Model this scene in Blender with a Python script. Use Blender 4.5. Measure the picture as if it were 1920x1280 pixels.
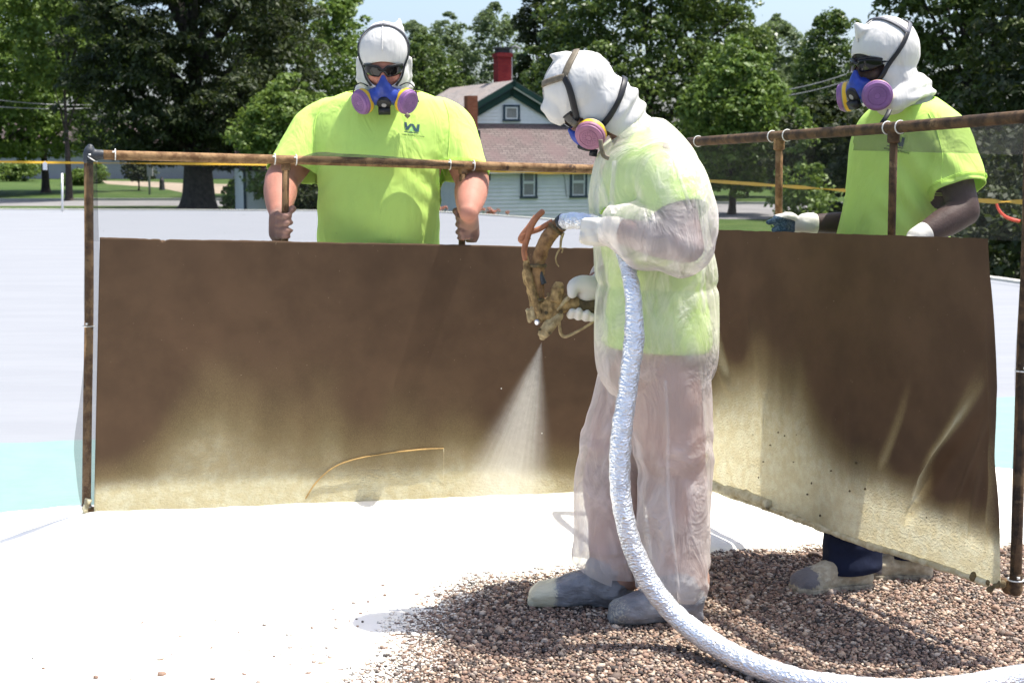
import bpy, bmesh, math, random
import numpy as np
from mathutils import Vector, Matrix
from mathutils.bvhtree import BVHTree

random.seed(7)
RNG = np.random.default_rng(7)
for o in list(bpy.data.objects):
    bpy.data.objects.remove(o)
SC = bpy.context.scene
COL = SC.collection

# ------------------------------------------------------------------ camera
CAM_H, PITCH, LENS = 1.43, math.atan(370 / 2666.67), 50.0
FPX = 2666.67
cam_data = bpy.data.cameras.new('camera')
cam = bpy.data.objects.new('camera', cam_data)
COL.objects.link(cam)
cam.location = (0, 0, CAM_H)
cam.rotation_euler = (math.pi / 2 - PITCH, 0, 0)
cam_data.lens = LENS
cam_data.sensor_width = 36
cam_data.clip_start = 0.05
cam_data.clip_end = 6000
cam_data.dof.use_dof = True
cam_data.dof.focus_distance = 4.7
cam_data.dof.aperture_fstop = 8.0
SC.camera = cam

# ------------------------------------------------------------------ sky, sun, exposure
SUN_EL, SUN_ROT = math.radians(70), math.radians(78)   # rotation clockwise from +Y
world = bpy.data.worlds.new('World')
SC.world = world
world.use_nodes = True
wn = world.node_tree
bg = wn.nodes['Background']
sky = wn.nodes.new('ShaderNodeTexSky')
sky.sky_type = 'NISHITA'
sky.sun_disc = False
sky.sun_elevation = SUN_EL
sky.sun_rotation = SUN_ROT
sky.air_density = 0.8
sky.dust_density = 3.0
sky.ozone_density = 2.5
wn.links.new(sky.outputs[0], bg.inputs[0])
bg.inputs[1].default_value = 0.135
sun_data = bpy.data.lights.new('sun', 'SUN')
sun_data.energy = 3.8
sun_data.angle = math.radians(0.5)
sun_data.color = (1.0, 0.965, 0.90)
sun = bpy.data.objects.new('sun', sun_data)
COL.objects.link(sun)
sd = Vector((math.sin(SUN_ROT) * math.cos(SUN_EL), math.cos(SUN_ROT) * math.cos(SUN_EL), math.sin(SUN_EL)))
sun.rotation_euler = (-sd).to_track_quat('-Z', 'Y').to_euler()
sun.location = (6, 4, 14)
SC.view_settings.view_transform = 'Standard'
SC.view_settings.look = 'None'
SC.view_settings.gamma = 1
SC.view_settings.use_curve_mapping = False
SC.view_settings.exposure = 1.08
SC.render.engine = 'CYCLES'
SC.cycles.use_denoising = True
SC.cycles.max_bounces = 8
SC.cycles.diffuse_bounces = 4
SC.cycles.transparent_max_bounces = 24
SC.cycles.volume_bounces = 1
SC.cycles.sample_clamp_indirect = 6

# ------------------------------------------------------------------ helpers
CP, SP_ = math.cos(PITCH), math.sin(PITCH)

def V(px, py, Y):
    """point of the photo's pixel (1920 wide) at world depth Y"""
    dx, dy = (px - 960) / FPX, -(py - 640) / FPX
    d = np.array([dx, CP + dy * SP_, -SP_ + dy * CP])
    return np.array([0, 0, CAM_H]) + d * (Y / d[1])

def G(px, py, z=0.0):
    dx, dy = (px - 960) / FPX, -(py - 640) / FPX
    d = np.array([dx, CP + dy * SP_, -SP_ + dy * CP])
    return np.array([0, 0, CAM_H]) + d * ((z - CAM_H) / d[2])

def nrm(v):
    v = np.asarray(v, float)
    return v / (np.linalg.norm(v) + 1e-12)

def hash3(ix, iy, iz):
    n = (ix.astype(np.int64) * 374761393 + iy.astype(np.int64) * 668265263 + iz.astype(np.int64) * 2147483647) & 0xffffffff
    n = ((n ^ (n >> 13)) * 1274126177) & 0xffffffff
    n = (n ^ (n >> 16)) & 0xffffffff
    return n / 4294967295.0

def vnoise(P):
    """value noise in -1..1 on an (N,3) array"""
    P = np.asarray(P, float)
    i = np.floor(P).astype(np.int64)
    f = P - i
    f = f * f * (3 - 2 * f)
    r = 0
    for a in (0, 1):
        for b in (0, 1):
            for c in (0, 1):
                w = (f[:, 0] if a else 1 - f[:, 0]) * (f[:, 1] if b else 1 - f[:, 1]) * (f[:, 2] if c else 1 - f[:, 2])
                r = r + w * hash3(i[:, 0] + a, i[:, 1] + b, i[:, 2] + c)
    return r * 2 - 1

def fbm(P, s, octs=3, off=0.0):
    P = np.asarray(P, float)
    r, a, t = 0, 1.0, 0
    for k in range(octs):
        r = r + a * vnoise(P * s + off + 17.3 * k)
        t += a
        a *= 0.5
        s = np.asarray(s) * 2.03
    return r / t

def ridge(P, s, octs=2, off=0.0):
    return 1 - 2 * np.abs(fbm(P, s, octs, off))

def sstep(a, b, x):
    t = np.clip((x - a) / (b - a), 0, 1)
    return t * t * (3 - 2 * t)

def catmull(pts, n):
    P = np.asarray(pts, float)
    if len(P) < 3:
        t = np.linspace(0, 1, n + 1)[:, None]
        return P[0] * (1 - t) + P[-1] * t
    Q = np.vstack([2 * P[0] - P[1], P, 2 * P[-1] - P[-2]])
    out = []
    for i in range(len(P) - 1):
        p0, p1, p2, p3 = Q[i], Q[i + 1], Q[i + 2], Q[i + 3]
        for k in range(n):
            t = k / n
            out.append(0.5 * ((2 * p1) + (-p0 + p2) * t + (2 * p0 - 5 * p1 + 4 * p2 - p3) * t * t + (-p0 + 3 * p1 - 3 * p2 + p3) * t ** 3))
    out.append(P[-1])
    return np.array(out)

class MB:
    def __init__(s):
        s.v, s.f, s.mi, s.n = [], [], [], 0
    def add(s, verts, faces, mi=0):
        verts = np.asarray(verts, float)
        b = s.n
        s.v.append(verts)
        s.n += len(verts)
        s.f += [tuple(int(i) + b for i in f) for f in faces]
        s.mi += [mi] * len(faces)
        return s
    def V(s):
        return np.vstack(s.v) if s.v else np.zeros((0, 3))
    def box(s, c, half, axes=None, mi=0):
        A = np.eye(3) if axes is None else np.asarray(axes, float)
        vs = [np.asarray(c, float) + A[0] * half[0] * x + A[1] * half[1] * y + A[2] * half[2] * z
              for x in (-1, 1) for y in (-1, 1) for z in (-1, 1)]
        return s.add(vs, [(0, 1, 3, 2), (4, 6, 7, 5), (0, 4, 5, 1), (2, 3, 7, 6), (0, 2, 6, 4), (1, 5, 7, 3)], mi)
    def tube(s, pts, rad, seg=12, smooth=0, caps=True, mi=0, ref=(0.13, 0.21, 0.97)):
        P = np.asarray(pts, float)
        R = np.asarray(rad if hasattr(rad, '__len__') else [rad] * len(P), float)
        if smooth and len(P) > 2:
            PR = catmull(np.column_stack([P, R]), smooth)
            P, R = PR[:, :3], np.maximum(PR[:, 3], 1e-4)
        T = np.gradient(P, axis=0)
        T /= np.linalg.norm(T, axis=1)[:, None] + 1e-12
        u = np.asarray(ref, float)
        if abs(np.dot(nrm(u), T[0])) > 0.95:
            u = np.array([1.0, 0.1, 0.0])
        ang = np.linspace(0, 2 * math.pi, seg, endpoint=False)
        rings = []
        for p, r, t in zip(P, R, T):
            u = nrm(u - t * np.dot(u, t))
            w = np.cross(t, u)
            rings.append(p + r * (np.cos(ang)[:, None] * u + np.sin(ang)[:, None] * w))
        return s._rings(rings, seg, caps, mi)
    def _rings(s, rings, seg, caps=True, mi=0):
        n = len(rings)
        vs = np.vstack(rings)
        F = [(i * seg + j, i * seg + (j + 1) % seg, (i + 1) * seg + (j + 1) % seg, (i + 1) * seg + j)
             for i in range(n - 1) for j in range(seg)]
        if caps:
            F.append(tuple(range(seg))[::-1])
            F.append(tuple((n - 1) * seg + j for j in range(seg)))
        return s.add(vs, F, mi)
    def loft(s, rings, seg=28, smooth=4, caps=True, mi=0, ex=2.4):
        """rings: (centre, half vector A, half vector B)"""
        D = np.array([np.concatenate([c, a, b]) for c, a, b in rings], float)
        D = catmull(D, smooth) if smooth else D
        ang = np.linspace(0, 2 * math.pi, seg, endpoint=False)
        ca, sa = np.cos(ang), np.sin(ang)
        ca = np.sign(ca) * np.abs(ca) ** (2 / ex)
        sa = np.sign(sa) * np.abs(sa) ** (2 / ex)
        R = [d[:3] + ca[:, None] * d[3:6] + sa[:, None] * d[6:9] for d in D]
        return s._rings(R, seg, caps, mi)
    def ball(s, c, r, axes=None, mi=0, seg=16, ring=10):
        A = np.eye(3) if axes is None else np.asarray(axes, float)
        r = np.asarray(r if hasattr(r, '__len__') else [r] * 3, float)
        c = np.asarray(c, float)
        vs = [c + A[2] * r[2]]
        for i in range(1, ring):
            th = math.pi * i / ring
            for j in range(seg):
                ph = 2 * math.pi * j / seg
                vs.append(c + A[0] * r[0] * math.sin(th) * math.cos(ph) + A[1] * r[1] * math.sin(th) * math.sin(ph) + A[2] * r[2] * math.cos(th))
        vs.append(c - A[2] * r[2])
        F = [(0, 1 + j, 1 + (j + 1) % seg) for j in range(seg)]
        for i in range(ring - 2):
            for j in range(seg):
                a = 1 + i * seg
                F.append((a + j, a + seg + j, a + seg + (j + 1) % seg, a + (j + 1) % seg))
        l = len(vs) - 1
        a = 1 + (ring - 2) * seg
        F += [(l, a + (j + 1) % seg, a + j) for j in range(seg)]
        return s.add(vs, F, mi)
    def limb(s, pts, rad, seg=18, smooth=5):
        s.tube(pts, rad, seg, smooth)
        s.ball(pts[0], rad[0])
        s.ball(pts[-1], rad[-1])
        return s
    def lathe(s, o, ax, prof, seg=28, mis=None):
        """prof: list of (distance along axis, radius)"""
        ax = nrm(ax)
        u = nrm(np.cross(ax, (0.2, 0.3, 0.93)))
        w = np.cross(ax, u)
        ang = np.linspace(0, 2 * math.pi, seg, endpoint=False)
        o = np.asarray(o, float)
        rings = [o + ax * d + r * (np.cos(ang)[:, None] * u + np.sin(ang)[:, None] * w) for d, r in prof]
        for i in range(len(rings) - 1):
            s.add(np.vstack(rings[i:i + 2]), [(j, (j + 1) % seg, seg + (j + 1) % seg, seg + j) for j in range(seg)], mis[i] if mis else 0)
        s.add(rings[0], [tuple(range(seg))[::-1]], mis[0] if mis else 0)
        s.add(rings[-1], [tuple(range(seg))], mis[-1] if mis else 0)
        return s
    def grid(s, P, mi=0):
        """P: (n,m,3)"""
        n, m = P.shape[:2]
        return s.add(P.reshape(-1, 3), [(i * m + j, i * m + j + 1, (i + 1) * m + j + 1, (i + 1) * m + j)
                                        for i in range(n - 1) for j in range(m - 1)], mi)
    def build(s, name, mats, parent=None, smooth=True, loc=None, **tags):
        return mesh_obj(name, s.V(), s.f, mats, parent, smooth, loc, s.mi, **tags)

def world_loc(o):
    p = Vector((0, 0, 0))
    while o is not None:
        p = p + Vector(o.location)
        o = o.parent
    return np.array(p)

def tag(o, label=None, category=None, group=None, kind=None):
    for k, v in (('label', label), ('category', category), ('group', group), ('kind', kind)):
        if v:
            o[k] = v
    return o

def mesh_obj(name, verts, faces, mats, parent=None, smooth=True, loc=None, mi=None, **tags):
    verts = np.asarray(verts, float)
    if parent is not None:
        off = world_loc(parent)
    else:
        off = np.asarray(loc if loc is not None else (0, 0, 0), float)
    me = bpy.data.meshes.new(name)
    me.from_pydata((verts - off).tolist(), [], [tuple(f) for f in faces])
    if not isinstance(mats, (list, tuple)):
        mats = [mats]
    for m in mats:
        me.materials.append(m)
    if smooth:
        me.polygons.foreach_set('use_smooth', np.ones(len(me.polygons), bool))
    if mi is not None and any(mi):
        me.polygons.foreach_set('material_index', np.asarray(mi, np.int32))
    me.validate(clean_customdata=False)
    me.update()
    o = bpy.data.objects.new(name, me)
    COL.objects.link(o)
    if parent is not None:
        o.parent = parent
    else:
        o.location = off
    tag(o, **tags)
    return o

def quads_obj(name, verts, nper, mat, parent=None, loc=(0, 0, 0), attrs=None, smooth=False, **tags):
    """a mesh of many separate n-gons; verts (N*nper,3)"""
    off = world_loc(parent) if parent is not None else np.asarray(loc, float)
    me = bpy.data.meshes.new(name)
    nv = len(verts)
    nf = nv // nper
    me.vertices.add(nv)
    me.vertices.foreach_set('co', (verts - off).astype(np.float32).ravel())
    me.loops.add(nv)
    me.loops.foreach_set('vertex_index', np.arange(nv, dtype=np.int32))
    me.polygons.add(nf)
    me.polygons.foreach_set('loop_start', np.arange(0, nv, nper, dtype=np.int32))
    me.polygons.foreach_set('loop_total', np.full(nf, nper, np.int32))
    me.materials.append(mat)
    me.update(calc_edges=True)
    for k, a in (attrs or {}).items():
        at = me.attributes.new(k, 'FLOAT', 'POINT')
        at.data.foreach_set('value', np.asarray(a, np.float32))
    o = bpy.data.objects.new(name, me)
    COL.objects.link(o)
    if parent is not None:
        o.parent = parent
    else:
        o.location = off
    tag(o, **tags)
    return o

def attr(o, name, vals):
    a = o.data.attributes.new(name, 'FLOAT', 'POINT')
    a.data.foreach_set('value', np.asarray(vals, np.float32))

def empty(name, loc, **tags):
    o = bpy.data.objects.new(name, None)
    COL.objects.link(o)
    o.location = loc
    o.empty_display_size = 0.1
    return tag(o, **tags)

def organic(mb, voxel, smooth=4, factor=0.5):
    """one continuous skin over overlapping closed pieces -> verts, faces"""
    me = bpy.data.meshes.new('tmp')
    me.from_pydata(mb.V().tolist(), [], mb.f)
    bm = bmesh.new()
    bm.from_mesh(me)
    bmesh.ops.recalc_face_normals(bm, faces=bm.faces)
    bm.to_mesh(me)
    bm.free()
    o = bpy.data.objects.new('tmp', me)
    COL.objects.link(o)
    m = o.modifiers.new('r', 'REMESH')
    m.mode = 'VOXEL'
    m.voxel_size = voxel
    if smooth:
        m2 = o.modifiers.new('s', 'SMOOTH')
        m2.factor = factor
        m2.iterations = smooth
    dg = bpy.context.evaluated_depsgraph_get()
    dg.update()
    ev = o.evaluated_get(dg)
    m3 = ev.to_mesh()
    co = np.zeros(len(m3.vertices) * 3, np.float32)
    m3.vertices.foreach_get('co', co)
    co = co.reshape(-1, 3).astype(float)
    F = [tuple(p.vertices) for p in m3.polygons]
    ev.to_mesh_clear()
    bpy.data.objects.remove(o)
    bpy.data.meshes.remove(me)
    return co, F

def normals(Vt, F):
    N = np.zeros_like(Vt)
    q = np.array([f if len(f) == 4 else (f[0], f[1], f[2], f[2]) for f in F])
    a, b, c, d = Vt[q[:, 0]], Vt[q[:, 1]], Vt[q[:, 2]], Vt[q[:, 3]]
    n = np.cross(c - a, d - b)
    tri = q[:, 2] == q[:, 3]
    n[tri] = np.cross(b[tri] - a[tri], c[tri] - a[tri])
    for k in range(4):
        np.add.at(N, q[:, k], n)
    return N / (np.linalg.norm(N, axis=1)[:, None] + 1e-12)

def displace(Vt, F, d):
    return Vt + normals(Vt, F) * d[:, None]

def cut(Vt, F, fn):
    """remove where fn(P) > 0, snapping the rim onto fn = 0"""
    s = fn(Vt)
    q = [f for f in F if np.mean(s[list(f)]) <= 0]
    rem = set(i for f in F if np.mean(s[list(f)]) > 0 for i in f)
    rim = np.array(sorted(rem & set(i for f in q for i in f)), int)
    if len(rim):
        P = Vt[rim]
        for _ in range(2):
            e = 1e-4
            s0 = fn(P)
            g = np.stack([(fn(P + e * np.eye(3)[k]) - s0) / e for k in range(3)], 1)
            g2 = np.maximum((g ** 2).sum(1), 1e-6)
            st = -(s0 / g2)[:, None] * g
            l = np.linalg.norm(st, axis=1)[:, None]
            P = P + st * np.minimum(1, 0.012 / np.maximum(l, 1e-9))
        Vt = Vt.copy()
        Vt[rim] = P
    used = np.zeros(len(Vt), bool)
    for f in q:
        used[list(f)] = True
    ix = np.cumsum(used) - 1
    return Vt[used], [tuple(int(ix[i]) for i in f) for f in q]

def solidify(o, t, off=1.0):
    m = o.modifiers.new('solidify', 'SOLIDIFY')
    m.thickness = t
    m.offset = off
    return o

# ------------------------------------------------------------------ materials
class NT:
    def __init__(s, name):
        s.m = bpy.data.materials.new(name)
        s.m.use_nodes = True
        s.t = s.m.node_tree
        s.t.nodes.clear()
        s.out = s.t.nodes.new('ShaderNodeOutputMaterial')
    def n(s, typ, **kw):
        nd = s.t.nodes.new('ShaderNode' + typ)
        for k, v in kw.items():
            if k.startswith('i_'):
                key = k[2:].replace('_', ' ')
                key = int(key) if key.isdigit() else key
                s.put(nd, key, v)
            else:
                setattr(nd, k, v)
        return nd
    def put(s, nd, key, v):
        if isinstance(v, bpy.types.NodeSocket):
            s.t.links.new(v, nd.inputs[key])
        else:
            inp = nd.inputs[key]
            if isinstance(v, (tuple, list)) and len(v) == 3 and inp.type == 'RGBA':
                v = (*v, 1)
            inp.default_value = v
    def math(s, op, a, b=0.0, c=None, clamp=False):
        nd = s.t.nodes.new('ShaderNodeMath')
        nd.operation = op
        nd.use_clamp = clamp
        s.put(nd, 0, a)
        s.put(nd, 1, b)
        if c is not None:
            s.put(nd, 2, c)
        return nd.outputs[0]
    def mix(s, f, a, b):
        nd = s.t.nodes.new('ShaderNodeMix')
        nd.data_type = 'RGBA'
        s.put(nd, 0, f)
        s.put(nd, 6, a)
        s.put(nd, 7, b)
        return nd.outputs[2]
    def ramp(s, f, stops, interp='LINEAR'):
        nd = s.t.nodes.new('ShaderNodeValToRGB')
        nd.color_ramp.interpolation = interp
        e = nd.color_ramp.elements
        while len(e) < len(stops):
            e.new(0.5)
        for k, (p, c) in enumerate(stops):
            e[k].position = p
            e[k].color = (*c, 1) if not isinstance(c, (int, float)) else (c, c, c, 1)
        s.put(nd, 0, f)
        return nd.outputs[0]
    def map(s, v, a, b, c=0.0, d=1.0, smooth=True):
        nd = s.t.nodes.new('ShaderNodeMapRange')
        nd.interpolation_type = 'SMOOTHSTEP' if smooth else 'LINEAR'
        for k, x in enumerate((v, a, b, c, d)):
            s.put(nd, k, x)
        return nd.outputs[0]
    def noise(s, scale, detail=3, rough=0.55, vec=None, dist=0.0):
        nd = s.n('TexNoise')
        nd.inputs['Scale'].default_value = scale
        nd.inputs['Detail'].default_value = detail
        nd.inputs['Roughness'].default_value = rough
        nd.inputs['Distortion'].default_value = dist
        s.t.links.new(vec if vec is not None else s.obj(), nd.inputs['Vector'])
        return nd.outputs[0]
    def obj(s):
        if not hasattr(s, '_tc'):
            s._tc = s.n('TexCoord')
        return s._tc.outputs['Object']
    def scaled(s, vec, sc):
        nd = s.n('Mapping')
        s.put(nd, 'Vector', vec)
        nd.inputs['Scale'].default_value = sc
        return nd.outputs[0]
    def bump(s, h, strength=0.3, dist=0.01, normal=None):
        nd = s.n('Bump')
        nd.inputs['Strength'].default_value = strength
        nd.inputs['Distance'].default_value = dist
        s.put(nd, 'Height', h)
        if normal is not None:
            s.put(nd, 'Normal', normal)
        return nd.outputs[0]
    def at(s, name):
        nd = s.n('Attribute')
        nd.attribute_name = name
        return nd.outputs['Fac']
    def bsdf(s, col, rough=0.6, metal=0.0, spec=0.4, normal=None, **kw):
        nd = s.n('BsdfPrincipled')
        s.put(nd, 'Base Color', col)
        s.put(nd, 'Roughness', rough)
        s.put(nd, 'Metallic', metal)
        s.put(nd, 'Specular IOR Level', spec)
        if normal is not None:
            s.put(nd, 'Normal', normal)
        for k, v in kw.items():
            s.put(nd, k.replace('_', ' '), v)
        return nd.outputs[0]
    def mixsh(s, f, a, b):
        nd = s.n('MixShader')
        s.put(nd, 0, f)
        s.t.links.new(a, nd.inputs[1])
        s.t.links.new(b, nd.inputs[2])
        return nd.outputs[0]
    def end(s, sh, vol=None):
        if sh is not None:
            s.t.links.new(sh, s.out.inputs['Surface'])
        if vol is not None:
            s.t.links.new(vol, s.out.inputs['Volume'])
        return s.m

def mul(c, k):
    return tuple(min(1, x * k) for x in c)

def simple(name, col, rough=0.6, var=0.15, vs=8.0, bump=0.0, bs=60.0, bd=0.004, metal=0.0, spec=0.4, second=None):
    t = NT(name)
    n1 = t.noise(vs, 5, 0.6)
    f = t.map(n1, 0.3, 0.7)
    c = t.mix(f, mul(col, 1 - var), second or mul(col, 1 + var))
    nn = t.bump(t.noise(bs, 4, 0.6), bump, bd) if bump else None
    return t.end(t.bsdf(c, rough, metal, spec, nn))

def cloth(name, col, var=0.06, transl=0.25, weave=900, rough=0.85, fold=0.35):
    t = NT(name)
    f = t.map(t.noise(6, 4), 0.3, 0.7)
    c = t.mix(f, mul(col, 1 - var), mul(col, 1 + var))
    b1 = t.bump(t.noise(14, 3, 0.5, t.scaled(t.obj(), (1, 1, 0.45)), 0.6), fold, 0.02)
    b2 = t.bump(t.noise(weave, 2, 0.5), 0.12, 0.001, b1)
    p = t.bsdf(c, rough, 0, 0.15, b2)
    tr = t.n('BsdfTranslucent')
    t.put(tr, 0, c)
    t.put(tr, 'Normal', b1)
    return t.end(t.mixsh(transl, p, tr.outputs[0]))

m_neon = cloth('neon_cloth', (0.70, 0.95, 0.23), 0.04, 0.22, fold=0.75)
m_hood = cloth('hood_cloth', (0.74, 0.72, 0.68), 0.05, 0.2, weave=500, fold=0.6)
m_navy = cloth('navy_denim', (0.012, 0.016, 0.035), 0.3, 0.0)
m_tan = cloth('brown_work_trousers', (0.46, 0.28, 0.215), 0.25, 0.0)
m_glove = cloth('white_glove', (0.74, 0.71, 0.64), 0.06, 0.1, fold=0.15)
m_black = simple('black_rubber', (0.012, 0.012, 0.014), 0.5, 0.2, 20)
m_strap = simple('grey_strap', (0.11, 0.11, 0.125), 0.55, 0.2, 40, 0.2, 400, 0.001)
m_strap_brown = simple('brown_strap', (0.16, 0.13, 0.085), 0.6, 0.3, 60, 0.2, 400, 0.001)
m_lens = simple('dark_lens', (0.005, 0.005, 0.006), 0.08, 0.1, 5, spec=0.35)
m_blue = simple('blue_silicone', (0.022, 0.05, 0.30), 0.42, 0.25, 30)
m_purple = simple('purple_plastic', (0.24, 0.11, 0.27), 0.5, 0.14, 25, 0.1, 120)
m_pink = simple('dusty_pink_plastic', (0.34, 0.15, 0.22), 0.6, 0.15, 25, 0.15, 200)
m_yellow = simple('yellow_band', (0.80, 0.48, 0.03), 0.5, 0.08, 30)
m_grey = simple('grey_plastic', (0.32, 0.31, 0.31), 0.5, 0.1, 20)
m_tie = simple('white_nylon', (0.78, 0.76, 0.70), 0.4, 0.06, 30)
m_rust_orange = simple('orange_hose', (0.36, 0.14, 0.065), 0.6, 0.2, 30, 0.3, 90)
m_caked = simple('foam_caked_metal', (0.24, 0.145, 0.055), 0.85, 0.45, 45, 0.9, 110, 0.006, second=(0.46, 0.31, 0.13))
m_caked_light = simple('pale_foam_caked_metal', (0.40, 0.29, 0.14), 0.9, 0.3, 55, 0.9, 110, 0.006, second=(0.56, 0.44, 0.24))
m_caked_dark = simple('dark_caked_handle', (0.085, 0.058, 0.022), 0.7, 0.35, 60, 0.6, 120, 0.004, second=(0.17, 0.12, 0.05))
m_steel = simple('bare_steel', (0.5, 0.5, 0.52), 0.3, 0.1, 20, metal=0.9)
m_logo = simple('printed_logo_ink', (0.03, 0.08, 0.10), 0.8, 0.1, 20)
m_logo_pale = simple('printed_logo_triangle', (0.30, 0.60, 0.20), 0.8, 0.1, 20)
m_print = simple('printed_text_ink', (0.05, 0.12, 0.03), 0.8, 0.1, 20)

def skin(name, col, second, dirt=None, spec=0.22):
    t = NT(name)
    c = t.mix(t.map(t.noise(14, 5), 0.35, 0.7), col, second)
    if dirt:
        c = t.mix(t.map(t.math('ADD', t.at('dirt'), t.math('MULTIPLY', t.noise(60, 4), 0.5)), 0.5, 1.3), c, dirt)
    c = t.mix(t.map(t.noise(45, 5, 0.7), 0.5, 0.8, 0, 0.35), c, mul(col, 0.62))
    nn = t.bump(t.noise(160, 4, 0.65), 0.45, 0.003)
    nn = t.bump(t.noise(34, 3, 0.6), 0.25, 0.006, nn)
    return t.end(t.bsdf(c, 0.58, 0, spec, nn, Subsurface_Weight=0.04))
m_skin_red = skin('sunburnt_skin', (0.47, 0.22, 0.155), (0.56, 0.24, 0.17), (0.26, 0.15, 0.115))
m_skin_dark = skin('dark_skin', (0.060, 0.036, 0.030), (0.085, 0.052, 0.044))
m_skin_brown = skin('brown_skin', (0.20, 0.115, 0.095), (0.30, 0.15, 0.11))

def mat_suit():
    t = NT('translucent_coverall')
    lw = t.n('LayerWeight')
    lw.inputs[0].default_value = 0.35
    folds = t.noise(9, 4, 0.55, t.scaled(t.obj(), (1, 1, 0.5)), 1.2)
    b = t.bump(folds, 0.8, 0.035)
    b = t.bump(t.noise(26, 3, 0.55, None, 1.2), 0.35, 0.008, b)
    d = t.n('BsdfDiffuse')
    t.put(d, 0, (0.86, 0.80, 0.755))
    t.put(d, 'Normal', b)
    tl = t.n('BsdfTranslucent')
    t.put(tl, 0, (0.86, 0.80, 0.755))
    t.put(tl, 'Normal', b)
    g = t.n('BsdfGlossy')
    t.put(g, 0, (0.9, 0.9, 0.9))
    t.put(g, 'Roughness', 0.42)
    t.put(g, 'Normal', b)
    s1 = t.mixsh(0.42, d.outputs[0], tl.outputs[0])
    s1 = t.mixsh(0.07, s1, g.outputs[0])
    tr = t.n('BsdfTransparent')
    op = t.math('ADD', t.map(lw.outputs['Facing'], 0.20, 1.0, 0.52, 0.95), t.map(folds, 0.40, 0.66, -0.10, 0.20), clamp=True)
    return t.end(t.mixsh(op, tr.outputs[0], s1))
m_suit = mat_suit()

def mat_foil():
    t = NT('crumpled_foil')
    v = t.n('TexVoronoi')
    v.inputs['Scale'].default_value = 95
    v.feature = 'F1'
    t.t.links.new(t.scaled(t.obj(), (1.0, 1.0, 1.7)), v.inputs['Vector'])
    b = t.bump(v.outputs[0], 0.48, 0.008)
    b = t.bump(t.noise(140, 3, 0.6, None, 1.0), 0.6, 0.004, b)
    c = t.mix(t.map(t.noise(26, 4), 0.35, 0.7), (0.78, 0.82, 0.88), (0.92, 0.93, 0.95))
    c = t.mix(t.map(t.noise(60, 4), 0.62, 0.75), c, (0.72, 0.62, 0.42))
    c = t.mix(t.map(t.noise(7, 5, 0.7), 0.56, 0.72, 0, 0.55), c, (0.42, 0.40, 0.38))
    return t.end(t.bsdf(c, 0.40, 0.76, 0.5, b))
m_foil = mat_foil()

def mat_pipe(name, c1, c2, c3):
    t = NT(name)
    n = t.noise(24, 6, 0.65)
    c = t.mix(t.map(n, 0.38, 0.62), c1, c2)
    c = t.mix(t.map(t.noise(11, 5, 0.7), 0.58, 0.66), c, c3)
    b = t.bump(t.noise(90, 5, 0.65), 0.6, 0.004)
    return t.end(t.bsdf(c, 0.75, 0.0, 0.25, b))
m_pipe = mat_pipe('rusty_caked_pipe', (0.14, 0.070, 0.028), (0.31, 0.185, 0.085), (0.06, 0.032, 0.018))
m_pipe_dark = mat_pipe('dark_rusty_pipe', (0.045, 0.028, 0.017), (0.12, 0.07, 0.035), (0.19, 0.12, 0.06))
m_grease = simple('dark_tape_wrap', (0.03, 0.035, 0.042), 0.5, 0.3, 30, 0.4, 80)

def mat_sheet(thin=0.10, name='brown_board_with_overspray', fk=0.74):
    t = NT(name)
    f = t.at('foam')
    c = t.mix(t.map(t.noise(5, 5, 0.6), 0.3, 0.7), (0.080, 0.048, 0.027), (0.106, 0.064, 0.036))
    c = t.mix(t.map(t.noise(1.8, 3, 0.5), 0.5, 0.75, 0.0, 0.5), c, (0.14, 0.082, 0.046))
    grain = t.noise(420, 4, 0.7)
    mid = t.noise(70, 4, 0.6)
    amt = t.math('ADD', t.math('ADD', f, t.math('MULTIPLY', t.math('SUBTRACT', grain, 0.5), 0.9)),
                 t.math('MULTIPLY', t.math('SUBTRACT', mid, 0.5), 0.08))
    k = t.math('POWER', t.map(amt, 0.0, 1.05, 0, 1, False), 1.35)
    k2 = t.math('MULTIPLY', k, t.map(f, 0.0, 0.25), clamp=True)
    foamc = t.mix(t.map(t.noise(30, 4), 0.35, 0.7), mul((0.80, 0.70, 0.42), fk), mul((0.90, 0.84, 0.57), fk))
    foamc = t.mix(t.map(f, 0.25, 0.85), (0.42, 0.35, 0.16), foamc)
    c = t.mix(k2, c, foamc)
    spk = t.map(t.noise(160, 2, 0.5), 0.765, 0.80)
    c = t.mix(t.math('MULTIPLY', spk, 0.8), c, (0.55, 0.46, 0.32))
    h = t.math('MULTIPLY', t.map(f, 0.3, 0.9), t.noise(110, 4, 0.6, t.scaled(t.obj(), (0.6, 1, 1.3))))
    b = t.bump(h, 0.85, 0.012)
    b = t.bump(grain, 0.25, 0.002, b)
    tl = t.n('BsdfTranslucent')
    t.put(tl, 0, c)
    t.put(tl, 'Normal', b)
    return t.end(t.mixsh(t.math('MULTIPLY', t.math('MULTIPLY_ADD', k2, 0.9, 0.1), thin), t.bsdf(c, 0.82, 0, 0.2, b), tl.outputs[0]))
m_sheet = mat_sheet()
m_sheet_thin = mat_sheet(0.46, 'thin_brown_sheet_with_overspray', 1.0)
m_bead = simple('hardened_foam', (0.62, 0.50, 0.27), 0.85, 0.25, 25, 0.8, 90, 0.01, second=(0.76, 0.70, 0.48))

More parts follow.
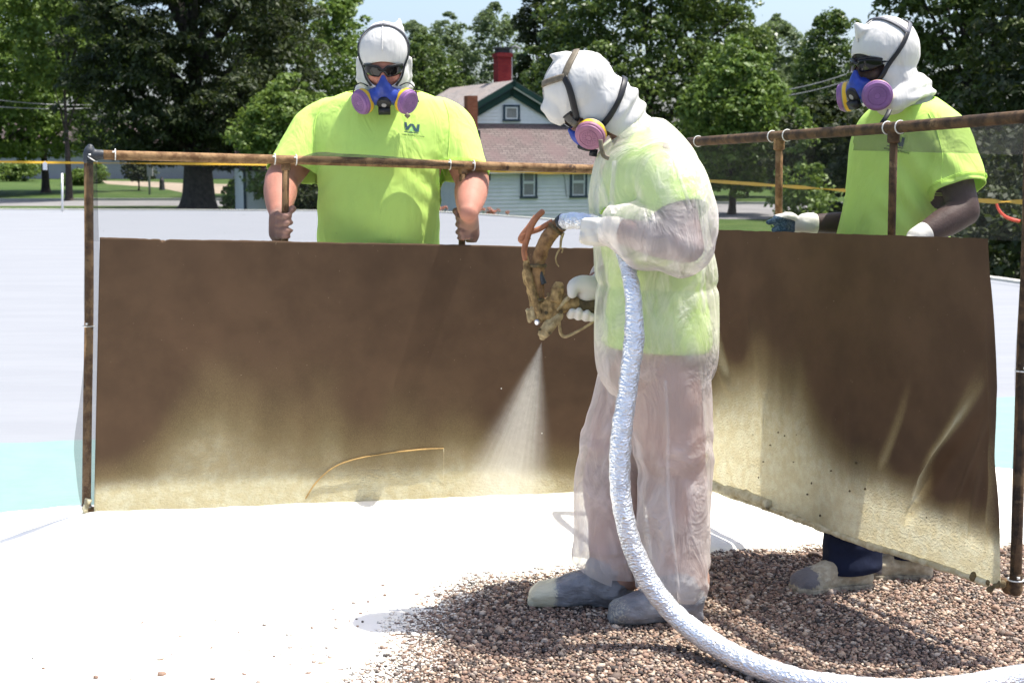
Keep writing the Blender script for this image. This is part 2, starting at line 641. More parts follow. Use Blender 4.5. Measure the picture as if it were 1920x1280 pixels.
def mat_net(opac=0.17):
    t = NT('dusty_netting')
    tr = t.n('BsdfTransparent')
    c = t.mix(t.map(t.noise(330, 2, 0.5), 0.70, 0.74), (0.06, 0.063, 0.06), (0.75, 0.72, 0.65))
    d = t.n('BsdfDiffuse')
    t.put(d, 0, c)
    tl = t.n('BsdfTranslucent')
    t.put(tl, 0, (0.07, 0.07, 0.068))
    w = t.n('TexWave')
    w.inputs['Scale'].default_value = 160
    w.inputs['Distortion'].default_value = 3
    t.t.links.new(t.obj(), w.inputs['Vector'])
    op = t.math('ADD', opac - 0.03, t.math('MULTIPLY', w.outputs[1], 0.05))
    op = t.math('MAXIMUM', op, t.math('MULTIPLY', t.map(t.noise(210, 2, 0.5), 0.735, 0.77), 0.75))
    return t.end(t.mixsh(op, tr.outputs[0], t.mixsh(0.5, d.outputs[0], tl.outputs[0])))
m_net = mat_net()

def mat_tape_boot():
    t = NT('grey_taped_boot')
    c = t.mix(t.map(t.noise(18, 4), 0.35, 0.7), (0.16, 0.165, 0.18), (0.27, 0.275, 0.29))
    f = t.math('ADD', t.at('foam'), t.math('MULTIPLY', t.math('SUBTRACT', t.noise(160, 4, 0.7), 0.5), 0.8))
    c = t.mix(t.map(f, 0.35, 0.7), c, (0.60, 0.56, 0.40))
    b = t.bump(t.noise(30, 4, 0.5, t.scaled(t.obj(), (0.5, 1, 1.6)), 0.8), 0.6, 0.012)
    b = t.bump(t.noise(200, 3, 0.6), 0.3, 0.003, b)
    return t.end(t.bsdf(c, 0.45, 0, 0.4, b))
m_boot = mat_tape_boot()
m_shoe = (lambda t: t.end(t.bsdf(
    t.mix(t.map(t.math('ADD', t.at('foam'), t.math('MULTIPLY', t.math('SUBTRACT', t.noise(70, 5, 0.7), 0.5), 1.2)), 0.4, 0.65),
          t.mix(t.noise(20, 3), (0.13, 0.12, 0.125), (0.20, 0.19, 0.19)),
          t.mix(t.map(t.noise(40, 4), 0.35, 0.7), (0.34, 0.29, 0.20), (0.50, 0.45, 0.33))),
    0.8, 0, 0.25, t.bump(t.noise(90, 4, 0.6), 0.6, 0.006))))(NT('overspray_crusted_shoe'))

def mat_membrane():
    t = NT('grey_roof_membrane')
    o = t.obj()
    w = t.noise(2.2, 4, 0.6, t.scaled(o, (0.25, 1.6, 1)))
    c = t.mix(t.map(w, 0.35, 0.68), (0.235, 0.243, 0.256), (0.252, 0.26, 0.272))
    c = t.mix(t.map(t.noise(9, 4, 0.7, t.scaled(o, (0.3, 2.5, 1))), 0.66, 0.85, 0, 0.2), c, (0.165, 0.17, 0.18))
    b = t.bump(t.noise(5, 4, 0.6, t.scaled(o, (0.2, 2.2, 1))), 0.35, 0.03)
    return t.end(t.bsdf(c, 0.7, 0, 0.3, b))
m_membrane = mat_membrane()
m_teal = (lambda t: t.end(t.bsdf(
    t.mix(t.map(t.noise(6, 5, 0.65), 0.3, 0.7), (0.195, 0.29, 0.268), (0.215, 0.305, 0.285)), 0.65, 0, 0.3,
    t.bump(t.noise(25, 4, 0.6, t.scaled(t.obj(), (0.4, 1.5, 1))), 0.3, 0.01))))(NT('teal_base_coat'))

def mat_foam():
    t = NT('sprayed_foam')
    c = t.mix(t.map(t.noise(3.5, 4, 0.6), 0.4, 0.75, 0, 0.5), (0.84, 0.82, 0.76), (0.82, 0.77, 0.58))
    c = t.mix(t.at('yellow'), c, (0.80, 0.70, 0.42))
    b = t.bump(t.noise(35, 5, 0.6), 0.55, 0.012)
    return t.end(t.bsdf(c, 0.8, 0, 0.25, b))
m_foam = mat_foam()

def mat_gravel(stones):
    t = NT('pea_gravel' if stones else 'gravel_bed')
    if stones:
        g = t.n('NewGeometry')
        r = g.outputs['Random Per Island']
    else:
        v = t.n('TexVoronoi')
        v.inputs['Scale'].default_value = 85
        t.t.links.new(t.obj(), v.inputs['Vector'])
        sp = t.n('SeparateColor')
        t.t.links.new(v.outputs['Color'], sp.inputs[0])
        r = sp.outputs[0]
    k = 1.15 if stones else 0.8
    c = t.ramp(r, [(p, mul(cc, k)) for p, cc in [
        (0.0, (0.055, 0.045, 0.04)), (0.12, (0.13, 0.095, 0.075)), (0.25, (0.25, 0.165, 0.12)), (0.38, (0.38, 0.28, 0.20)),
        (0.50, (0.20, 0.13, 0.095)), (0.62, (0.29, 0.19, 0.135)), (0.74, (0.27, 0.22, 0.18)), (0.84, (0.48, 0.39, 0.30)),
        (0.93, (0.16, 0.11, 0.09)), (1.0, (0.36, 0.34, 0.33))]], 'CONSTANT')
    if stones:
        c = t.mix(t.map(t.noise(180, 3), 0.40, 0.75, 0, 0.25), c, (0.12, 0.09, 0.07))
        gn = t.n('SeparateXYZ')
        t.t.links.new(g.outputs['Normal'], gn.inputs[0])
        f = t.math('ADD', t.at('foam'), t.math('MULTIPLY', gn.outputs[2], 0.28))
        f = t.math('ADD', f, t.math('MULTIPLY', t.math('SUBTRACT', t.noise(130, 3), 0.5), 0.5))
        c = t.mix(t.map(f, 0.55, 0.80), c, (0.82, 0.79, 0.70))
        nn = t.bump(t.noise(260, 3), 0.4, 0.003)
    else:
        nn = t.bump(v.outputs['Distance'], 0.8, 0.02)
    return t.end(t.bsdf(c, 0.7, 0, 0.3, nn))
m_stone = mat_gravel(True)
m_bed = mat_gravel(False)

def mat_leaf(name, c1, c2, transl=0.35, rough=0.5):
    t = NT(name)
    g = t.n('NewGeometry')
    c = t.mix(g.outputs['Random Per Island'], c1, c2)
    p = t.bsdf(c, rough, 0, 0.35)
    tr = t.n('BsdfTranslucent')
    t.put(tr, 0, t.mix(0.35, c, (0.16, 0.22, 0.03)))
    return t.end(t.mixsh(transl, p, tr.outputs[0]))
m_leaf_dark = mat_leaf('dark_conifer_needles', (0.018, 0.030, 0.010), (0.052, 0.068, 0.018), 0.2, 0.6)
m_leaf_maple = mat_leaf('maple_leaves', (0.075, 0.140, 0.026), (0.180, 0.265, 0.048))
m_leaf_bright = mat_leaf('bright_leaves', (0.090, 0.150, 0.030), (0.20, 0.28, 0.055))
m_leaf_deep = mat_leaf('glossy_deep_green_leaves', (0.040, 0.078, 0.020), (0.155, 0.215, 0.046), 0.28, 0.38)
m_leaf_hazy = mat_leaf('haze_paled_leaves', (0.11, 0.155, 0.075), (0.18, 0.235, 0.105), 0.4, 0.6)  # leaf colour made paler to stand in for distance haze
m_leaf_pine = mat_leaf('pine_needles', (0.044, 0.075, 0.020), (0.135, 0.175, 0.040), 0.2, 0.55)
m_bark = simple('dark_bark', (0.055, 0.045, 0.038), 0.9, 0.35, 6, 0.9, 25, 0.05)
m_grass = (lambda t: t.end(t.bsdf(
    t.mix(t.map(t.noise(0.35, 5, 0.65), 0.35, 0.7), (0.042, 0.078, 0.016), (0.075, 0.110, 0.028)), 0.9, 0, 0.15,
    t.bump(t.noise(9, 5, 0.7), 0.6, 0.08))))(NT('lawn'))
m_road = simple('pale_road', (0.20, 0.192, 0.185), 0.9, 0.12, 0.6, 0.2, 20)
m_kerb = simple('concrete_kerb', (0.42, 0.40, 0.37), 0.9, 0.1, 1.5)

def mat_siding():
    t = NT('painted_clapboard')
    c = t.mix(t.map(t.noise(3, 4), 0.35, 0.7), (0.82, 0.81, 0.79), (0.88, 0.87, 0.85))
    return t.end(t.bsdf(c, 0.6, 0, 0.3))
m_siding = mat_siding()
m_white = simple('white_paint', (0.76, 0.76, 0.75), 0.5, 0.05, 4)
m_green_trim = simple('dark_green_trim', (0.008, 0.040, 0.030), 0.5, 0.15, 3)
m_navy_trim = simple('blue_grey_trim', (0.030, 0.055, 0.075), 0.5, 0.15, 3)
m_curtain = (lambda t: t.end(t.bsdf(t.mix(t.noise(9, 2, 0.5, t.scaled(t.obj(), (2.5, 1, 0.05))), (0.48, 0.47, 0.44), (0.70, 0.68, 0.63)), 0.8, 0, 0.2)))(NT('pale_curtain'))
m_glass = (lambda t: t.end(t.mixsh(0.84, t.bsdf((0.02, 0.025, 0.03), 0.05, 0, 0.6), t.n('BsdfTransparent').outputs[0])))(NT('window_glass'))

def mat_shingle(name, c1, c2, c3):
    t = NT(name)
    br = t.n('TexBrick')
    br.offset = 0.5
    br.inputs['Scale'].default_value = 1.0
    br.inputs['Brick Width'].default_value = 0.32
    br.inputs['Row Height'].default_value = 0.145
    br.inputs['Mortar Size'].default_value = 0.012
    br.inputs['Mortar'].default_value = (*mul(c1, 0.45), 1)
    br.inputs['Color1'].default_value = (*c1, 1)
    br.inputs['Color2'].default_value = (*c2, 1)
    uv = t.n('UVMap')
    t.t.links.new(uv.outputs[0], br.inputs['Vector'])
    c = t.mix(t.map(t.noise(1.1, 4, 0.6), 0.42, 0.66, 0, 0.7), br.outputs[0], c3)
    b = t.bump(br.outputs[1], 0.5, -0.03)
    return t.end(t.bsdf(c, 0.9, 0, 0.2, b))
m_shingle = mat_shingle('reddish_brown_shingles', (0.135, 0.108, 0.100), (0.185, 0.150, 0.138), (0.16, 0.112, 0.108))
m_shingle_pale = mat_shingle('weathered_tan_shingles', (0.24, 0.215, 0.20), (0.32, 0.285, 0.26), (0.29, 0.24, 0.21))

def mat_brick(name, c1, c2, mort):
    t = NT(name)
    br = t.n('TexBrick')
    br.inputs['Scale'].default_value = 1.0
    br.inputs['Brick Width'].default_value = 0.22
    br.inputs['Row Height'].default_value = 0.075
    br.inputs['Mortar Size'].default_value = 0.008
    br.inputs['Mortar'].default_value = (*mort, 1)
    br.inputs['Color1'].default_value = (*c1, 1)
    br.inputs['Color2'].default_value = (*c2, 1)
    sp = t.n('SeparateXYZ')
    t.t.links.new(t.obj(), sp.inputs[0])
    cb = t.n('CombineXYZ')
    t.put(cb, 0, t.math('ADD', sp.outputs[0], sp.outputs[1]))
    t.put(cb, 1, sp.outputs[2])
    t.t.links.new(cb.outputs[0], br.inputs['Vector'])
    return t.end(t.bsdf(br.outputs[0], 0.9, 0, 0.15, t.bump(br.outputs[1], 0.6, -0.02)))
m_brick = mat_brick('orange_red_brick', (0.26, 0.075, 0.04), (0.34, 0.11, 0.06), (0.20, 0.12, 0.09))
m_brick_dark = mat_brick('dark_red_brick', (0.20, 0.02, 0.025), (0.26, 0.03, 0.03), (0.15, 0.04, 0.04))
m_caution = simple('yellow_tape', (0.62, 0.36, 0.025), 0.5, 0.12, 1.2)
m_ribbon = simple('red_orange_ribbon', (0.85, 0.10, 0.05), 0.4, 0.1, 8)
m_wire = simple('cable', (0.09, 0.095, 0.10), 0.6, 0.1, 3)
m_post = simple('weathered_post', (0.30, 0.30, 0.31), 0.8, 0.15, 6)
m_flower = mat_leaf('pale_orange_petals', (0.55, 0.20, 0.13), (0.70, 0.32, 0.22), 0.3, 0.7)
m_iron = simple('dark_iron', (0.03, 0.03, 0.035), 0.6, 0.2, 5)
m_red = cloth('red_cloth', (0.45, 0.02, 0.04), 0.1, 0.0)
m_pinkcloth = cloth('pink_cloth', (0.62, 0.42, 0.42), 0.1, 0.0)
m_jeans = cloth('blue_jeans', (0.06, 0.09, 0.16), 0.2, 0.0)
m_brownwall = simple('brown_wall', (0.20, 0.155, 0.145), 0.85, 0.15, 2)

# ================================================================== SETTING
GZ = -1.8                                   # lawn level below the roof deck
# ---- lawn out to the horizon, road, kerbs
ang = np.linspace(0, 2 * math.pi, 48, endpoint=False)
rads = [0.0, 60, 140, 400, 1200, 3000]
mb = MB()
vs = [(0, 60, GZ)] + [(r * math.cos(a), 60 + r * math.sin(a), GZ) for r in rads[1:] for a in ang]
F = [(0, 1 + j, 1 + (j + 1) % 48) for j in range(48)]
for i in range(4):
    F += [(1 + i * 48 + j, 1 + (i + 1) * 48 + j, 1 + (i + 1) * 48 + (j + 1) % 48, 1 + i * 48 + (j + 1) % 48) for j in range(48)]
mb.add(vs, F).build('lawn', m_grass, smooth=False, kind='structure')
def strip(name, pts_a, pts_b, z, m):
    b = MB()
    n = len(pts_a)
    b.add([(*p[:2], z) for p in pts_a] + [(*p[:2], z) for p in pts_b], [(i, i + 1, n + i + 1, n + i) for i in range(n - 1)])
    return b.build(name, m, smooth=False, kind='structure')
strip('road', [G(-500, 387.5, GZ), G(360, 386, GZ), G(1000, 398, GZ), G(1360, 411, GZ), G(1700, 413, GZ), G(2300, 418, GZ)],
      [G(-500, 377, GZ), G(360, 376, GZ), G(1000, 380, GZ), G(1360, 383, GZ), G(1700, 384, GZ), G(2300, 385, GZ)], GZ + 0.006, m_road)
kb = MB()
ka = [G(-500, 376.5, GZ), G(360, 375.5, GZ), G(1000, 379.5, GZ), G(1360, 382.5, GZ), G(1700, 383.5, GZ), G(2300, 384.5, GZ)]
for a, b_ in zip(ka[:-1], ka[1:]):
    d = nrm(b_ - a)
    kb.box((a + b_) / 2 + np.array([0, 0, 0.06]), (np.linalg.norm(b_ - a) / 2, 0.09, 0.062), [d, np.cross((0, 0, 1), d), (0, 0, 1)])
kb.build('kerb', m_kerb, smooth=False, kind='structure')
strip('dirt_path', [G(200, 345, GZ), G(300, 352, GZ), G(345, 362, GZ), G(460, 364, GZ)],
      [G(190, 339, GZ), G(290, 341, GZ), G(350, 344, GZ), G(460, 346, GZ)], GZ + 0.005,
      simple('dry_dirt', (0.30, 0.24, 0.17), 0.95, 0.2, 0.5))

# ---- the roof deck we stand on (a low flat building) with membrane, teal coat, gravel bed, foam
outline = [G(-900, 392), G(0, 393), G(800, 397), G(900, 403), G(1000, 410), G(1110, 418.5), G(1340, 451), G(1860, 523), G(2500, 613)]
outline += [np.array([14, -3, 0.0]), np.array([-16, -3, 0.0])]
n = len(outline)
mb = MB()
mb.add([(*p[:2], 0) for p in outline] + [(*p[:2], GZ - 0.05) for p in outline],
       [tuple(range(n))[::-1]] + [(i, (i + 1) % n, n + (i + 1) % n, n + i) for i in range(n)])
deck = mb.build('roof_deck', m_membrane, smooth=False, kind='structure')
mb = MB()
for a, b_ in zip(outline[:8], outline[1:9]):
    d = nrm(b_ - a)
    mb.box((a + b_) / 2 + np.array([0, 0, 0.012]), (np.linalg.norm(b_ - a) / 2, 0.06, 0.014), [d, nrm(np.cross((0, 0, 1), d)), (0, 0, 1)])
mb.build('roof_edge_trim', simple('cream_edge_metal', (0.62, 0.60, 0.50), 0.6, 0.05, 3), deck, smooth=False)
teal_far = [G(-700, 838), G(0, 832), G(140, 826), G(700, 806), G(1300, 778), G(1900, 745), G(2400, 722)]
foam_far = [G(-700, 1040), G(0, 988), G(160, 972), G(420, 957), G(700, 945), G(1090, 926), G(1300, 915), G(1890, 886), G(2500, 860)]
ta, tb = catmull(teal_far, 6), catmull(foam_far, 6)
mb = MB()
xs = np.linspace(-3.6, 6.0, 90)
fa = np.interp(xs, ta[:, 0], ta[:, 1]) + 0.012 * vnoise(np.column_stack([xs * 4, xs * 0, xs * 0]))
fb = np.interp(xs, tb[:, 0], tb[:, 1]) - 0.35
mb.grid(np.stack([np.column_stack([xs, fb, xs * 0 + 0.004]), np.column_stack([xs, fa, xs * 0 + 0.004])]))
mb.build('teal_coating', m_teal, smooth=False, kind='structure')
# gravel region boundary (stones on the near right side)
gb = [(420, 1335), (540, 1296), (625, 1255), (668, 1212), (702, 1165), (772, 1110), (850, 1083), (1000, 1070), (1090, 1058), (1310, 1040), (1400, 1036), (1560, 1031), (1750, 1026), (1900, 1024), (2300, 1018), (3200, 1010)]
GB = catmull([G(*p) for p in gb], 6)[:, :2]

def gravel_sd(P):
    """signed distance to the gravel/foam line, + on the foam side"""
    P = np.asarray(P, float)[:, :2]
    A, B = GB[:-1], GB[1:]
    best = np.full(len(P), 1e9)
    sgn = np.ones(len(P))
    for a, b_ in zip(A, B):
        d = b_ - a
        t = np.clip(((P - a) @ d) / (d @ d), 0, 1)
        q = a + t[:, None] * d
        r = P - q
        l = np.hypot(r[:, 0], r[:, 1])
        s = d[0] * r[:, 1] - d[1] * r[:, 0]
        m = l < best
        best[m] = l[m]
        sgn[m] = np.sign(s[m])
    return best * sgn

_sl = np.linspace(176, 1193, 40)
_bl = np.array([V(x, 967 + (926 - 967) * (x - 176) / 1017, 1 / (1 / 4.87 + (1 / 5.42 - 1 / 4.87) * (x - 160) / 930) - 0.022) for x in _sl])

def board_mound(P):
    """foam piled up along the foot of the left screen"""
    yb = np.interp(P[:, 0], _bl[:, 0], _bl[:, 1])
    zb = np.interp(P[:, 0], _bl[:, 0], _bl[:, 2])
    w = sstep(_bl[0, 0] - 0.45, _bl[0, 0] + 0.05, P[:, 0]) * sstep(_bl[-1, 0] + 0.3, _bl[-1, 0] - 0.1, P[:, 0])
    d = P[:, 1] - (yb - 0.01)
    s = np.where(d < 0, 0.13, 0.10)
    return (zb - 0.022) * w * np.exp(-(d / s) ** 2)

def foam_height(P):
    P = np.asarray(P, float)
    P3 = np.column_stack([P[:, 0], P[:, 1], np.zeros(len(P))])
    d = gravel_sd(P) + 0.09 * fbm(P3, 3.0, 3) + 0.03 * fbm(P3, 22, 2, 5.0)
    soft = 0.10 + 0.50 * sstep(0.55, -0.45, P[:, 0])      # the feathered edge on the left
    h = -0.010 + 0.026 * sstep(-soft * 0.9, soft * 0.75, d) + 0.014 * sstep(0.1, 0.7, d)
    h = h + (0.006 * fbm(P3, 2.5, 3, 9.0) + 0.0035 * fbm(P3, 14, 3, 3.0)) * sstep(-0.05, 0.35, d)
    h = np.where(h > 0, h + board_mound(P), h)
    far = np.interp(P[:, 0], tb[:, 0], tb[:, 1]) + 0.02 * vnoise(P3 * 5) - P[:, 1]   # >0 inside
    h = h + 0.022 * sstep(0.22, 0.10, far) * sstep(-0.02, 0.02, far)
    h = np.where(far < 0.03, np.minimum(h, h * sstep(-0.01, 0.03, far) - 0.01 * sstep(0.02, -0.02, far)), h)
    return h

mb = MB()
mb.add([(-1.8, 2.2, 0.0045), (7, 2.2, 0.0045), (7, 5.05, 0.0045), (-1.8, 5.05, 0.0045)], [(0, 1, 2, 3)])
mb.build('gravel_bed', m_bed, smooth=False, kind='structure')
nx, ny = 420, 300
gx = np.concatenate([np.linspace(-4.2, -1.9, 40), np.linspace(-1.88, 1.7, nx - 90), np.linspace(1.73, 6.0, 50)])
gy = np.linspace(2.3, 5.95, ny)
X, Y = np.meshgrid(gx, gy)
P = np.column_stack([X.ravel(), Y.ravel()])
Hh = foam_height(P)
Z = Hh + 0.0105
mb = MB()
mb.grid(np.column_stack([P, Z]).reshape(ny, len(gx), 3))
# drop the part of the sheet lying under the gravel or past the far lip
Vt = mb.V()
keep = (Hh > -0.0098)
Fq = [f for f in mb.f if keep[list(f)].any()]
ix = np.zeros(len(Vt), bool)
for f in Fq:
    ix[list(f)] = True
re = np.cumsum(ix) - 1
foam = mesh_obj('foam_layer', Vt[ix], [tuple(int(re[i]) for i in f) for f in Fq], m_foam, kind='structure')
Pk = Vt[ix]
far = np.interp(Pk[:, 0], tb[:, 0], tb[:, 1]) - Pk[:, 1]
yl = sstep(0.12, 0.2, far) * sstep(0.55, 0.25, far) * sstep(0.42, 0.62, 0.5 + 0.5 * fbm(Pk * np.array([1, 1, 0]), 5.0, 3)) * 0.7
yl = np.maximum(yl, 0.4 * sstep(0.05, -0.03, gravel_sd(Pk)) * sstep(-0.1, 0.4, Pk[:, 0]))
attr(foam, 'yellow', yl)

# ---- pea gravel: individual pebbles, one object
sp = 0.0094
gxs = np.arange(-1.6, 2.35, sp)
gys = np.arange(3.2, 5.12, sp)
X, Y = np.meshgrid(gxs, gys)
P = np.column_stack([X.ravel(), Y.ravel()]) + RNG.uniform(-0.45, 0.45, (X.size, 2)) * sp
P = P[np.abs(P[:, 0]) < 0.375 * P[:, 1] + 0.12]
sdv = gravel_sd(P)
lim = 0.24 + 0.62 * sstep(0.5, -0.4, P[:, 0])
P = P[(sdv < lim)]
hf = foam_height(P)
P = P[hf < 0.004]
hf = foam_height(P)
# loose stones lying on the fresh foam, fewer with distance
ex_ = np.column_stack([RNG.uniform(-1.9, 0.3, 2600), RNG.uniform(3.25, 4.55, 2600)])
ed = gravel_sd(ex_)
ex_ = ex_[(ed > 0.02) & (RNG.uniform(size=len(ed)) < 0.8 * np.exp(-ed / (0.03 + 0.17 * sstep(4.5, 3.7, ex_[:, 1])))) & (np.abs(ex_[:, 0]) < 0.375 * ex_[:, 1] + 0.12)]
n_bed = len(P)
P = np.vstack([P, ex_])
hf = np.maximum(foam_height(P) * (np.arange(len(P)) >= n_bed), 0)
sdv = gravel_sd(P)
ico = bmesh.new()
bmesh.ops.create_icosphere(ico, subdivisions=1, radius=1.0)
iv = np.array([v.co[:] for v in ico.verts])
itri = np.array([[v.index for v in f.verts] for f in ico.faces])
ico.free()
N = len(P)
th = RNG.uniform(0, 2 * math.pi, N)
sz = RNG.lognormal(-0.06, 0.36, N)
sx, sy, sz_ = sz * 0.0054 * RNG.uniform(0.8, 1.35, N), sz * 0.0046 * RNG.uniform(0.8, 1.2, N), sz * 0.0036 * RNG.uniform(0.7, 1.25, N)
loc = iv[None] * RNG.uniform(0.80, 1.16, (N, 12, 1))
loc = loc * np.stack([sx, sy, sz_], 1)[:, None, :]
tilt = RNG.uniform(-0.5, 0.5, N)
x0, y0, z0 = loc[..., 0], loc[..., 1], loc[..., 2]
x0, z0 = x0 * np.cos(tilt)[:, None] - z0 * np.sin(tilt)[:, None], x0 * np.sin(tilt)[:, None] + z0 * np.cos(tilt)[:, None]
wx = x0 * np.cos(th)[:, None] - y0 * np.sin(th)[:, None] + P[:, 0:1]
wy = x0 * np.sin(th)[:, None] + y0 * np.cos(th)[:, None] + P[:, 1:2]
wz = z0 + 0.0085 + hf[:, None] + (sz_ * 0.3 + RNG.uniform(0, 0.0035, N))[:, None]
pv = np.stack([wx, wy, wz], -1).reshape(-1, 3)
tri = (itri[None] + 12 * np.arange(N)[:, None, None]).reshape(-1, 3)
me = bpy.data.meshes.new('pea_gravel')
me.vertices.add(len(pv))
me.vertices.foreach_set('co', pv.astype(np.float32).ravel())
me.loops.add(tri.size)
me.loops.foreach_set('vertex_index', tri.astype(np.int32).ravel())
me.polygons.add(len(tri))
me.polygons.foreach_set('loop_start', np.arange(0, tri.size, 3, dtype=np.int32))
me.polygons.foreach_set('loop_total', np.full(len(tri), 3, np.int32))
me.materials.append(m_stone)
me.polygons.foreach_set('use_smooth', np.ones(len(tri), bool))
me.update(calc_edges=True)
o = bpy.data.objects.new('gravel', me)
COL.objects.link(o)
tag(o, label='loose brown pea gravel covering the roof around the boots', kind='stuff')
P3 = np.column_stack([P, np.zeros(N)])
w = 0.10 + 0.62 * sstep(0.55, -0.40, P[:, 0])
fm = sstep(-w, w * 0.5, sdv + 0.07 * fbm(P3, 4, 3)) * 0.86 + RNG.uniform(-0.16, 0.16, N)
fm = np.maximum(fm, 0.45 * np.exp(-((P[:, 0] - G(1345, 1050)[0]) ** 2 + (P[:, 1] - G(1345, 1045)[1]) ** 2) / 0.003))
fm[n_bed:] = RNG.uniform(0.1, 0.6, len(ex_))
attr(o, 'foam', np.repeat(fm, 12))

# ------------------------------------------------------------------ HOUSE beyond the roof
HY = 56.0
TH = math.radians(20)
hx, hn = np.array([math.cos(TH), math.sin(TH), 0]), np.array([math.sin(TH), -math.cos(TH), 0])   # along the front, outward normal
HO = V(893, 420, HY)
HO[2] = GZ
up = np.array([0, 0, 1.0])
kx = 2666.67 / HY
def HP(a, b, z):
    """a along the front from its left corner, b behind the front wall, z above the lawn"""
    return HO + hx * a - hn * b + up * z
def zpix(py, Y=HY):
    return V(960, py, Y)[2] - GZ
house = empty('house', HO, label='white clapboard house with green gable trim and reddish shingle roof', category='house')
def siding(mb, p0, p1, z0, z1, row=0.15, clip=None):
    """clapboard rows from p0 to p1 (plan), proud at the lower edge"""
    d = nrm(p1 - p0)
    nn = nrm(np.cross(d, up))
    L = np.linalg.norm(p1 - p0)
    z = z0
    while z < z1 - 1e-6:
        zt = min(z + row, z1)
        a0, a1 = (0, L) if clip is None else clip(z)
        b0, b1 = (0, L) if clip is None else clip(zt)
        if a1 > a0:
            if b1 <= b0:
                b0 = b1 = (a0 + a1) / 2
            o1, o2 = nn * 0.036, nn * 0.002
            vs = [p0 + d * a0 + up * z + o1, p0 + d * a1 + up * z + o1, p0 + d * b1 + up * zt + o2, p0 + d * b0 + up * zt + o2,
                  p0 + d * a0 + up * z, p0 + d * a1 + up * z]
            mb.add(vs, [(0, 1, 2, 3), (4, 5, 1, 0)])
        z = zt
W1 = 8.6
ze = zpix(318)
w = MB()
base = up * 0
siding(w, HP(0, 0, 0), HP(W1, 0, 0), 0.0, ze)
siding(w, HP(0, 5.0, 0), HP(0, 0, 0), 0.0, ze)
siding(w, HP(W1, 0, 0), HP(W1, 5.0, 0), 0.0, ze)
w.build('wall', m_siding, house, smooth=False)
# upper storey gable
zg0, zpk = zpix(231, HY + 2.2), zpix(150, HY + 2.2)
ga, gb_ = (862 - 893) / (2666.67 / 58.2) / math.cos(TH), (1116 - 893) / (2666.67 / 58.2) / math.cos(TH)
gw = gb_ - ga
gc = (ga + gb_) / 2 + 0.02
GBk = 2.2
hgt = zpk - 0.18 - zg0
def gclip(z):
    t = np.clip((z - zg0) / hgt, 0, 1)
    hw = (gw / 2 - 0.30) * (1 - t)
    return (gw / 2 - hw, gw / 2 + hw)
g = MB()
siding(g, HP(gc - gw / 2, GBk, 0), HP(gc + gw / 2, GBk, 0), zg0 - 0.35, zg0, 0.14, lambda z: (0.3, gw - 0.3))
siding(g, HP(gc - gw / 2, GBk, 0), HP(gc + gw / 2, GBk, 0), zg0, zg0 + hgt, 0.14, gclip)
g.build('gable_wall', m_siding, house, smooth=False)
sd_ = MB()
siding(sd_, HP(gc - gw / 2 + 0.3, GBk + 8, 0), HP(gc - gw / 2 + 0.3, GBk, 0), ze, zg0 + 0.1)
siding(sd_, HP(gc + gw / 2 - 0.3, GBk, 0), HP(gc + gw / 2 - 0.3, GBk + 8, 0), ze, zg0 + 0.1)
sd_.build('side_wall', m_siding, house, smooth=False)
def uvquad(mb, pts):
    mb.add(pts, [(0, 1, 2, 3)])
def roof_obj(name, quads, mat):
    mb = MB()
    uvs = []
    for q in quads:
        q = [np.asarray(p, float) for p in q]
        mb.add(q, [(0, 1, 2, 3)])
        d = nrm(q[1] - q[0])
        s = nrm(np.cross(np.cross(d, q[3] - q[0]), d))
        uvs += [((p - q[0]) @ d, (p - q[0]) @ s) for p in q]
    o = mb.build(name, mat, house, smooth=False)
    uv = o.data.uv_layers.new(name='UVMap')
    for i, l in enumerate(o.data.loops):
        uv.data[i].uv = uvs[l.vertex_index]
    return o
LR = 8.2
rid = (HP(gc, GBk - 0.35, zpk), HP(gc, GBk + LR, zpk))
eL = (HP(gc - gw / 2 - 0.05, GBk - 0.35, zg0 + 0.06), HP(gc - gw / 2 - 0.05, GBk + LR, zg0 + 0.06))
eR = (HP(gc + gw / 2 + 0.05, GBk - 0.35, zg0 + 0.06), HP(gc + gw / 2 + 0.05, GBk + LR, zg0 + 0.06))
ro = roof_obj('roof', [(eL[1], eL[0], rid[0], rid[1]), (eR[0], eR[1], rid[1], rid[0])], m_shingle_pale)
solidify(ro, 0.06, -1)
zt = zpix(231, HY + 2.2) - 0.02
pr = roof_obj('porch_roof', [(HP(-0.75, -0.32, ze - 0.02), HP(W1 + 0.35, -0.32, ze - 0.02), HP(W1 - 0.5, GBk - 0.04, zt), HP(0.0 - 0.75, GBk - 0.04, zt)),
                             (HP(-0.75, 5.2, ze - 0.02), HP(-0.75, -0.32, ze - 0.022), HP(-0.74, GBk - 0.04, zt), HP(-0.74, GBk, zt))], m_shingle)
solidify(pr, 0.05, -1)
f = MB()
f.box(HP((W1 - 0.4) / 2, -0.335, ze - 0.075), (W1 / 2 + 0.55, 0.02, 0.075), [hx, hn, up])
f.build('fascia', m_white, house, smooth=False)
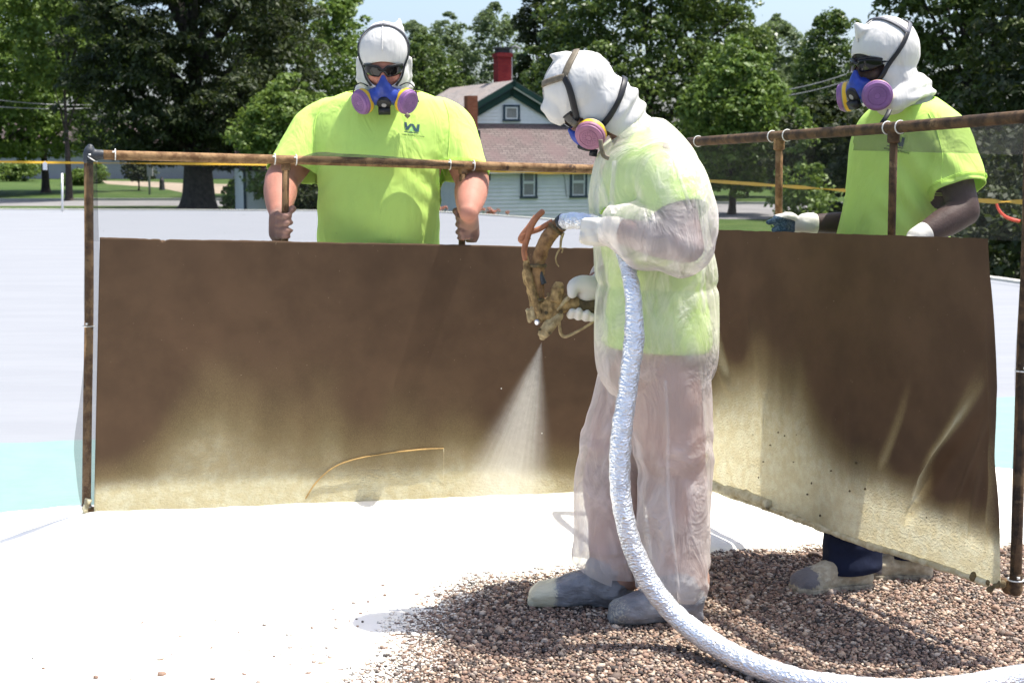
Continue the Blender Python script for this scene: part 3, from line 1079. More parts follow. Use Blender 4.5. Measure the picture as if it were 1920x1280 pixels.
for s in (-1, 1):
    e = HP(gc + s * (gw / 2 + 0.05), GBk - 0.37, zg0 + 0.02)
    p = HP(gc, GBk - 0.37, zpk - 0.03)
    d = nrm(p - e)
    nn = nrm(np.cross(hn, d))
    if nn[2] < 0:
        nn = -nn
    b1, b2, b3 = MB(), MB(), MB()
    L = np.linalg.norm(p - e) / 2
    b1.box((e + p) / 2 - nn * 0.09, (L + 0.05, 0.02, 0.10), [d, hn, nn])
    b1.build('rake_board', m_green_trim, house, smooth=False)
    b2.box((e + p) / 2 - nn * 0.215 - hn * 0.07, (L, 0.02, 0.028), [d, hn, nn])
    b2.build('rake_moulding', m_white if s > 0 else m_navy_trim, house, smooth=False)
    b3.box((e + p) / 2 - nn * 0.37 - hn * 0.26 - d * 0.05, (L - 0.12, 0.02, 0.16), [d, hn, nn])
    b3.build('gable_frieze', m_green_trim, house, smooth=False)
cb = MB()
cb.box(HP(0.035, -0.03, ze / 2), (0.08, 0.045, ze / 2), [hx, hn, up])
cb.build('corner_board', m_white, house, smooth=False)
def window(a, b, z0, z1, wd, trim, sashes=2, name='window'):
    """trim > frame, sash, pane, curtain"""
    c = HP(a, b, (z0 + z1) / 2)
    h2, w2 = (z1 - z0) / 2, wd / 2
    ax = [hx, hn, up]
    t = 0.09
    fr = MB()
    fr.box(c + hn * 0.065 + up * (h2 - t / 2), (w2, 0.03, t / 2), ax)
    fr.box(c + hn * 0.07 - up * (h2 - t / 2), (w2 + 0.02, 0.04, t / 2), ax)
    for s in (-1, 1):
        fr.box(c + hn * 0.065 + hx * s * (w2 - t / 2), (t / 2, 0.029, h2 - t), ax)
    wo = fr.build(name, trim, house, smooth=False)
    iw, ih = w2 - t, h2 - t
    k = 0.055
    for i in range(sashes):
        cz = c + up * (0 if sashes == 1 else (ih / 2) * (1 if i == 0 else -1)) + hn * (0.060 + 0.012 * (i == 0))
        hh = ih / sashes
        sb = MB()
        for s in (-1, 1):
            sb.box(cz + hx * s * (iw - k / 2), (k / 2, 0.014, hh), ax)
            sb.box(cz + up * s * (hh - k / 2), (iw - k, 0.013, k / 2), ax)
        sb.build('sash', m_white, wo, smooth=False)
        pb = MB()
        pb.box(cz - hn * 0.006, (iw - k, 0.003, hh - k), ax)
        pb.build('pane', m_glass, wo, smooth=False)
    n_ = 40
    xx = np.linspace(-iw, iw, n_)
    dep = 0.006 * np.sin(np.linspace(0, 24, n_))
    A = np.array([c + hn * 0.044 + hx * x - hn * dd - up * ih for x, dd in zip(xx, dep)])
    B = A + up * 2 * ih
    cu = MB()
    cu.grid(np.stack([A, B]))
    cu.build('curtain', m_curtain, wo)
    return wo
k56 = 2666.67 / 56.3 * math.cos(TH)
window((990 - 893) / k56, 0, zpix(372, 56.8), zpix(312, 56.8), 0.70, m_navy_trim)
window((1085 - 893) / k56, 0, zpix(371, 57.4), zpix(311, 57.4), 0.74, m_navy_trim)
window((1190 - 893) / k56, 0, zpix(370, 58), zpix(310, 58), 0.72, m_navy_trim)
window(gc + 0.0, GBk, zpix(228, 59), zpix(197, 59), 0.72, m_navy_trim, 1, 'attic_window')
# side window on the shaded left wall
def chimney(name, px, py0, py1, Y, wpx, mat, cap=False):
    c0, c1 = V(px, py0, Y), V(px, py1, Y)
    w2 = wpx / (2666.67 / Y) / 2
    mb = MB()
    mb.box((c0 + c1) / 2, (w2, w2, abs(c1[2] - c0[2]) / 2), [hx, hn, up])
    if cap:
        mb.box(c1 - up * 0.10, (w2 + 0.05, w2 + 0.05, 0.07), [hx, hn, up])
    o = mb.build(name, mat, house, smooth=False)
    if cap:
        k = MB()
        k.box(c1 + up * 0.06, (w2 - 0.05, w2 - 0.05, 0.10), [hx, hn, up])
        k.box(c1 + up * 0.20, (w2 + 0.02, w2 + 0.02, 0.035), [hx, hn, up])
        k.build('chimney_cap', m_iron, o, smooth=False)
    return o
ch1 = chimney('chimney', 883, 262, 180, 57.0, 20, m_brick)
fl = MB()
fl.box(V(883, 252, 57.0), (0.30, 0.28, 0.16), [hx, hn, up])
fl.build('flashing', m_grease, ch1, smooth=False)
chimney('chimney', 942, 190, 100, 61.5, 26, m_brick_dark, True)
mp = MB()
mp.tube([V(958, 200, 62.2), V(959, 88, 62.2)], 0.05, 8)
mp.tube([V(959, 90, 62.2), V(966, 86, 62.2), V(976, 92, 62.2)], 0.04, 6)
mp.build('flue_pipe', m_post, house, smooth=False)
dn = MB()
dn.tube([HP(0.55, -0.05, ze - 0.02), HP(0.55, -0.05, ze - 0.42)], 0.03, 6)
dn.tube([HP(0.15, -0.05, ze - 0.05), HP(0.55, -0.05, ze - 0.03)], 0.02, 6)
dn.build('wire_conduit', m_iron, house, smooth=False)
ln = MB()
ln.tube([HP(3.55, -0.06, ze - 0.05), HP(3.7, -0.06, ze - 0.3), HP(3.8, -0.06, ze - 1.1)], 0.012, 5)
ln.build('cable_drop', m_iron, house, smooth=False)

# second building at the left: siding shed with its own window
SY = 62.0
so = V(459, 398, SY)
so[2] = GZ
shed = empty('garden_shed', so, label='narrow white clapboard outbuilding beside the large dark tree trunk', category='shed')
b = MB()
sx1 = (600 - 459) / (2666.67 / SY)
p0, p1 = so.copy(), so + np.array([sx1, 1.0, 0])
zs = zpix(318, SY)
siding(b, p0, p1, 0, zs, 0.15)
siding(b, p0 + np.array([-1.0, 3.2, 0]), p0, 0, zs, 0.15)
siding(b, p1, p1 + np.array([-1.0, 3.2, 0]), 0, zs, 0.15)
b.build('wall', m_siding, shed, smooth=False)
b = MB()
d = nrm(p1 - p0)
q = np.array([-0.5, 1.6, 0])
r0, r1 = p0 + q + up * (zs + 0.9), p1 + q + up * (zs + 0.9)
b.add([p0 - d * 0.2 + up * zs - q * 0.12, p1 + d * 0.2 + up * zs - q * 0.12, r1 + d * 0.2, r0 - d * 0.2,
       p0 + q * 2.1 + up * zs, p1 + q * 2.1 + up * zs], [(0, 1, 2, 3), (3, 2, 5, 4)])
o = b.build('roof', m_shingle, shed, smooth=False)
solidify(o, 0.06, -1)
b = MB()
b.box(p0 + up * zs / 2 + np.array([0.03, -0.03, 0]), (0.06, 0.03, zs / 2))
b.build('corner_board', m_navy_trim, shed, smooth=False)
b = MB()
wc = V(476, 345, SY - 0.05)
b.box(wc, (0.075, 0.03, 0.24))
wo = b.build('window', m_navy_trim, shed, smooth=False)
b = MB()
b.box(wc - np.array([0, 0.035, 0]), (0.045, 0.004, 0.20))
b.build('pane', m_glass, wo, smooth=False)

# long pale building behind the left lawn
LY = 134.0
lo = V(-200, 333, LY)
lo[2] = GZ
lb = empty('long_building', lo, label='long pale grey building low behind the lawn and trees', category='building')
x1 = V(520, 333, LY)[0]
b = MB()
b.box((lo + np.array([x1, LY + 8, GZ])) / 2 * np.array([1, 1, 0]) + np.array([0, 0, GZ + 1.7]), ((x1 - lo[0]) / 2, 4, 1.7))
b.build('wall', simple('pale_grey_wall', (0.38, 0.37, 0.38), 0.8, 0.08, 0.6), lb, smooth=False)
b = MB()
b.add([(lo[0] - 1, LY - 1, GZ + 3.3), (x1 + 1, LY - 1, GZ + 3.3), (x1 + 1, LY + 4, GZ + 5.2), (lo[0] - 1, LY + 4, GZ + 5.2), (lo[0] - 1, LY + 9, GZ + 3.3), (x1 + 1, LY + 9, GZ + 3.3)],
      [(0, 1, 2, 3), (3, 2, 5, 4)])
solidify(b.build('roof', m_shingle, lb, smooth=False), 0.1, -1)

# far right: low brown house, iron fence, two people on the pavement
FY = 104.0
fo = V(1500, 372, FY + 8)
fo[2] = GZ
fh = empty('far_house', fo, label='small brown house far behind the iron fence', category='house')
w2 = 4.5
b = MB()
b.box(fo + np.array([2.2, 2, 1.2]), (w2, 2, 1.2))
b.build('wall', m_brownwall, fh, smooth=False)
b = MB()
b.add([fo + np.array(p) for p in [(-2.7, -0.4, 2.3), (7.1, -0.4, 2.3), (7.1, 2, 3.4), (-2.7, 2, 3.4), (-2.7, 4.4, 2.3), (7.1, 4.4, 2.3)]], [(0, 1, 2, 3), (3, 2, 5, 4)])
solidify(b.build('roof', m_shingle, fh, smooth=False), 0.1, -1)
b = MB()
b.box(fo + np.array([1.2, -0.03, 1.3]), (0.5, 0.03, 0.5))
b.build('window', m_white, fh, smooth=False)
fa_, fb_ = V(1290, 376, 100.0), V(1700, 378, 100.0)
fa_[2] = fb_[2] = GZ
fence = empty('iron_fence', fa_, label='dark iron picket fence along the far lawn beyond the road', category='fence')
L = fb_[0] - fa_[0]
for zz in (0.15, 1.1):
    b = MB()
    b.box((fa_ + fb_) / 2 + up * zz, (L / 2, 0.02, 0.02))
    b.build('rail', m_iron, fence, smooth=False)
pk = MB()
pk.box(fa_ + up * 0.62, (0.014, 0.014, 0.62))
p_first = pk.build('picket', m_iron, fence, smooth=False)
for i in range(1, 100):
    c = p_first.copy()
    COL.objects.link(c)
    c.location = (L * i / 99, 0, 0)
for i in range(9):
    b = MB()
    b.box(fa_ + np.array([L * i / 8, 0.06, 0.70]), (0.04, 0.04, 0.70))
    b.build('post', m_iron, fence, smooth=False)
def far_person(px, py, Y, shirt, legs, label):
    c = V(px, py, Y)
    c[2] = GZ
    r = empty('person', c, label=label, category='person')
    mb = MB()
    mb.ball(c + up * 1.58, (0.09, 0.10, 0.12))
    mb.limb([c + up * 1.5, c + up * 1.38], [0.055, 0.06])
    mb.loft([(c + up * 1.42, (0.15, 0, 0), (0, 0.09, 0)), (c + up * 1.15, (0.18, 0, 0), (0, 0.11, 0)), (c + up * 0.9, (0.16, 0, 0), (0, 0.11, 0))], 14, 3)
    for s in (-1, 1):
        mb.limb([c + np.array([s * 0.19, 0, 1.38]), c + np.array([s * 0.24, 0, 1.12]), c + np.array([s * 0.23, -0.06, 0.86])], [0.05, 0.042, 0.035], 10, 2)
        mb.limb([c + np.array([s * 0.09, 0, 0.9]), c + np.array([s * 0.10, -0.02, 0.48]), c + np.array([s * 0.10, 0, 0.08])], [0.085, 0.065, 0.05], 10, 2)
        mb.limb([c + np.array([s * 0.10, 0.03, 0.04]), c + np.array([s * 0.11, -0.14, 0.035])], [0.045, 0.04], 10, 1)
    Vb, Fb = organic(mb, 0.03, 2)
    mesh_obj('body', Vb, Fb, m_skin_red, r)
    mb = MB()
    mb.loft([(c + up * 1.46, (0.16, 0, 0), (0, 0.11, 0)), (c + up * 1.15, (0.205, 0, 0), (0, 0.135, 0)), (c + up * 0.86, (0.20, 0, 0), (0, 0.14, 0))], 14, 3)
    for s in (-1, 1):
        mb.limb([c + np.array([s * 0.18, 0, 1.39]), c + np.array([s * 0.24, 0, 1.14])], [0.07, 0.065], 10, 2)
    Vb, Fb = organic(mb, 0.03, 2)
    mesh_obj('shirt', Vb, Fb, shirt, r)
    mb = MB()
    for s in (-1, 1):
        mb.limb([c + np.array([s * 0.08, 0, 0.9]), c + np.array([s * 0.10, -0.02, 0.48]), c + np.array([s * 0.10, 0, 0.10])], [0.115, 0.085, 0.07], 10, 2)
    Vb, Fb = organic(mb, 0.03, 2)
    mesh_obj('trousers', Vb, Fb, legs, r)
far_person(1574, 374, 97.5, m_pinkcloth, m_jeans, 'distant person in pale pink top and blue jeans by the iron fence')
far_person(1590, 374, 97.5, m_red, m_red, 'distant person in red shirt and red trousers by the iron fence')

# ------------------------------------------------------------------ TREES
def leafset(C, R, n, size, elong=1.35, droop=0.0, flat=0.75, rng=RNG):
    """n leaf faces gathered round cluster centres C with radii R -> (4n,3)"""
    k = rng.choice(len(C), n, p=(R ** 2) / (R ** 2).sum())
    d = rng.normal(size=(n, 3))
    d /= np.linalg.norm(d, axis=1)[:, None]
    d[:, 2] = np.where(d[:, 2] < -0.35, -d[:, 2], d[:, 2])
    rad = R[k] * rng.uniform(0.35, 1.0, n) ** 0.6
    p = C[k] + d * rad[:, None] * np.array([1, 1, flat])
    # hang the sprays: outer leaves droop
    p[:, 2] -= droop * (np.hypot(d[:, 0], d[:, 1]) * rad) ** 1.5
    nn = d * 0.7 + rng.normal(size=(n, 3)) * 0.65 + np.array([0, 0, 0.45])
    nn /= np.linalg.norm(nn, axis=1)[:, None]
    t = rng.normal(size=(n, 3)) + d * 0.6 + np.array([0, 0, -0.4 - 2.0 * droop])
    t -= nn * (t * nn).sum(1)[:, None]
    t /= np.linalg.norm(t, axis=1)[:, None] + 1e-9
    b = np.cross(nn, t)
    s = size * rng.uniform(0.6, 1.35, n)[:, None]
    q = np.stack([p - t * s * elong * 0.5, p + b * s * 0.42 + nn * s * 0.12, p + t * s * elong * 0.5, p - b * s * 0.42 + nn * s * 0.12], 1)
    return q.reshape(-1, 3)

def far_wood():
    rng = np.random.default_rng(77)
    n = 2600
    a = rng.uniform(math.radians(-75), math.radians(75), n)
    r = rng.uniform(240, 300, n)
    hgt = 7 + 4.5 * fbm(np.column_stack([a * 14, a * 0, a * 0]), 1.0, 3) + rng.uniform(-2, 1.2, n)
    C = np.column_stack([r * np.sin(a), r * np.cos(a), GZ + hgt * rng.uniform(0.1, 1.0, n)])
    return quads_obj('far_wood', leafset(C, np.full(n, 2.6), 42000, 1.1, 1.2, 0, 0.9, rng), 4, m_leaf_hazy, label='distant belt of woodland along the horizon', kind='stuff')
far_wood()
TOPZ = GZ + 13.0                         # nothing above this is in view

def tree(name, label, x, y, h, prof, nleaf, size, mat, ncl=90, rcl=0.9, trunk=0.28, zlow=2.0, elong=1.35, droop=0.0, flat=0.75,
         group=None, limbs=9, seed=0, hollow=0.55, category='tree', lean=0.0, high=False, edge=0.0):
    """prof: [(height, crown radius)] ; clusters sit mostly in the outer shell of that envelope"""
    rng = np.random.default_rng(100 + seed)
    root = empty(name, (x, y, GZ), label=label, category=category, group=group)
    ph = np.array([p[0] for p in prof]); pr = np.array([p[1] for p in prof])
    C, R = [], []
    zmax = prof[-1][0]
    lim = zmax if high else min(zmax, TOPZ - GZ + 1.5)
    ncl = int(ncl * 1.7)
    rcl = rcl * 0.72
    while len(C) < ncl:
        z = rng.uniform(prof[0][0], lim)
        r = np.interp(z, ph, pr)
        if rng.uniform() > (r / pr.max()) ** 0.7:
            continue
        a = rng.uniform(0, 2 * math.pi)
        # a little more on the camera side
        if rng.uniform() < 0.35:
            a = -math.pi / 2 + rng.normal() * 0.9
        rr = r * (hollow + (1 - hollow) * rng.uniform() ** 0.7) * (1 + edge * rng.normal())
        C.append((x + lean * z + rr * math.cos(a), y + rr * math.sin(a), GZ + z + rng.normal() * 0.15))
        R.append(rcl * rng.uniform(0.55, 1.25) * (0.55 + 0.45 * r / pr.max()))
    C, R = np.array(C), np.array(R)
    n1 = int(nleaf * 0.62)
    q = leafset(C, R, n1, size, elong, droop, flat, rng)
    # loose leaves through the whole envelope, uneven: no clean outline, few holes
    m = (nleaf - n1) * 3
    z = rng.uniform(prof[0][0], lim, m)
    r = np.interp(z, ph, pr)
    a = rng.uniform(0, 2 * math.pi, m)
    wob = 1 + 0.22 * vnoise(np.column_stack([np.cos(a) * 2.2 + seed, np.sin(a) * 2.2, z * 0.55])) + 0.12 * vnoise(np.column_stack([np.cos(a) * 6, np.sin(a) * 6 + seed, z * 1.6]))
    rr = r * np.sqrt(rng.uniform(0.12, 1.0, m)) * wob
    pp = np.column_stack([x + lean * z + rr * np.cos(a), y + rr * np.sin(a), GZ + z])
    dens = fbm(pp, 0.9, 3, seed)
    pp = pp[np.argsort(-dens - rng.uniform(0, 0.5, m))[:nleaf - n1]]
    q = np.vstack([q, leafset(pp, np.full(len(pp), 0.22), nleaf - n1, size, elong, droop, flat, rng)])
    if zmax > lim + 1:                   # coarse top, above the frame, for its shade
        C2, R2 = [], []
        for z in np.arange(lim, zmax, 1.3):
            r = np.interp(z, ph, pr)
            for a in np.arange(0, 6.28, 1.4 / max(r * 0.7, 0.5)):
                C2.append((x + r * 0.75 * math.cos(a), y + r * 0.75 * math.sin(a), GZ + z))
                R2.append(rcl * 1.3)
        if C2:
            C2, R2 = np.array(C2), np.array(R2)
            q = np.vstack([q, leafset(C2, R2, len(C2) * 45, size * 2.4, elong, 0, 0.8, rng)])
    quads_obj('crown', q, 4, mat, root)
    tb_ = MB()
    th_ = min(h * 0.85, zmax * 0.9)
    zz = [0, 0.12, 0.5, 1.5, th_ * 0.45, th_]
    rr = [trunk * 1.75, trunk * 1.35, trunk * 1.08, trunk * 0.9, trunk * 0.32, trunk * 0.06]
    tb_.tube([(x + lean * z + 0.04 * math.sin(z), y, GZ + z - 0.02) for z in zz], rr, 14, 4)
    for i in range(limbs):
        c = C[rng.integers(len(C))]
        z0 = max(zlow * 0.8, (c[2] - GZ) * 0.55)
        s0 = np.array([x + lean * z0, y, GZ + z0])
        m = (s0 + c) / 2 + np.array([0, 0, 0.3])
        tb_.tube([s0, m, c], [trunk * 0.38, trunk * 0.22, trunk * 0.05], 7, 4)
    tb_.build('trunk', m_bark, root)
    return root

def at(px, D):
    p = V(px, 400, D)
    return p[0], p[1]

GL = 'trees beyond the roof'
# left: great dark conifer, its trunk behind the netting
x, y = at(372, 69)
tree('hemlock_tree', 'huge dark drooping evergreen tree with a thick trunk behind the left screen', x + 0.0, y, 19,
     [(2.2, 3.0), (3.0, 5.4), (5, 6.2), (9, 5.9), (13, 4.8), (19, 0.6)], 85000, 0.125, m_leaf_dark, ncl=250, rcl=0.95, trunk=0.80,
     elong=2.3, droop=0.28, flat=0.5, limbs=22, seed=1, hollow=0.25, edge=0.06, group=GL)
x, y = at(-12, 88)
tree('maple_tree', 'leafy green tree at the far left edge with a dark slim trunk on the lawn', at(121, 96)[0] - 1.2, 96, 17,
     [(2.3, 3.4), (3.4, 5.4), (7, 6.0), (11, 5.6), (17, 1.0)], 46000, 0.19, m_leaf_maple, ncl=160, rcl=1.0, trunk=0.26, seed=2, hollow=0.45, group=GL, lean=-0.02)
x, y = at(150, 82)
tree('maple_tree', 'sunlit bright green tree showing left of the dark evergreen', x - 0.6, y, 17, [(6.0, 1.0), (8, 2.6), (11, 3.4), (17, 0.6)], 16000, 0.20,
     m_leaf_bright, ncl=60, rcl=0.9, trunk=0.2, seed=3, group=GL)
x, y = at(10, 78)
tree('maple_tree', 'dark green tree cut off by the left picture edge', x - 5.0, y + 12, 16, [(2.4, 2.6), (4, 4.6), (9, 5.2), (12, 4.6), (16, 0.6)], 34000, 0.20,
     m_leaf_maple, ncl=90, rcl=1.0, trunk=0.25, seed=4, group=GL)
x, y = at(575, 88)
tree('maple_tree', 'rounded mid green tree directly left of the white hooded head of the broad worker', x, y, 15, [(3.5, 2.8), (5.5, 4.6), (8, 4.9), (10.5, 4.3), (13, 2.6), (15, 0.6)],
     38000, 0.20, m_leaf_maple, ncl=150, rcl=0.85, trunk=0.3, seed=5, group=GL, hollow=0.5)
x, y = at(548, 62)
tree('young_tree', 'low bright bushy tree behind the broad worker\'s right shoulder', x, y, 6, [(0.5, 1.4), (2, 2.5), (3.8, 2.5), (5.2, 1.5), (6.1, 0.3)],
     16000, 0.15, m_leaf_bright, ncl=75, rcl=0.6, trunk=0.1, seed=6, group=GL, zlow=0.6)
# distant trees between the heads
for k, (px, D, h, w_, lab) in enumerate([
        (800, 118, 12.0, 4.6, 'hazy green tree between the broad worker and the chimney, darker and lower'),
        (842, 128, 14.6, 4.2, 'pale feathery tree rising left of the dark red chimney'),
        (928, 125, 15.2, 4.4, 'thin pale tree with bare twigs above the dark red chimney'),
        (775, 122, 13.4, 4.0, 'hazy tree just right of the broad worker\'s head'),
        (1445, 112, 12.8, 4.8, 'soft hazy tree right of the big glossy tree'),
        (1395, 118, 12.6, 4.0, 'hazy tree partly hidden by the big glossy tree'),
        (1548, 105, 13.2, 3.0, 'darker pointed tree left of the right worker\'s hood'),
        (1500, 118, 11.0, 4.2, 'low hazy tree between two taller distant trees')]):
    x, y = at(px, D)
    deep = k in (0, 6)
    prof = [(1.5, w_ * 0.8), (h * 0.35, w_), (h * 0.65, w_ * 0.85), (h * 0.86, w_ * 0.5), (h * 0.95, w_ * 0.28), (h, 0.15)]
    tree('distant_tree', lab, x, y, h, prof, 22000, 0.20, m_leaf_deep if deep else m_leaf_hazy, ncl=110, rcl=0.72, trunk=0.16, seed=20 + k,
         group='hazy trees in the far distance', hollow=0.3, high=True, limbs=14, edge=0.12)
# the big glossy tree behind the house
x, y = at(1215, 84)
tree('oak_tree', 'large glossy dark green tree behind the spraying worker and the house', x, y, 19,
     [(1.6, 4.4), (3.2, 6.6), (6, 7.2), (9.0, 6.8), (12, 5.6), (19, 0.8)], 75000, 0.20, m_leaf_deep, ncl=260, rcl=0.95, trunk=0.4, seed=40, hollow=0.5, group=GL, limbs=16)
x, y = at(1020, 90)
tree('oak_tree', 'tall narrow dark tree at the left side of the large glossy tree', x, y, 15, [(3, 1.2), (7, 1.9), (11, 1.7), (15, 0.3)], 14000, 0.2,
     m_leaf_dark, ncl=60, rcl=0.7, trunk=0.2, seed=41, group=GL)
x, y = at(1360, 66)
tree('oak_tree', 'lighter green tree standing in front of the large glossy tree at its right', x + 0.3, y, 8, [(1.2, 1.7), (3, 2.5), (5.2, 2.4), (6.8, 1.5), (8.0, 0.3)], 22000, 0.16,
     m_leaf_maple, ncl=90, rcl=0.62, trunk=0.16, seed=42, group=GL, high=True)
# sapling behind the right screen
x, y = at(1500, 33)
tree('young_tree', 'slender young light green tree behind the right screen handle', x, y, 3.85, [(0.25, 0.55), (1.2, 0.75), (2.4, 0.62), (3.4, 0.22), (3.95, 0.05)], 5200, 0.085,
     m_leaf_bright, ncl=60, rcl=0.26, trunk=0.03, seed=43, group=GL, zlow=0.3, hollow=0.1, high=True, limbs=12)
# right: pines
x, y = at(1790, 47)
tree('pine_tree', 'big dark pine filling the upper right corner behind the gloved worker', x + 0.5, y, 15, [(1.5, 2.2), (2.6, 3.1), (5, 3.6), (8, 3.5), (11, 2.8), (15, 0.3)], 52000, 0.13,
     m_leaf_pine, ncl=190, rcl=0.62, trunk=0.26, elong=2.2, droop=0.15, flat=0.55, seed=50, hollow=0.3, group=GL, limbs=24)
x, y = at(1960, 40)
tree('pine_tree', 'dark pine standing at the right picture edge', x + 0.6, y, 14, [(0.3, 2.2), (2.4, 3.0), (5, 3.0), (9, 2.4), (14, 0.3)], 30000, 0.12,
     m_leaf_dark, ncl=120, rcl=0.6, trunk=0.22, elong=2.2, droop=0.2, flat=0.55, seed=51, hollow=0.3, group=GL, limbs=14)
# dark thicket under the pines and behind the fence
for k, (px, D, h, r, lab) in enumerate([(1800, 30, 3.4, 2.4, 'dark thick bush behind the right worker\'s lowered arm'),
                                        (1935, 24, 3.4, 2.3, 'dark bush reaching down to the roof edge at the right'),
                                        (1660, 52, 4.6, 2.6, 'dark bush directly behind the gloved worker\'s chest'),
                                        (1540, 62, 5.2, 2.6, 'dark bush between the young tree and the right worker'),
                                        (1400, 88, 4.2, 3.0, 'shaded low tree drooping over the grass behind the right screen')]):
    x, y = at(px, D)
    tree('bush', lab, x, y, h, [(0.05 if k < 2 else (1.1 if k == 4 else 1.5 if k == 3 else 0.2), r * 0.85), (h * 0.4, r), (h * 0.8, r * 0.75), (h, r * 0.25)], 15000, 0.11 if k < 2 else 0.17, m_leaf_dark, ncl=75, rcl=0.55,
         trunk=0.08, seed=60 + k, group='dark bushes right of the house', category='bush', zlow=0.3, hollow=0.3, high=True)
# shrubs and small plants at the left lawn
for k, (px, D, h, r, lab, mm) in enumerate([(15, 125, 1.5, 1.6, 'yellow green shrub row end at the far left', m_leaf_bright), (50, 125, 1.7, 1.7, 'yellow green shrub beside the white tape flag', m_leaf_bright),
                                            (148, 112, 1.2, 1.3, 'small green shrub right of the slim trunk', m_leaf_maple), (178, 118, 1.7, 1.4, 'small green shrub just behind the left screen corner', m_leaf_maple),
                                            (262, 100, 2.7, 1.3, 'small dark leafy tree by the grey post', m_leaf_dark), (448, 66, 1.5, 0.8, 'round green shrub at the corner of the shed', m_leaf_maple),
                                            (574, 60, 2.1, 1.2, 'dark shrub between the broad worker\'s arm and body', m_leaf_dark)]):
    x, y = at(px, D)
    tree('shrub', lab, x, y, h, [(0.05 if k != 4 else 0.7, r * 0.7), (h * 0.45, r), (h * 0.85, r * 0.6), (h, r * 0.15)], 3500, 0.15, mm, ncl=26, rcl=0.45,
         trunk=0.05, seed=80 + k, group='shrubs on the far lawn', category='shrub', zlow=0.1, limbs=5, hollow=0.2, high=True)
# pale orange flowers at the house corner
for k, (px, D, lab) in enumerate([(828, 54.5, 'pale orange flowers left of the house corner'), (913, 54.6, 'pale orange flower clump at the house corner'), (932, 54.6, 'second flower clump right of the house corner')]):
    c = V(px, 390, D)
    c[2] = GZ
    r = empty('flower', c, label=lab, category='flowers', group='pale orange flowers along the house wall')
    rng = np.random.default_rng(k)
    C = np.array([c + np.array([dx, dy, hh]) for dx, dy, hh in zip(rng.normal(size=5) * 0.22, rng.normal(size=5) * 0.1, rng.uniform(0.45, 0.85, 5))])
    quads_obj('blossom', leafset(C, np.full(5, 0.10), 160, 0.07, 1.1, 0, 1, rng), 4, m_flower, r)
    st = MB()
    for p in C:
        st.tube([(p[0], p[1], GZ), p], 0.012, 5)
    st.build('stem', m_leaf_maple, r)
    quads_obj('foliage', leafset(C - np.array([0, 0, 0.3]), np.full(5, 0.2), 120, 0.09, 1.6, 0, 1, rng), 4, m_leaf_maple, r)

# posts, tape, ribbon, wires
def single(name, mb, mat, loc, smooth=True, **t):
    return mb.build(name, mat, None, smooth, loc, **t)
b = MB()
p = V(117, 394, 30.4)
b.tube([(p[0], p[1], 0.0), V(116.5, 325, 30.4)], [0.024, 0.022], 8)
single('marker_stake', b, m_white, (p[0], p[1], 0), label='thin white stake standing at the far left roof edge', category='stake')
pts = [V(-120, 301, 31.2), V(0, 303.5, 31), V(160, 305.5, 31), V(490, 309, 30.8), V(830, 318, 30), V(1000, 324, 28), V(1110, 325, 26),
       V(1330, 339.5, 22.0), V(1460, 348.5, 20.0), V(1590, 357.5, 18.4), V(1830, 375.5, 15.6), V(1920, 379, 14.8), V(2150, 388, 13.2)]
C = catmull(pts, 14)
mb = MB()
rowA, rowB = [], []
for i, c in enumerate(C):
    tw = 0.9 * math.sin(i * 0.35) + 0.5 * math.sin(i * 0.13 + 1)
    d = np.array([0, math.sin(tw), math.cos(tw)]) * 0.026
    rowA.append(c + d)
    rowB.append(c - d)
mb.grid(np.stack([rowA, rowB]))
single('caution_tape', mb, m_caution, pts[0], label='long yellow barrier tape stretched along the far roof edge', category='tape')
for k, (px, py, Y, lab) in enumerate([(84, 304, 31, 'small white tag hanging from the yellow tape')]):
    c = V(px, py, Y - 0.04)
    b = MB()
    b.box(c - up * 0.09, (0.045, 0.006, 0.08))
    b.tube([c + up * 0.03, c - up * 0.02], 0.006, 6)
    single('tag', b, m_white, c, False, label=lab, category='tag')
b = MB()
b.tube([V(1868, 377.5, 15.3), V(1872, 392, 15.3), V(1882, 404, 15.28), V(1896, 411, 15.27), V(1912, 415, 15.26)], [0.010, 0.014, 0.016, 0.018, 0.018], 8, 5)
single('ribbon', b, m_ribbon, V(1868, 377.5, 15.3), label='curled red orange ribbon hanging from the yellow tape at the right', category='ribbon')
c = V(281, 372, 92)
c[2] = GZ
b = MB()
b.tube([c, c + up * 2.5], 0.07, 8)
post = empty('sign_post', c, label='grey post with a small pale box on the far lawn', category='post')
b.build('pole', m_post, post)
b = MB()
b.box(V(281, 318, 91.8), (0.17, 0.10, 0.42))
b.build('box', m_grey, post, smooth=False)
c = V(304, 355, 101)
c[2] = GZ
b = MB()
b.lathe(c, up, [(0, 0.22), (0.1, 0.2), (0.7, 0.16), (0.95, 0.05)], 10)
single('marker_cone', b, m_iron, c, label='small dark upright marker on the dirt path', category='marker')
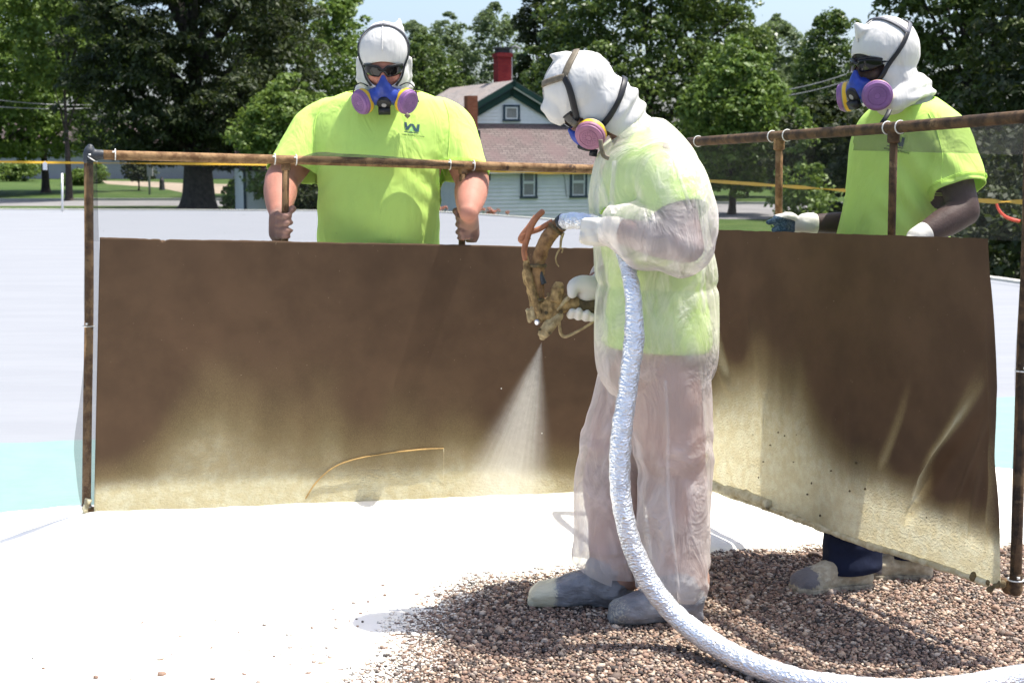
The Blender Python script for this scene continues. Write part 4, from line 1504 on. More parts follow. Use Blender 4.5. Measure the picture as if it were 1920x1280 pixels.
for k, (p0, p1, sag, lab) in enumerate([
        (V(-60, 180, 75), V(190, 196, 95), 0.2, 'upper thin power line at the far left'),
        (V(-60, 196, 75), V(190, 202, 95), 0.15, 'lower thin power line at the far left'),
        (V(1330, 182, 70), V(1640, 118, 90), 0.5, 'upper power line crossing the distant trees'),
        (V(1330, 190, 70), V(1640, 132, 90), 0.5, 'second power line just below the upper one'),
        (V(1400, 219, 70), V(1660, 229, 72), 0.1, 'low power line just above the right screen'),
        (V(1400, 226, 70), V(1660, 235, 72), 0.1, 'lowest power line touching the right screen top')]):
    b = MB()
    t = np.linspace(0, 1, 12)[:, None]
    P = p0 * (1 - t) + p1 * t
    P[:, 2] -= sag * 4 * (t * (1 - t))[:, 0]
    b.tube(P, 0.028, 5)
    single('power_line', b, m_wire if k > 1 else m_post, p0, label=lab, category='cable', group='power lines in the distance')

# ================================================================== SPRAY SCREENS
def lerp(a, b, t):
    return np.asarray(a) * (1 - t) + np.asarray(b) * t

class Screen:
    """the plane of one frame: px -> depth through two known depths"""
    def __init__(s, x0, Y0, x1, Y1):
        s.a = (x0, 1 / Y0, x1, 1 / Y1)
    def Y(s, px):
        x0, i0, x1, i1 = s.a
        return 1 / (i0 + (i1 - i0) * (px - x0) / (x1 - x0))
    def P(s, px, py, off=0.0):
        return V(px, py, s.Y(px) + off)

def ties(parent, pts):
    for p, ax, r in pts:
        b = MB()
        ax = nrm(ax)
        u = nrm(np.cross(ax, (0.3, 0.2, 0.9)))
        w = np.cross(ax, u)
        ring = [p + r * (math.cos(t) * u + math.sin(t) * w) for t in np.linspace(0, 2 * math.pi, 17)]
        b.tube(ring, 0.0021, 6, caps=False)
        b.box(p + nrm(np.array([0, -1, 0.5])) * (r + 0.003), (0.0035, 0.0035, 0.003))
        b.build('cable_tie', m_tie, parent)

def sheet_mesh(scr, corners, nu, nv, disp, off, top_notch=None):
    """corners px: TL, TR, BR, BL ; u to the right, v upwards"""
    TL, TR, BR, BL = [np.array(c, float) for c in corners]
    u = np.linspace(0, 1, nu)
    v = np.linspace(0, 1, nv)
    U, Vv = np.meshgrid(u, v)
    px = (BL[0] * (1 - U) + BR[0] * U) * (1 - Vv) + (TL[0] * (1 - U) + TR[0] * U) * Vv
    py = (BL[1] * (1 - U) + BR[1] * U) * (1 - Vv) + (TL[1] * (1 - U) + TR[1] * U) * Vv
    if top_notch is not None:
        py = py + top_notch(U) * (Vv > 0.9999)
    n = U.size
    P = np.array([V(a, b, scr.Y(a) + off) for a, b in zip(px.ravel(), py.ravel())])
    q = np.array([scr.P(BR[0], BR[1]) - scr.P(BL[0], BL[1])])[0]
    nn = nrm(np.cross(nrm(q), (0, 0, 1)))          # towards the camera
    if nn[1] > 0:
        nn = -nn
    P = P + disp(U.ravel(), Vv.ravel())[:, None] * nn
    return P.reshape(nv, nu, 3), U.ravel(), Vv.ravel(), nn

def edge_bead(parent, pts, r0, seed, name='foam_bead', mat=None):
    C = catmull(pts, 14)
    r = r0 * (1 + 0.45 * fbm(C, 14, 3, seed)) * (1 + 0.25 * fbm(C, 60, 2, seed))
    b = MB()
    b.tube(C + 0.3 * r0 * np.column_stack([fbm(C, 18, 2, 1 + seed), fbm(C, 18, 2, 2 + seed), fbm(C, 18, 2, 3 + seed)]), r, 12)
    return b.build(name, mat or m_bead, parent)

# ---- left screen, held by the broad worker
SL = Screen(160, 4.87, 1090, 5.42)
root = empty('spray_screen', SL.P(640, 965) , label='left spray screen: rusty pipe frame with flat brown board held by the broad worker', category='spray screen',
             group='brown overspray screens')
left_screen = root
b = MB()
b.tube([SL.P(172, 290), SL.P(400, 296), SL.P(640, 302.5), SL.P(900, 311), SL.P(1110, 317), SL.P(1205, 320)], 0.0165, 14, 4)
b.build('top_pipe', m_pipe, root)
b = MB()
b.tube([SL.P(166, 292), SL.P(167, 560), SL.P(164, 780), SL.P(162, 955)], 0.0155, 14, 4)
b.build('side_pipe', m_pipe, root)
b = MB()
b.tube([SL.P(1203, 320), SL.P(1200, 922)], 0.0155, 12)
b.build('side_pipe', m_pipe, root)
b = MB()
b.tube([SL.P(162, 958), SL.P(500, 945), SL.P(1200, 915)], 0.0155, 12)
b.build('bottom_pipe', m_pipe, root)
b = MB()
b.limb([SL.P(168, 284), SL.P(166, 300)], [0.0195, 0.0190], 14, 2)
b.limb([SL.P(166, 290), SL.P(190, 290.5)], [0.0190, 0.0185], 14, 2)
b.ball(SL.P(169, 277), (0.013, 0.012, 0.013))
Vt, F = organic(b, 0.004, 3)
mesh_obj('elbow_fitting', Vt, F, m_grease, root)
hand_L = (SL.P(535, 425, 0.012), SL.P(868, 425, 0.012))
for (xa, ya), (xb, yb) in (((536, 305), (534, 452)), ((868, 312), (866, 462))):
    b = MB()
    b.tube([SL.P(xa, ya, 0.006), SL.P(xb, yb, 0.012)], 0.0128, 12)
    b.lathe(SL.P(xa, ya + 3, 0.006), (0, 0, -1), [(0, 0.0175), (0.02, 0.0175), (0.022, 0.015)], 14)
    b.build('handle', m_pipe, root)
ax = SL.P(1100, 317) - SL.P(200, 291)
ties(root, [(SL.P(px, py), ax, 0.0185) for px, py in ((216, 290), (515, 298.5), (555, 300), (843, 309), (888, 310.5))])
ties(root, [(SL.P(166, 611), (0, 0, 1), 0.0185), (SL.P(172, 296), (0.6, 0, 0.8), 0.022), (SL.P(162, 948), (0.1, 0, 1), 0.0185)])
def dl(u, v):
    P = np.column_stack([u * 2, v * 1, u * 0])
    return 0.005 * fbm(P, 2.2, 2) + 0.0012 * fbm(P, 14, 2) + 0.010 * sstep(0.12, 0.0, v)
rgn = np.random.default_rng(3)
notch = lambda U: 2.5 * np.clip(fbm(np.column_stack([U.ravel() * 60, U.ravel() * 0, U.ravel() * 0]), 1.0, 3, 4.4).reshape(U.shape), 0, 1) + 1.2 * vnoise(np.column_stack([U.ravel() * 7, U.ravel() * 0, U.ravel() * 0])).reshape(U.shape) + 9 * np.exp(-((U - 0.118) / 0.0035) ** 2)
Pg, U_, V_, nnL = sheet_mesh(SL, [(187, 446), (1196, 466), (1193, 926), (176, 967)], 300, 170, dl, -0.022, notch)
b = MB()
b.grid(Pg)
sh = b.build('board', m_sheet, root)
solidify(sh, 0.005, 0)
pxx = 187 + (1196 - 187) * U_
pn = np.column_stack([U_ * 6.0, V_ * 3.0, U_ * 0])
h0 = np.interp(pxx, [170, 230, 300, 340, 420, 520, 620, 740, 850, 940, 1000, 1090, 1200], [0.18, 0.20, 0.29, 0.37, 0.42, 0.38, 0.34, 0.33, 0.31, 0.27, 0.20, 0.17, 0.15])
h0 = h0 * (1 + 0.25 * fbm(np.column_stack([U_ * 9, V_ * 0, U_ * 0]), 1, 3, 2.2))
fm = (sstep(h0 * 1.75, h0 * 0.02, V_) ** 1.5) * 0.70 * (1 + 0.30 * fbm(pn * np.array([2.2, 0.7, 1]), 1.4, 3)) + 0.62 * sstep(0.155, 0.04, V_) * sstep(1100, 950, pxx) + 0.10 * sstep(0.10, 0.0, V_)
fm = fm + 0.10 * sstep(0.5, 0.75, 0.5 + 0.5 * fbm(np.column_stack([U_ * 5, V_ * 2.4, U_ * 0]), 1, 3, 7.7)) * sstep(0.75, 0.45, V_)
attr(sh, 'foam', np.clip(fm, 0, 1))
# dried curved foam edge and drips
edge_bead(root, [SL.P(x, y, -0.028) for x, y in ((573, 934), (592, 905), (622, 878), (660, 862), (720, 850), (790, 842), (832, 840))], 0.0024, 3.0, 'foam_ridge', simple('tan_foam_edge', (0.42, 0.27, 0.10), 0.85, 0.2, 30))
b = MB()
b.tube([SL.P(832, 840, -0.027), SL.P(832, 880, -0.027), SL.P(831, 925, -0.027)], [0.0011, 0.0006, 0.0007], 6, 4)
b.build('foam_drip', m_bead, root)
edge_bead(root, [SL.P(x, y, -0.02) for x, y in ((166, 935), (160, 958), (176, 968), (300, 962), (460, 956), (640, 949), (860, 939), (1080, 928), (1190, 923))], 0.0115, 5.0)
# netting wrapped round the frame
def netL(u, v):
    return 0.004 * fbm(np.column_stack([u * 5, v * 3, u * 0]), 1.5, 2)
Pn, a_, c_, _ = sheet_mesh(SL, [(163, 292), (1204, 320), (1201, 470), (164, 452)], 60, 24, netL, -0.019)
b = MB()
b.grid(Pn)
b.build('netting', m_net, root)
# loose net edge bulging past the side pipe, and the flap above the rail
rows = []
for y, x0, x1 in ((300, 162, 170), (400, 160, 172), (560, 157, 177), (640, 160, 180), (740, 151, 180), (828, 139, 179), (880, 142, 178), (930, 148, 176), (955, 155, 172)):
    rows.append([SL.P(x0, y, -0.005), SL.P((x0 + x1) / 2 - 2, y, -0.034), SL.P(x1 + 2, y, -0.022), SL.P(x1 + 12, y, -0.016)])
R = np.array(rows)
R = np.stack([catmull(R[:, k], 5) for k in range(4)], 1)
b = MB()
b.grid(R)
b.build('netting_fold', mat_net(0.42), root)
rows = []
for x, y0, y1 in ((560, 300, 298), (580, 300, 289), (605, 301, 285), (640, 302, 288), (700, 304, 291), (760, 306, 296), (830, 308, 304), (870, 309, 308)):
    rows.append([SL.P(x, y0 + 4, -0.021), SL.P(x, (y0 + y1) / 2, -0.026), SL.P(x, y1, -0.012), SL.P(x, (y0 + y1) / 2 + 1, 0.012)])
R = np.array(rows)
R = np.stack([catmull(R[:, k], 5) for k in range(4)], 1)
b = MB()
b.grid(R)
b.build('netting_flap', mat_net(0.45), root)

# ---- right screen, held by the gloved worker, bottom swung out towards the camera
SR = Screen(1910, 3.78, 1310, 5.25)
root = empty('spray_screen', SR.P(1620, 1000), label='right spray screen: dark pipe frame with creased foam crusted brown sheet', category='spray screen',
             group='brown overspray screens')
right_screen = root
b = MB()
b.tube([SR.P(1292, 266.5), SR.P(1460, 255), SR.P(1620, 243.5), SR.P(1790, 230), SR.P(1935, 217.5)], 0.0172, 14, 4)
b.build('top_pipe', m_pipe_dark, root)
b = MB()
b.tube([SR.P(1932, 219), SR.P(1926, 480), SR.P(1918, 640), SR.P(1911, 860), SR.P(1904, 1100)], 0.0155, 14, 4)
b.build('side_pipe', m_pipe_dark, root)
b = MB()
b.tube([SR.P(1291, 268), SR.P(1296, 900)], 0.0155, 12)
b.build('side_pipe', m_pipe_dark, root)
b = MB()
b.tube([SR.P(1296, 902), SR.P(1600, 992), SR.P(1904, 1100)], 0.0145, 12, 3)
b.build('bottom_pipe', m_pipe_dark, root)
b = MB()
b.limb([SR.P(1890, 1102), SR.P(1903, 1103)], [0.018, 0.020], 12, 2)
b.limb([SR.P(1904, 1104), SR.P(1905, 1080)], [0.020, 0.0185], 12, 2)
Vt, F = organic(b, 0.004, 3)
mesh_obj('elbow_fitting', Vt, F, m_pipe_dark, root)
for (xa, ya), (xb, yb), off in (((1461, 262), (1460, 440), 0.0), ((1676, 246), (1671, 470), 0.0)):
    b = MB()
    b.tube([SR.P(xa, ya, 0.004), SR.P(xb, yb, 0.022)], 0.0125 if xa < 1500 else 0.0122, 12)
    b.lathe(SR.P(xa, ya - 2, 0.006), (0, 0, -1), [(0, 0.0185), (0.035, 0.0185), (0.038, 0.015)], 14)
    b.build('handle', m_pipe_dark if xa > 1500 else m_pipe, root)
ax = SR.P(1910, 219) - SR.P(1310, 265)
ties(root, [(SR.P(px, py), ax, 0.0190) for px, py in ((1309, 265), (1448, 256), (1476, 254), (1664, 240), (1688, 238.5))])
ties(root, [(SR.P(1917, 695), (0, 0, 1), 0.0185), (SR.P(1904, 1086), (0, 0, 1), 0.021)])
def dr(u, v):
    P = np.column_stack([u * 2, v * 1.3, u * 0])
    d = 0.006 * fbm(P, 2.4, 2) + 0.0015 * fbm(P, 12, 2)
    # long creases fanning up from the lower middle and the lower right corner
    for u0, v0, ang_, A, w, L in ((0.40, 0.10, 1.9, 0.007, 0.018, 0.7), (0.25, 0.2, 1.75, 0.006, 0.015, 0.7), (0.84, 0.15, 1.05, 0.010, 0.016, 0.5), (0.99, 0.30, 1.6, 0.010, 0.015, 0.6), (0.70, 0.10, 0.95, 0.020, 0.016, 0.62), (0.73, 0.20, 0.80, 0.016, 0.018, 0.55), (0.97, 0.10, 1.45, 0.018, 0.020, 0.5), (0.90, 0.08, 1.3, 0.012, 0.022, 0.42), (0.55, 0.12, 1.75, 0.008, 0.02, 0.5), (0.12, 0.35, 1.95, 0.012, 0.016, 0.6)):
        du, dv = (u - u0) * 1.45, v - v0
        t = du * math.cos(ang_) + dv * math.sin(ang_)
        s = -du * math.sin(ang_) + dv * math.cos(ang_)
        d = d + 1.6 * A * np.exp(-(s / (w * (1 + 1.2 * np.clip(t, 0, 1)))) ** 2) * sstep(-0.03, 0.10, t) * sstep(L, L * 0.4, t)
    d = d + 0.10 * sstep(0.55, 0.0, v) * v * 0 + 0.045 * sstep(0.45, 0.0, v) * (0.45 + 0.55 * u)
    d = d - 0.012 * np.sin(u * 9.0 + v * 2) * sstep(0.7, 0.1, v)
    return d
Pg, U_, V_, nnR = sheet_mesh(SR, [(1318, 430), (1853, 447), (1897, 1097), (1290, 897)], 300, 210, dr, -0.032,
                            lambda U: 1.5 * fbm(np.column_stack([U.ravel() * 30, U.ravel() * 0, U.ravel() * 0]), 1.0, 3, 4.4).reshape(U.shape))
# the right edge of the sheet is cut on a curve: straight at the top, flaring at the foot
b = MB()
b.grid(Pg)
sh = b.build('sheet', m_sheet_thin, root)
h0 = np.interp(U_, [0, 0.06, 0.12, 0.2, 0.3, 0.36, 0.42, 0.5, 0.6, 0.7, 0.8, 0.9, 1.0], [0.36, 0.48, 0.58, 0.62, 0.60, 0.53, 0.40, 0.34, 0.33, 0.30, 0.25, 0.22, 0.22])
h0 = h0 * (1 + 0.18 * fbm(np.column_stack([U_ * 9, V_ * 0.5, U_ * 0]), 1.5, 3, 8.2))
fm = (sstep(h0 * 1.22, h0 * 0.22, V_) ** 1.1) * 1.0 + 0.25 * sstep(0.14, 0.02, V_)
for u0, v0, a_, w, L, k in ((0.70, 0.12, 0.95, 0.036, 0.75, 0.75), (0.74, 0.26, 0.80, 0.032, 0.6, 0.62), (0.97, 0.1, 1.45, 0.03, 0.5, 0.4), (0.60, 0.2, 1.15, 0.026, 0.5, 0.42), (0.12, 0.40, 1.95, 0.02, 0.55, 0.5)):
    du, dv = (U_ - u0) * 1.45, V_ - v0
    t = du * math.cos(a_) + dv * math.sin(a_)
    s = -du * math.sin(a_) + dv * math.cos(a_)
    fm = np.maximum(fm, k * np.exp(-(s / w) ** 2) * sstep(-0.05, 0.1, t) * sstep(L, L * 0.3, t) + 0.3 * fm)
    fm = fm - 0.35 * np.exp(-((s + 0.07) / 0.05) ** 2) * sstep(0.02, 0.15, t) * sstep(L, L * 0.3, t) * sstep(0.1, 0.25, V_)
fm = fm * (1 + 0.15 * fbm(np.column_stack([U_ * 5, V_ * 4, U_ * 0]), 1, 3, 1.7))
attr(sh, 'foam', np.clip(fm, 0, 1))
row0 = Pg[0]
edge_bead(root, [row0[int(i)] + np.array([0, -0.004, -0.004]) for i in np.linspace(8, 285, 16)], 0.010, 9.0)
edge_bead(root, [row0[int(i)] + np.array([-0.004, -0.012, 0.004 + 0.012 * math.sin(i * 0.03)]) for i in np.linspace(8, 80, 9)], 0.018, 12.0, 'foam_clump')
cl = MB()
rg = np.random.default_rng(5)
for i in range(9):
    c = row0[int(rg.uniform(262, 298))] + rg.normal(size=3) * np.array([0.010, 0.006, 0.010])
    cl.ball(c, rg.uniform(0.006, 0.014, 3), seg=8, ring=6)
Vt, F = organic(cl, 0.003, 2)
mesh_obj('foam_clump', Vt, F, m_caked_dark, root)
# dark scorched-looking flecks: bits of grit stuck in the crust
for k in range(16):
    i, j = int(rg.uniform(8, 70)), int(rg.uniform(60, 230))
    c = Pg[i, j] + nnR * 0.003
    bb = MB()
    bb.ball(c, rg.uniform(0.0015, 0.0045, 3), seg=6, ring=5)
    bb.build('stuck_grit', m_caked_dark, root)
def netR(u, v):
    return 0.004 * fbm(np.column_stack([u * 5, v * 3, u * 0]), 1.5, 2, 3.0)
Pn, *_ = sheet_mesh(SR, [(1296, 268), (1931, 220), (1925, 452), (1298, 436)], 60, 24, netR, 0.020)
b = MB()
b.grid(Pn)
b.build('netting', m_net, root)
Pn, *_ = sheet_mesh(SR, [(1600, 246), (1931, 220), (1931, 291), (1600, 282)], 40, 10, netR, 0.028)
b = MB()
b.grid(Pn)
b.build('netting_fold', mat_net(0.50), root)
rows = []
for x, y0, y1 in ((1310, 265, 262), (1350, 262, 257), (1400, 258, 249), (1440, 256, 248), (1462, 254, 250), (1480, 253, 247), (1540, 249, 241), (1590, 245, 238), (1640, 242, 238)):
    rows.append([SR.P(x, y0 + 4, -0.020), SR.P(x, (y0 + y1) / 2, -0.022), SR.P(x, y1 - 0.5, -0.006), SR.P(x, y0 + 2, 0.02)])
R = np.array(rows)
R = np.stack([catmull(R[:, k], 4) for k in range(4)], 1)
b = MB()
b.grid(R)
b.build('netting_flap', mat_net(0.55), root)
rows = []
for y, x0, x1 in ((600, 1908, 1920), (660, 1904, 1922), (720, 1902, 1920), (780, 1905, 1918), (900, 1896, 1914), (1000, 1890, 1910), (1080, 1886, 1906)):
    rows.append([SR.P(x0, y, -0.012), SR.P((x0 + x1) / 2, y, -0.026), SR.P(x1, y, -0.010)])
R = np.array(rows)
R = np.stack([catmull(R[:, k], 5) for k in range(3)], 1)
b = MB()
b.grid(R)
b.build('netting_edge', mat_net(0.35), root)

# ================================================================== PEOPLE
class Head:
    def __init__(s, C, f, u, k=1.0):
        s.C = np.asarray(C, float)
        s.f = nrm(f)
        u = np.asarray(u, float)
        s.u = nrm(u - s.f * np.dot(u, s.f))
        s.r = np.cross(s.f, s.u)             # the person's right
        s.k = k
    def L(s, a, b, c):
        return s.C + s.k * (a * s.r + b * s.f + c * s.u)
    def ax(s):
        return [s.r, s.f, s.u]
    def loc(s, P):
        d = (np.asarray(P) - s.C) / s.k
        return d @ s.r, d @ s.f, d @ s.u

def head_skin(h, mb, neck):
    k = h.k
    mb.ball(h.L(0, -0.012, 0.035), np.array([0.074, 0.094, 0.090]) * k, h.ax())
    mb.ball(h.L(0, 0.022, -0.035), np.array([0.062, 0.072, 0.085]) * k, h.ax())
    mb.ball(h.L(0, 0.062, -0.098), np.array([0.032, 0.026, 0.024]) * k, h.ax())
    mb.ball(h.L(0, 0.074, 0.020), np.array([0.052, 0.018, 0.014]) * k, h.ax())          # brow
    for s in (-1, 1):
        mb.ball(h.L(s * 0.036, 0.068, -0.030), np.array([0.024, 0.020, 0.022]) * k, h.ax())   # cheek
        mb.ball(h.L(s * 0.073, -0.008, -0.012), np.array([0.010, 0.022, 0.032]) * k, h.ax())  # ear
        mb.ball(h.L(s * 0.031, 0.074, 0.001), np.array([0.014, 0.011, 0.010]) * k, h.ax())    # eye
    mb.limb([h.L(0, 0.088, 0.004), h.L(0, 0.106, -0.038)], [0.009 * k, 0.015 * k], 12, 3)     # nose
    mb.ball(h.L(0, 0.090, -0.070), np.array([0.026, 0.011, 0.010]) * k, h.ax())         # mouth
    mb.limb([h.L(0, -0.025, -0.05), lerp(h.L(0, -0.025, -0.08), neck, 0.6), neck], [0.060 * k, 0.060, 0.068], 18, 3)

def make_hood(h, parent, neck, opening, spikes=(), flare=0.105, seed=0.0, lump=0.005, extra=None, mat=None, hem=None):
    """opening: (half width, centre c, half height)"""
    k = h.k
    mb = MB()
    mb.ball(h.L(0, -0.012, 0.036), np.array([0.094, 0.112, 0.106]) * k, h.ax(), seg=28, ring=18)
    mb.ball(h.L(0, 0.014, -0.035), np.array([0.084, 0.090, 0.098]) * k, h.ax(), seg=28, ring=18)
    mb.limb([h.L(0, -0.012, -0.055), lerp(h.L(0, -0.015, -0.09), neck, 0.5), neck], [0.090 * k, 0.083, flare], 24, 5)
    for (p, q, r0, r1) in spikes:
        mb.tube([h.L(*p), lerp(h.L(*p), h.L(*q), 0.5), h.L(*q)], [r0, (r0 + r1) * 0.42, r1], 12, 3)
    if extra:
        extra(mb)
    Vt, F = organic(mb, 0.0055, 8)
    d = lump * fbm(Vt, 11, 3, seed) + 0.5 * lump * ridge(Vt * np.array([1, 1, 0.6]), 17, 2, seed + 3)
    # gathers towards the neck
    a, b_, c = h.loc(Vt)
    d = d + 0.006 * np.sin(c * 150 + 2.2 * fbm(Vt, 9, 2, seed)) * sstep(-0.05, -0.11, c) * sstep(0.03, -0.04, b_)
    Vt = displace(Vt, F, d)
    w, c0, hh = opening
    def fn(P):
        a, b_, c = h.loc(P)
        e = 1 - np.sqrt((a / w) ** 2 + ((c - c0) / hh) ** 2)
        return np.minimum(e * min(w, hh), b_ - 0.02)
    Vt, F = cut(Vt, F, fn)
    if hem is not None:
        Vt, F = cut(Vt, F, hem)
    o = mesh_obj('hood', Vt, F, mat or m_hood, parent)
    solidify(o, 0.003, -1)
    bv = BVHTree.FromPolygons([tuple(x) for x in Vt], [tuple(x) for x in F])
    strap(o, [h.L(0, 0.095, 0.075), h.L(0, 0.06, 0.125), h.L(0, 0.0, 0.150), h.L(0, -0.07, 0.125), h.L(0, -0.12, 0.06), h.L(0, -0.12, 0.0)], 0.0035, bv, mat or m_hood, 'seam', off=0.001)
    return o, bv

def strap(parent, pts, w, bv, mat, name='strap', off=0.004, n=8, flat_dir=None):
    C = catmull(pts, n)
    Q, Nn = [], []
    for c in C:
        hit = bv.find_nearest(Vector(c)) if bv is not None else None
        if hit and hit[0] is not None and (Vector(c) - hit[0]).length < 0.05:
            nn = np.array(hit[1])
            p = np.array(hit[0])
            if np.dot(nn, np.asarray(c) - p) < 0 and (Vector(c) - hit[0]).length > 0.003:
                nn = -nn if np.dot(nn, np.asarray(c) - p) < -0.9 * np.linalg.norm(np.asarray(c) - p) else nn
            Q.append(p + nn * off)
            Nn.append(nn)
        else:
            Q.append(np.asarray(c))
            Nn.append(Nn[-1] if Nn else nrm(flat_dir if flat_dir is not None else (0, -1, 0)))
    Q, Nn = np.array(Q), np.array(Nn)
    for _ in range(3):
        Q[1:-1] = 0.5 * Q[1:-1] + 0.25 * (Q[:-2] + Q[2:])
        Nn[1:-1] = 0.5 * Nn[1:-1] + 0.25 * (Nn[:-2] + Nn[2:])
    T = np.gradient(Q, axis=0)
    rows = []
    for q, t, nn in zip(Q, T, Nn):
        t = nrm(t)
        nn = nrm(nn - t * np.dot(nn, t))
        s = np.cross(t, nn)
        rows.append([q + s * w / 2, q + s * w / 4 + nn * 0.0012, q - s * w / 4 + nn * 0.0012, q - s * w / 2])
    b = MB()
    b.grid(np.array(rows))
    o = b.build(name, mat, parent)
    solidify(o, 0.0025, 0)
    return o

def respirator(h, person, cap_mat, spread=0.80, cart_c=(0.066, 0.078, -0.092), drop=0.0):
    k = h.k
    mb = MB()
    mb.ball(h.L(0, 0.092, -0.074 - drop * 0.6), np.array([0.044, 0.040, 0.042]) * k, h.ax())
    mb.limb([h.L(0, 0.104, -0.068), h.L(0, 0.113, -0.044), h.L(0, 0.112, -0.018)], [0.032 * k, 0.022 * k, 0.009 * k], 16, 4)
    for s in (-1, 1):
        mb.limb([h.L(s * 0.02, 0.098, -0.075 - drop * 0.7), h.L(s * 0.052, 0.080, -0.085 - drop)], [0.034 * k, 0.031 * k], 16, 3)
    Vt, F = organic(mb, 0.0035, 5)
    resp = mesh_obj('respirator', Vt, F, m_blue, person)
    vb = MB()
    ax = nrm(0.90 * h.f - 0.42 * h.u)
    vb.lathe(h.L(0, 0.118, -0.084 - drop), ax, [(0, 0.027 * k), (0.012, 0.027 * k), (0.016, 0.024 * k), (0.018, 0.012 * k), (0.0185, 0.0115 * k)], 22)
    vb.box(h.L(0, 0.126, -0.116 - drop), (0.022 * k, 0.010, 0.012 * k), [h.r, ax, np.cross(h.r, ax)])
    vb.build('exhale_valve', m_black, resp)
    db = MB()
    db.lathe(h.L(0, 0.118, -0.084 - drop) + ax * 0.0183, ax, [(0, 0.0095 * k), (0.001, 0.009 * k)], 16)
    db.build('valve_badge', m_grey, resp)
    for s in (-1, 1):
        ax = nrm(s * spread * h.r + 0.62 * h.f - 0.06 * h.u)
        c = h.L(s * cart_c[0], cart_c[1], cart_c[2])
        cb = MB()
        q = k
        prof = [(-0.012, 0.030), (-0.004, 0.0335), (0.0, 0.0435), (0.008, 0.0465), (0.0085, 0.0472), (0.021, 0.0472), (0.0215, 0.0462), (0.024, 0.0462), (0.0245, 0.0478), (0.031, 0.0470), (0.034, 0.0452), (0.0345, 0.0432), (0.040, 0.0425), (0.0425, 0.0395), (0.0430, 0.0300), (0.0415, 0.0290), (0.0415, 0.0278), (0.0432, 0.0268), (0.0432, 0.0100), (0.0420, 0.0094), (0.0432, 0.0085), (0.0432, 0.002)]
        mi = [1, 1, 2, 2, 3, 3, 2, 2] + [0] * 13
        cb.lathe(c, ax, [(d * q, r * q) for d, r in prof], 36, mi)
        # perforations of the filter face as tiny bosses in rings
        u = nrm(np.cross(ax, (0.2, 0.3, 0.93)))
        w = np.cross(ax, u)
        for rr, nn in ((0.0135, 10), (0.0175, 14), (0.0215, 18)):
            for j in range(nn):
                t = 2 * math.pi * j / nn
                cb.box(c + ax * 0.0434 * q + q * rr * (math.cos(t) * u + math.sin(t) * w), (0.0011, 0.0011, 0.0008), [u, w, ax])
        cb.build('filter_cartridge', [cap_mat, m_black, m_grey, m_yellow], resp)
    return resp

def sunglasses(h, person, z=0.0, tiltm=0.0):
    k = h.k
    rows = []
    for v in np.linspace(-1, 1, 7):
        row = []
        for t in np.linspace(-1, 1, 41):
            a = 0.070 * math.sin(t * 1.18) / math.sin(1.18)
            b_ = 0.104 - 0.045 * (abs(t) ** 2.2)
            # two lenses with a bridge
            s = abs(t)
            half = 0.0205 * (1 - 0.55 * max(0, (s - 0.5) / 0.5) ** 1.6) * (0.45 + 0.55 * sstep(0.02, 0.2, s))
            cc = z + 0.0015 + v * half - 0.006 * (s < 0.12) * 0 + 0.004 * s
            if s < 0.15 and v < 0:
                cc += (0.15 - s) * 0.10 * abs(v)
            row.append(h.L(a, b_ + 0.002 * (1 - v * v), cc))
        rows.append(row)
    b = MB()
    b.grid(np.array(rows))
    g = b.build('sunglasses', m_lens, person)
    solidify(g, 0.003, 0)
    fb = MB()
    fb.tube(np.array(rows)[-1] + h.f * 0.001, 0.0028, 8)
    for s in (0, -1):
        e = np.array(rows)[3][s]
        sg = 1 if np.dot(e - h.C, h.r) > 0 else -1
        fb.tube([e, h.L(sg * 0.077, 0.03, z + 0.006), h.L(sg * 0.079, -0.01, z + 0.004)], 0.0030, 8, 3)
    fb.build('frame', m_black, g)
    return g

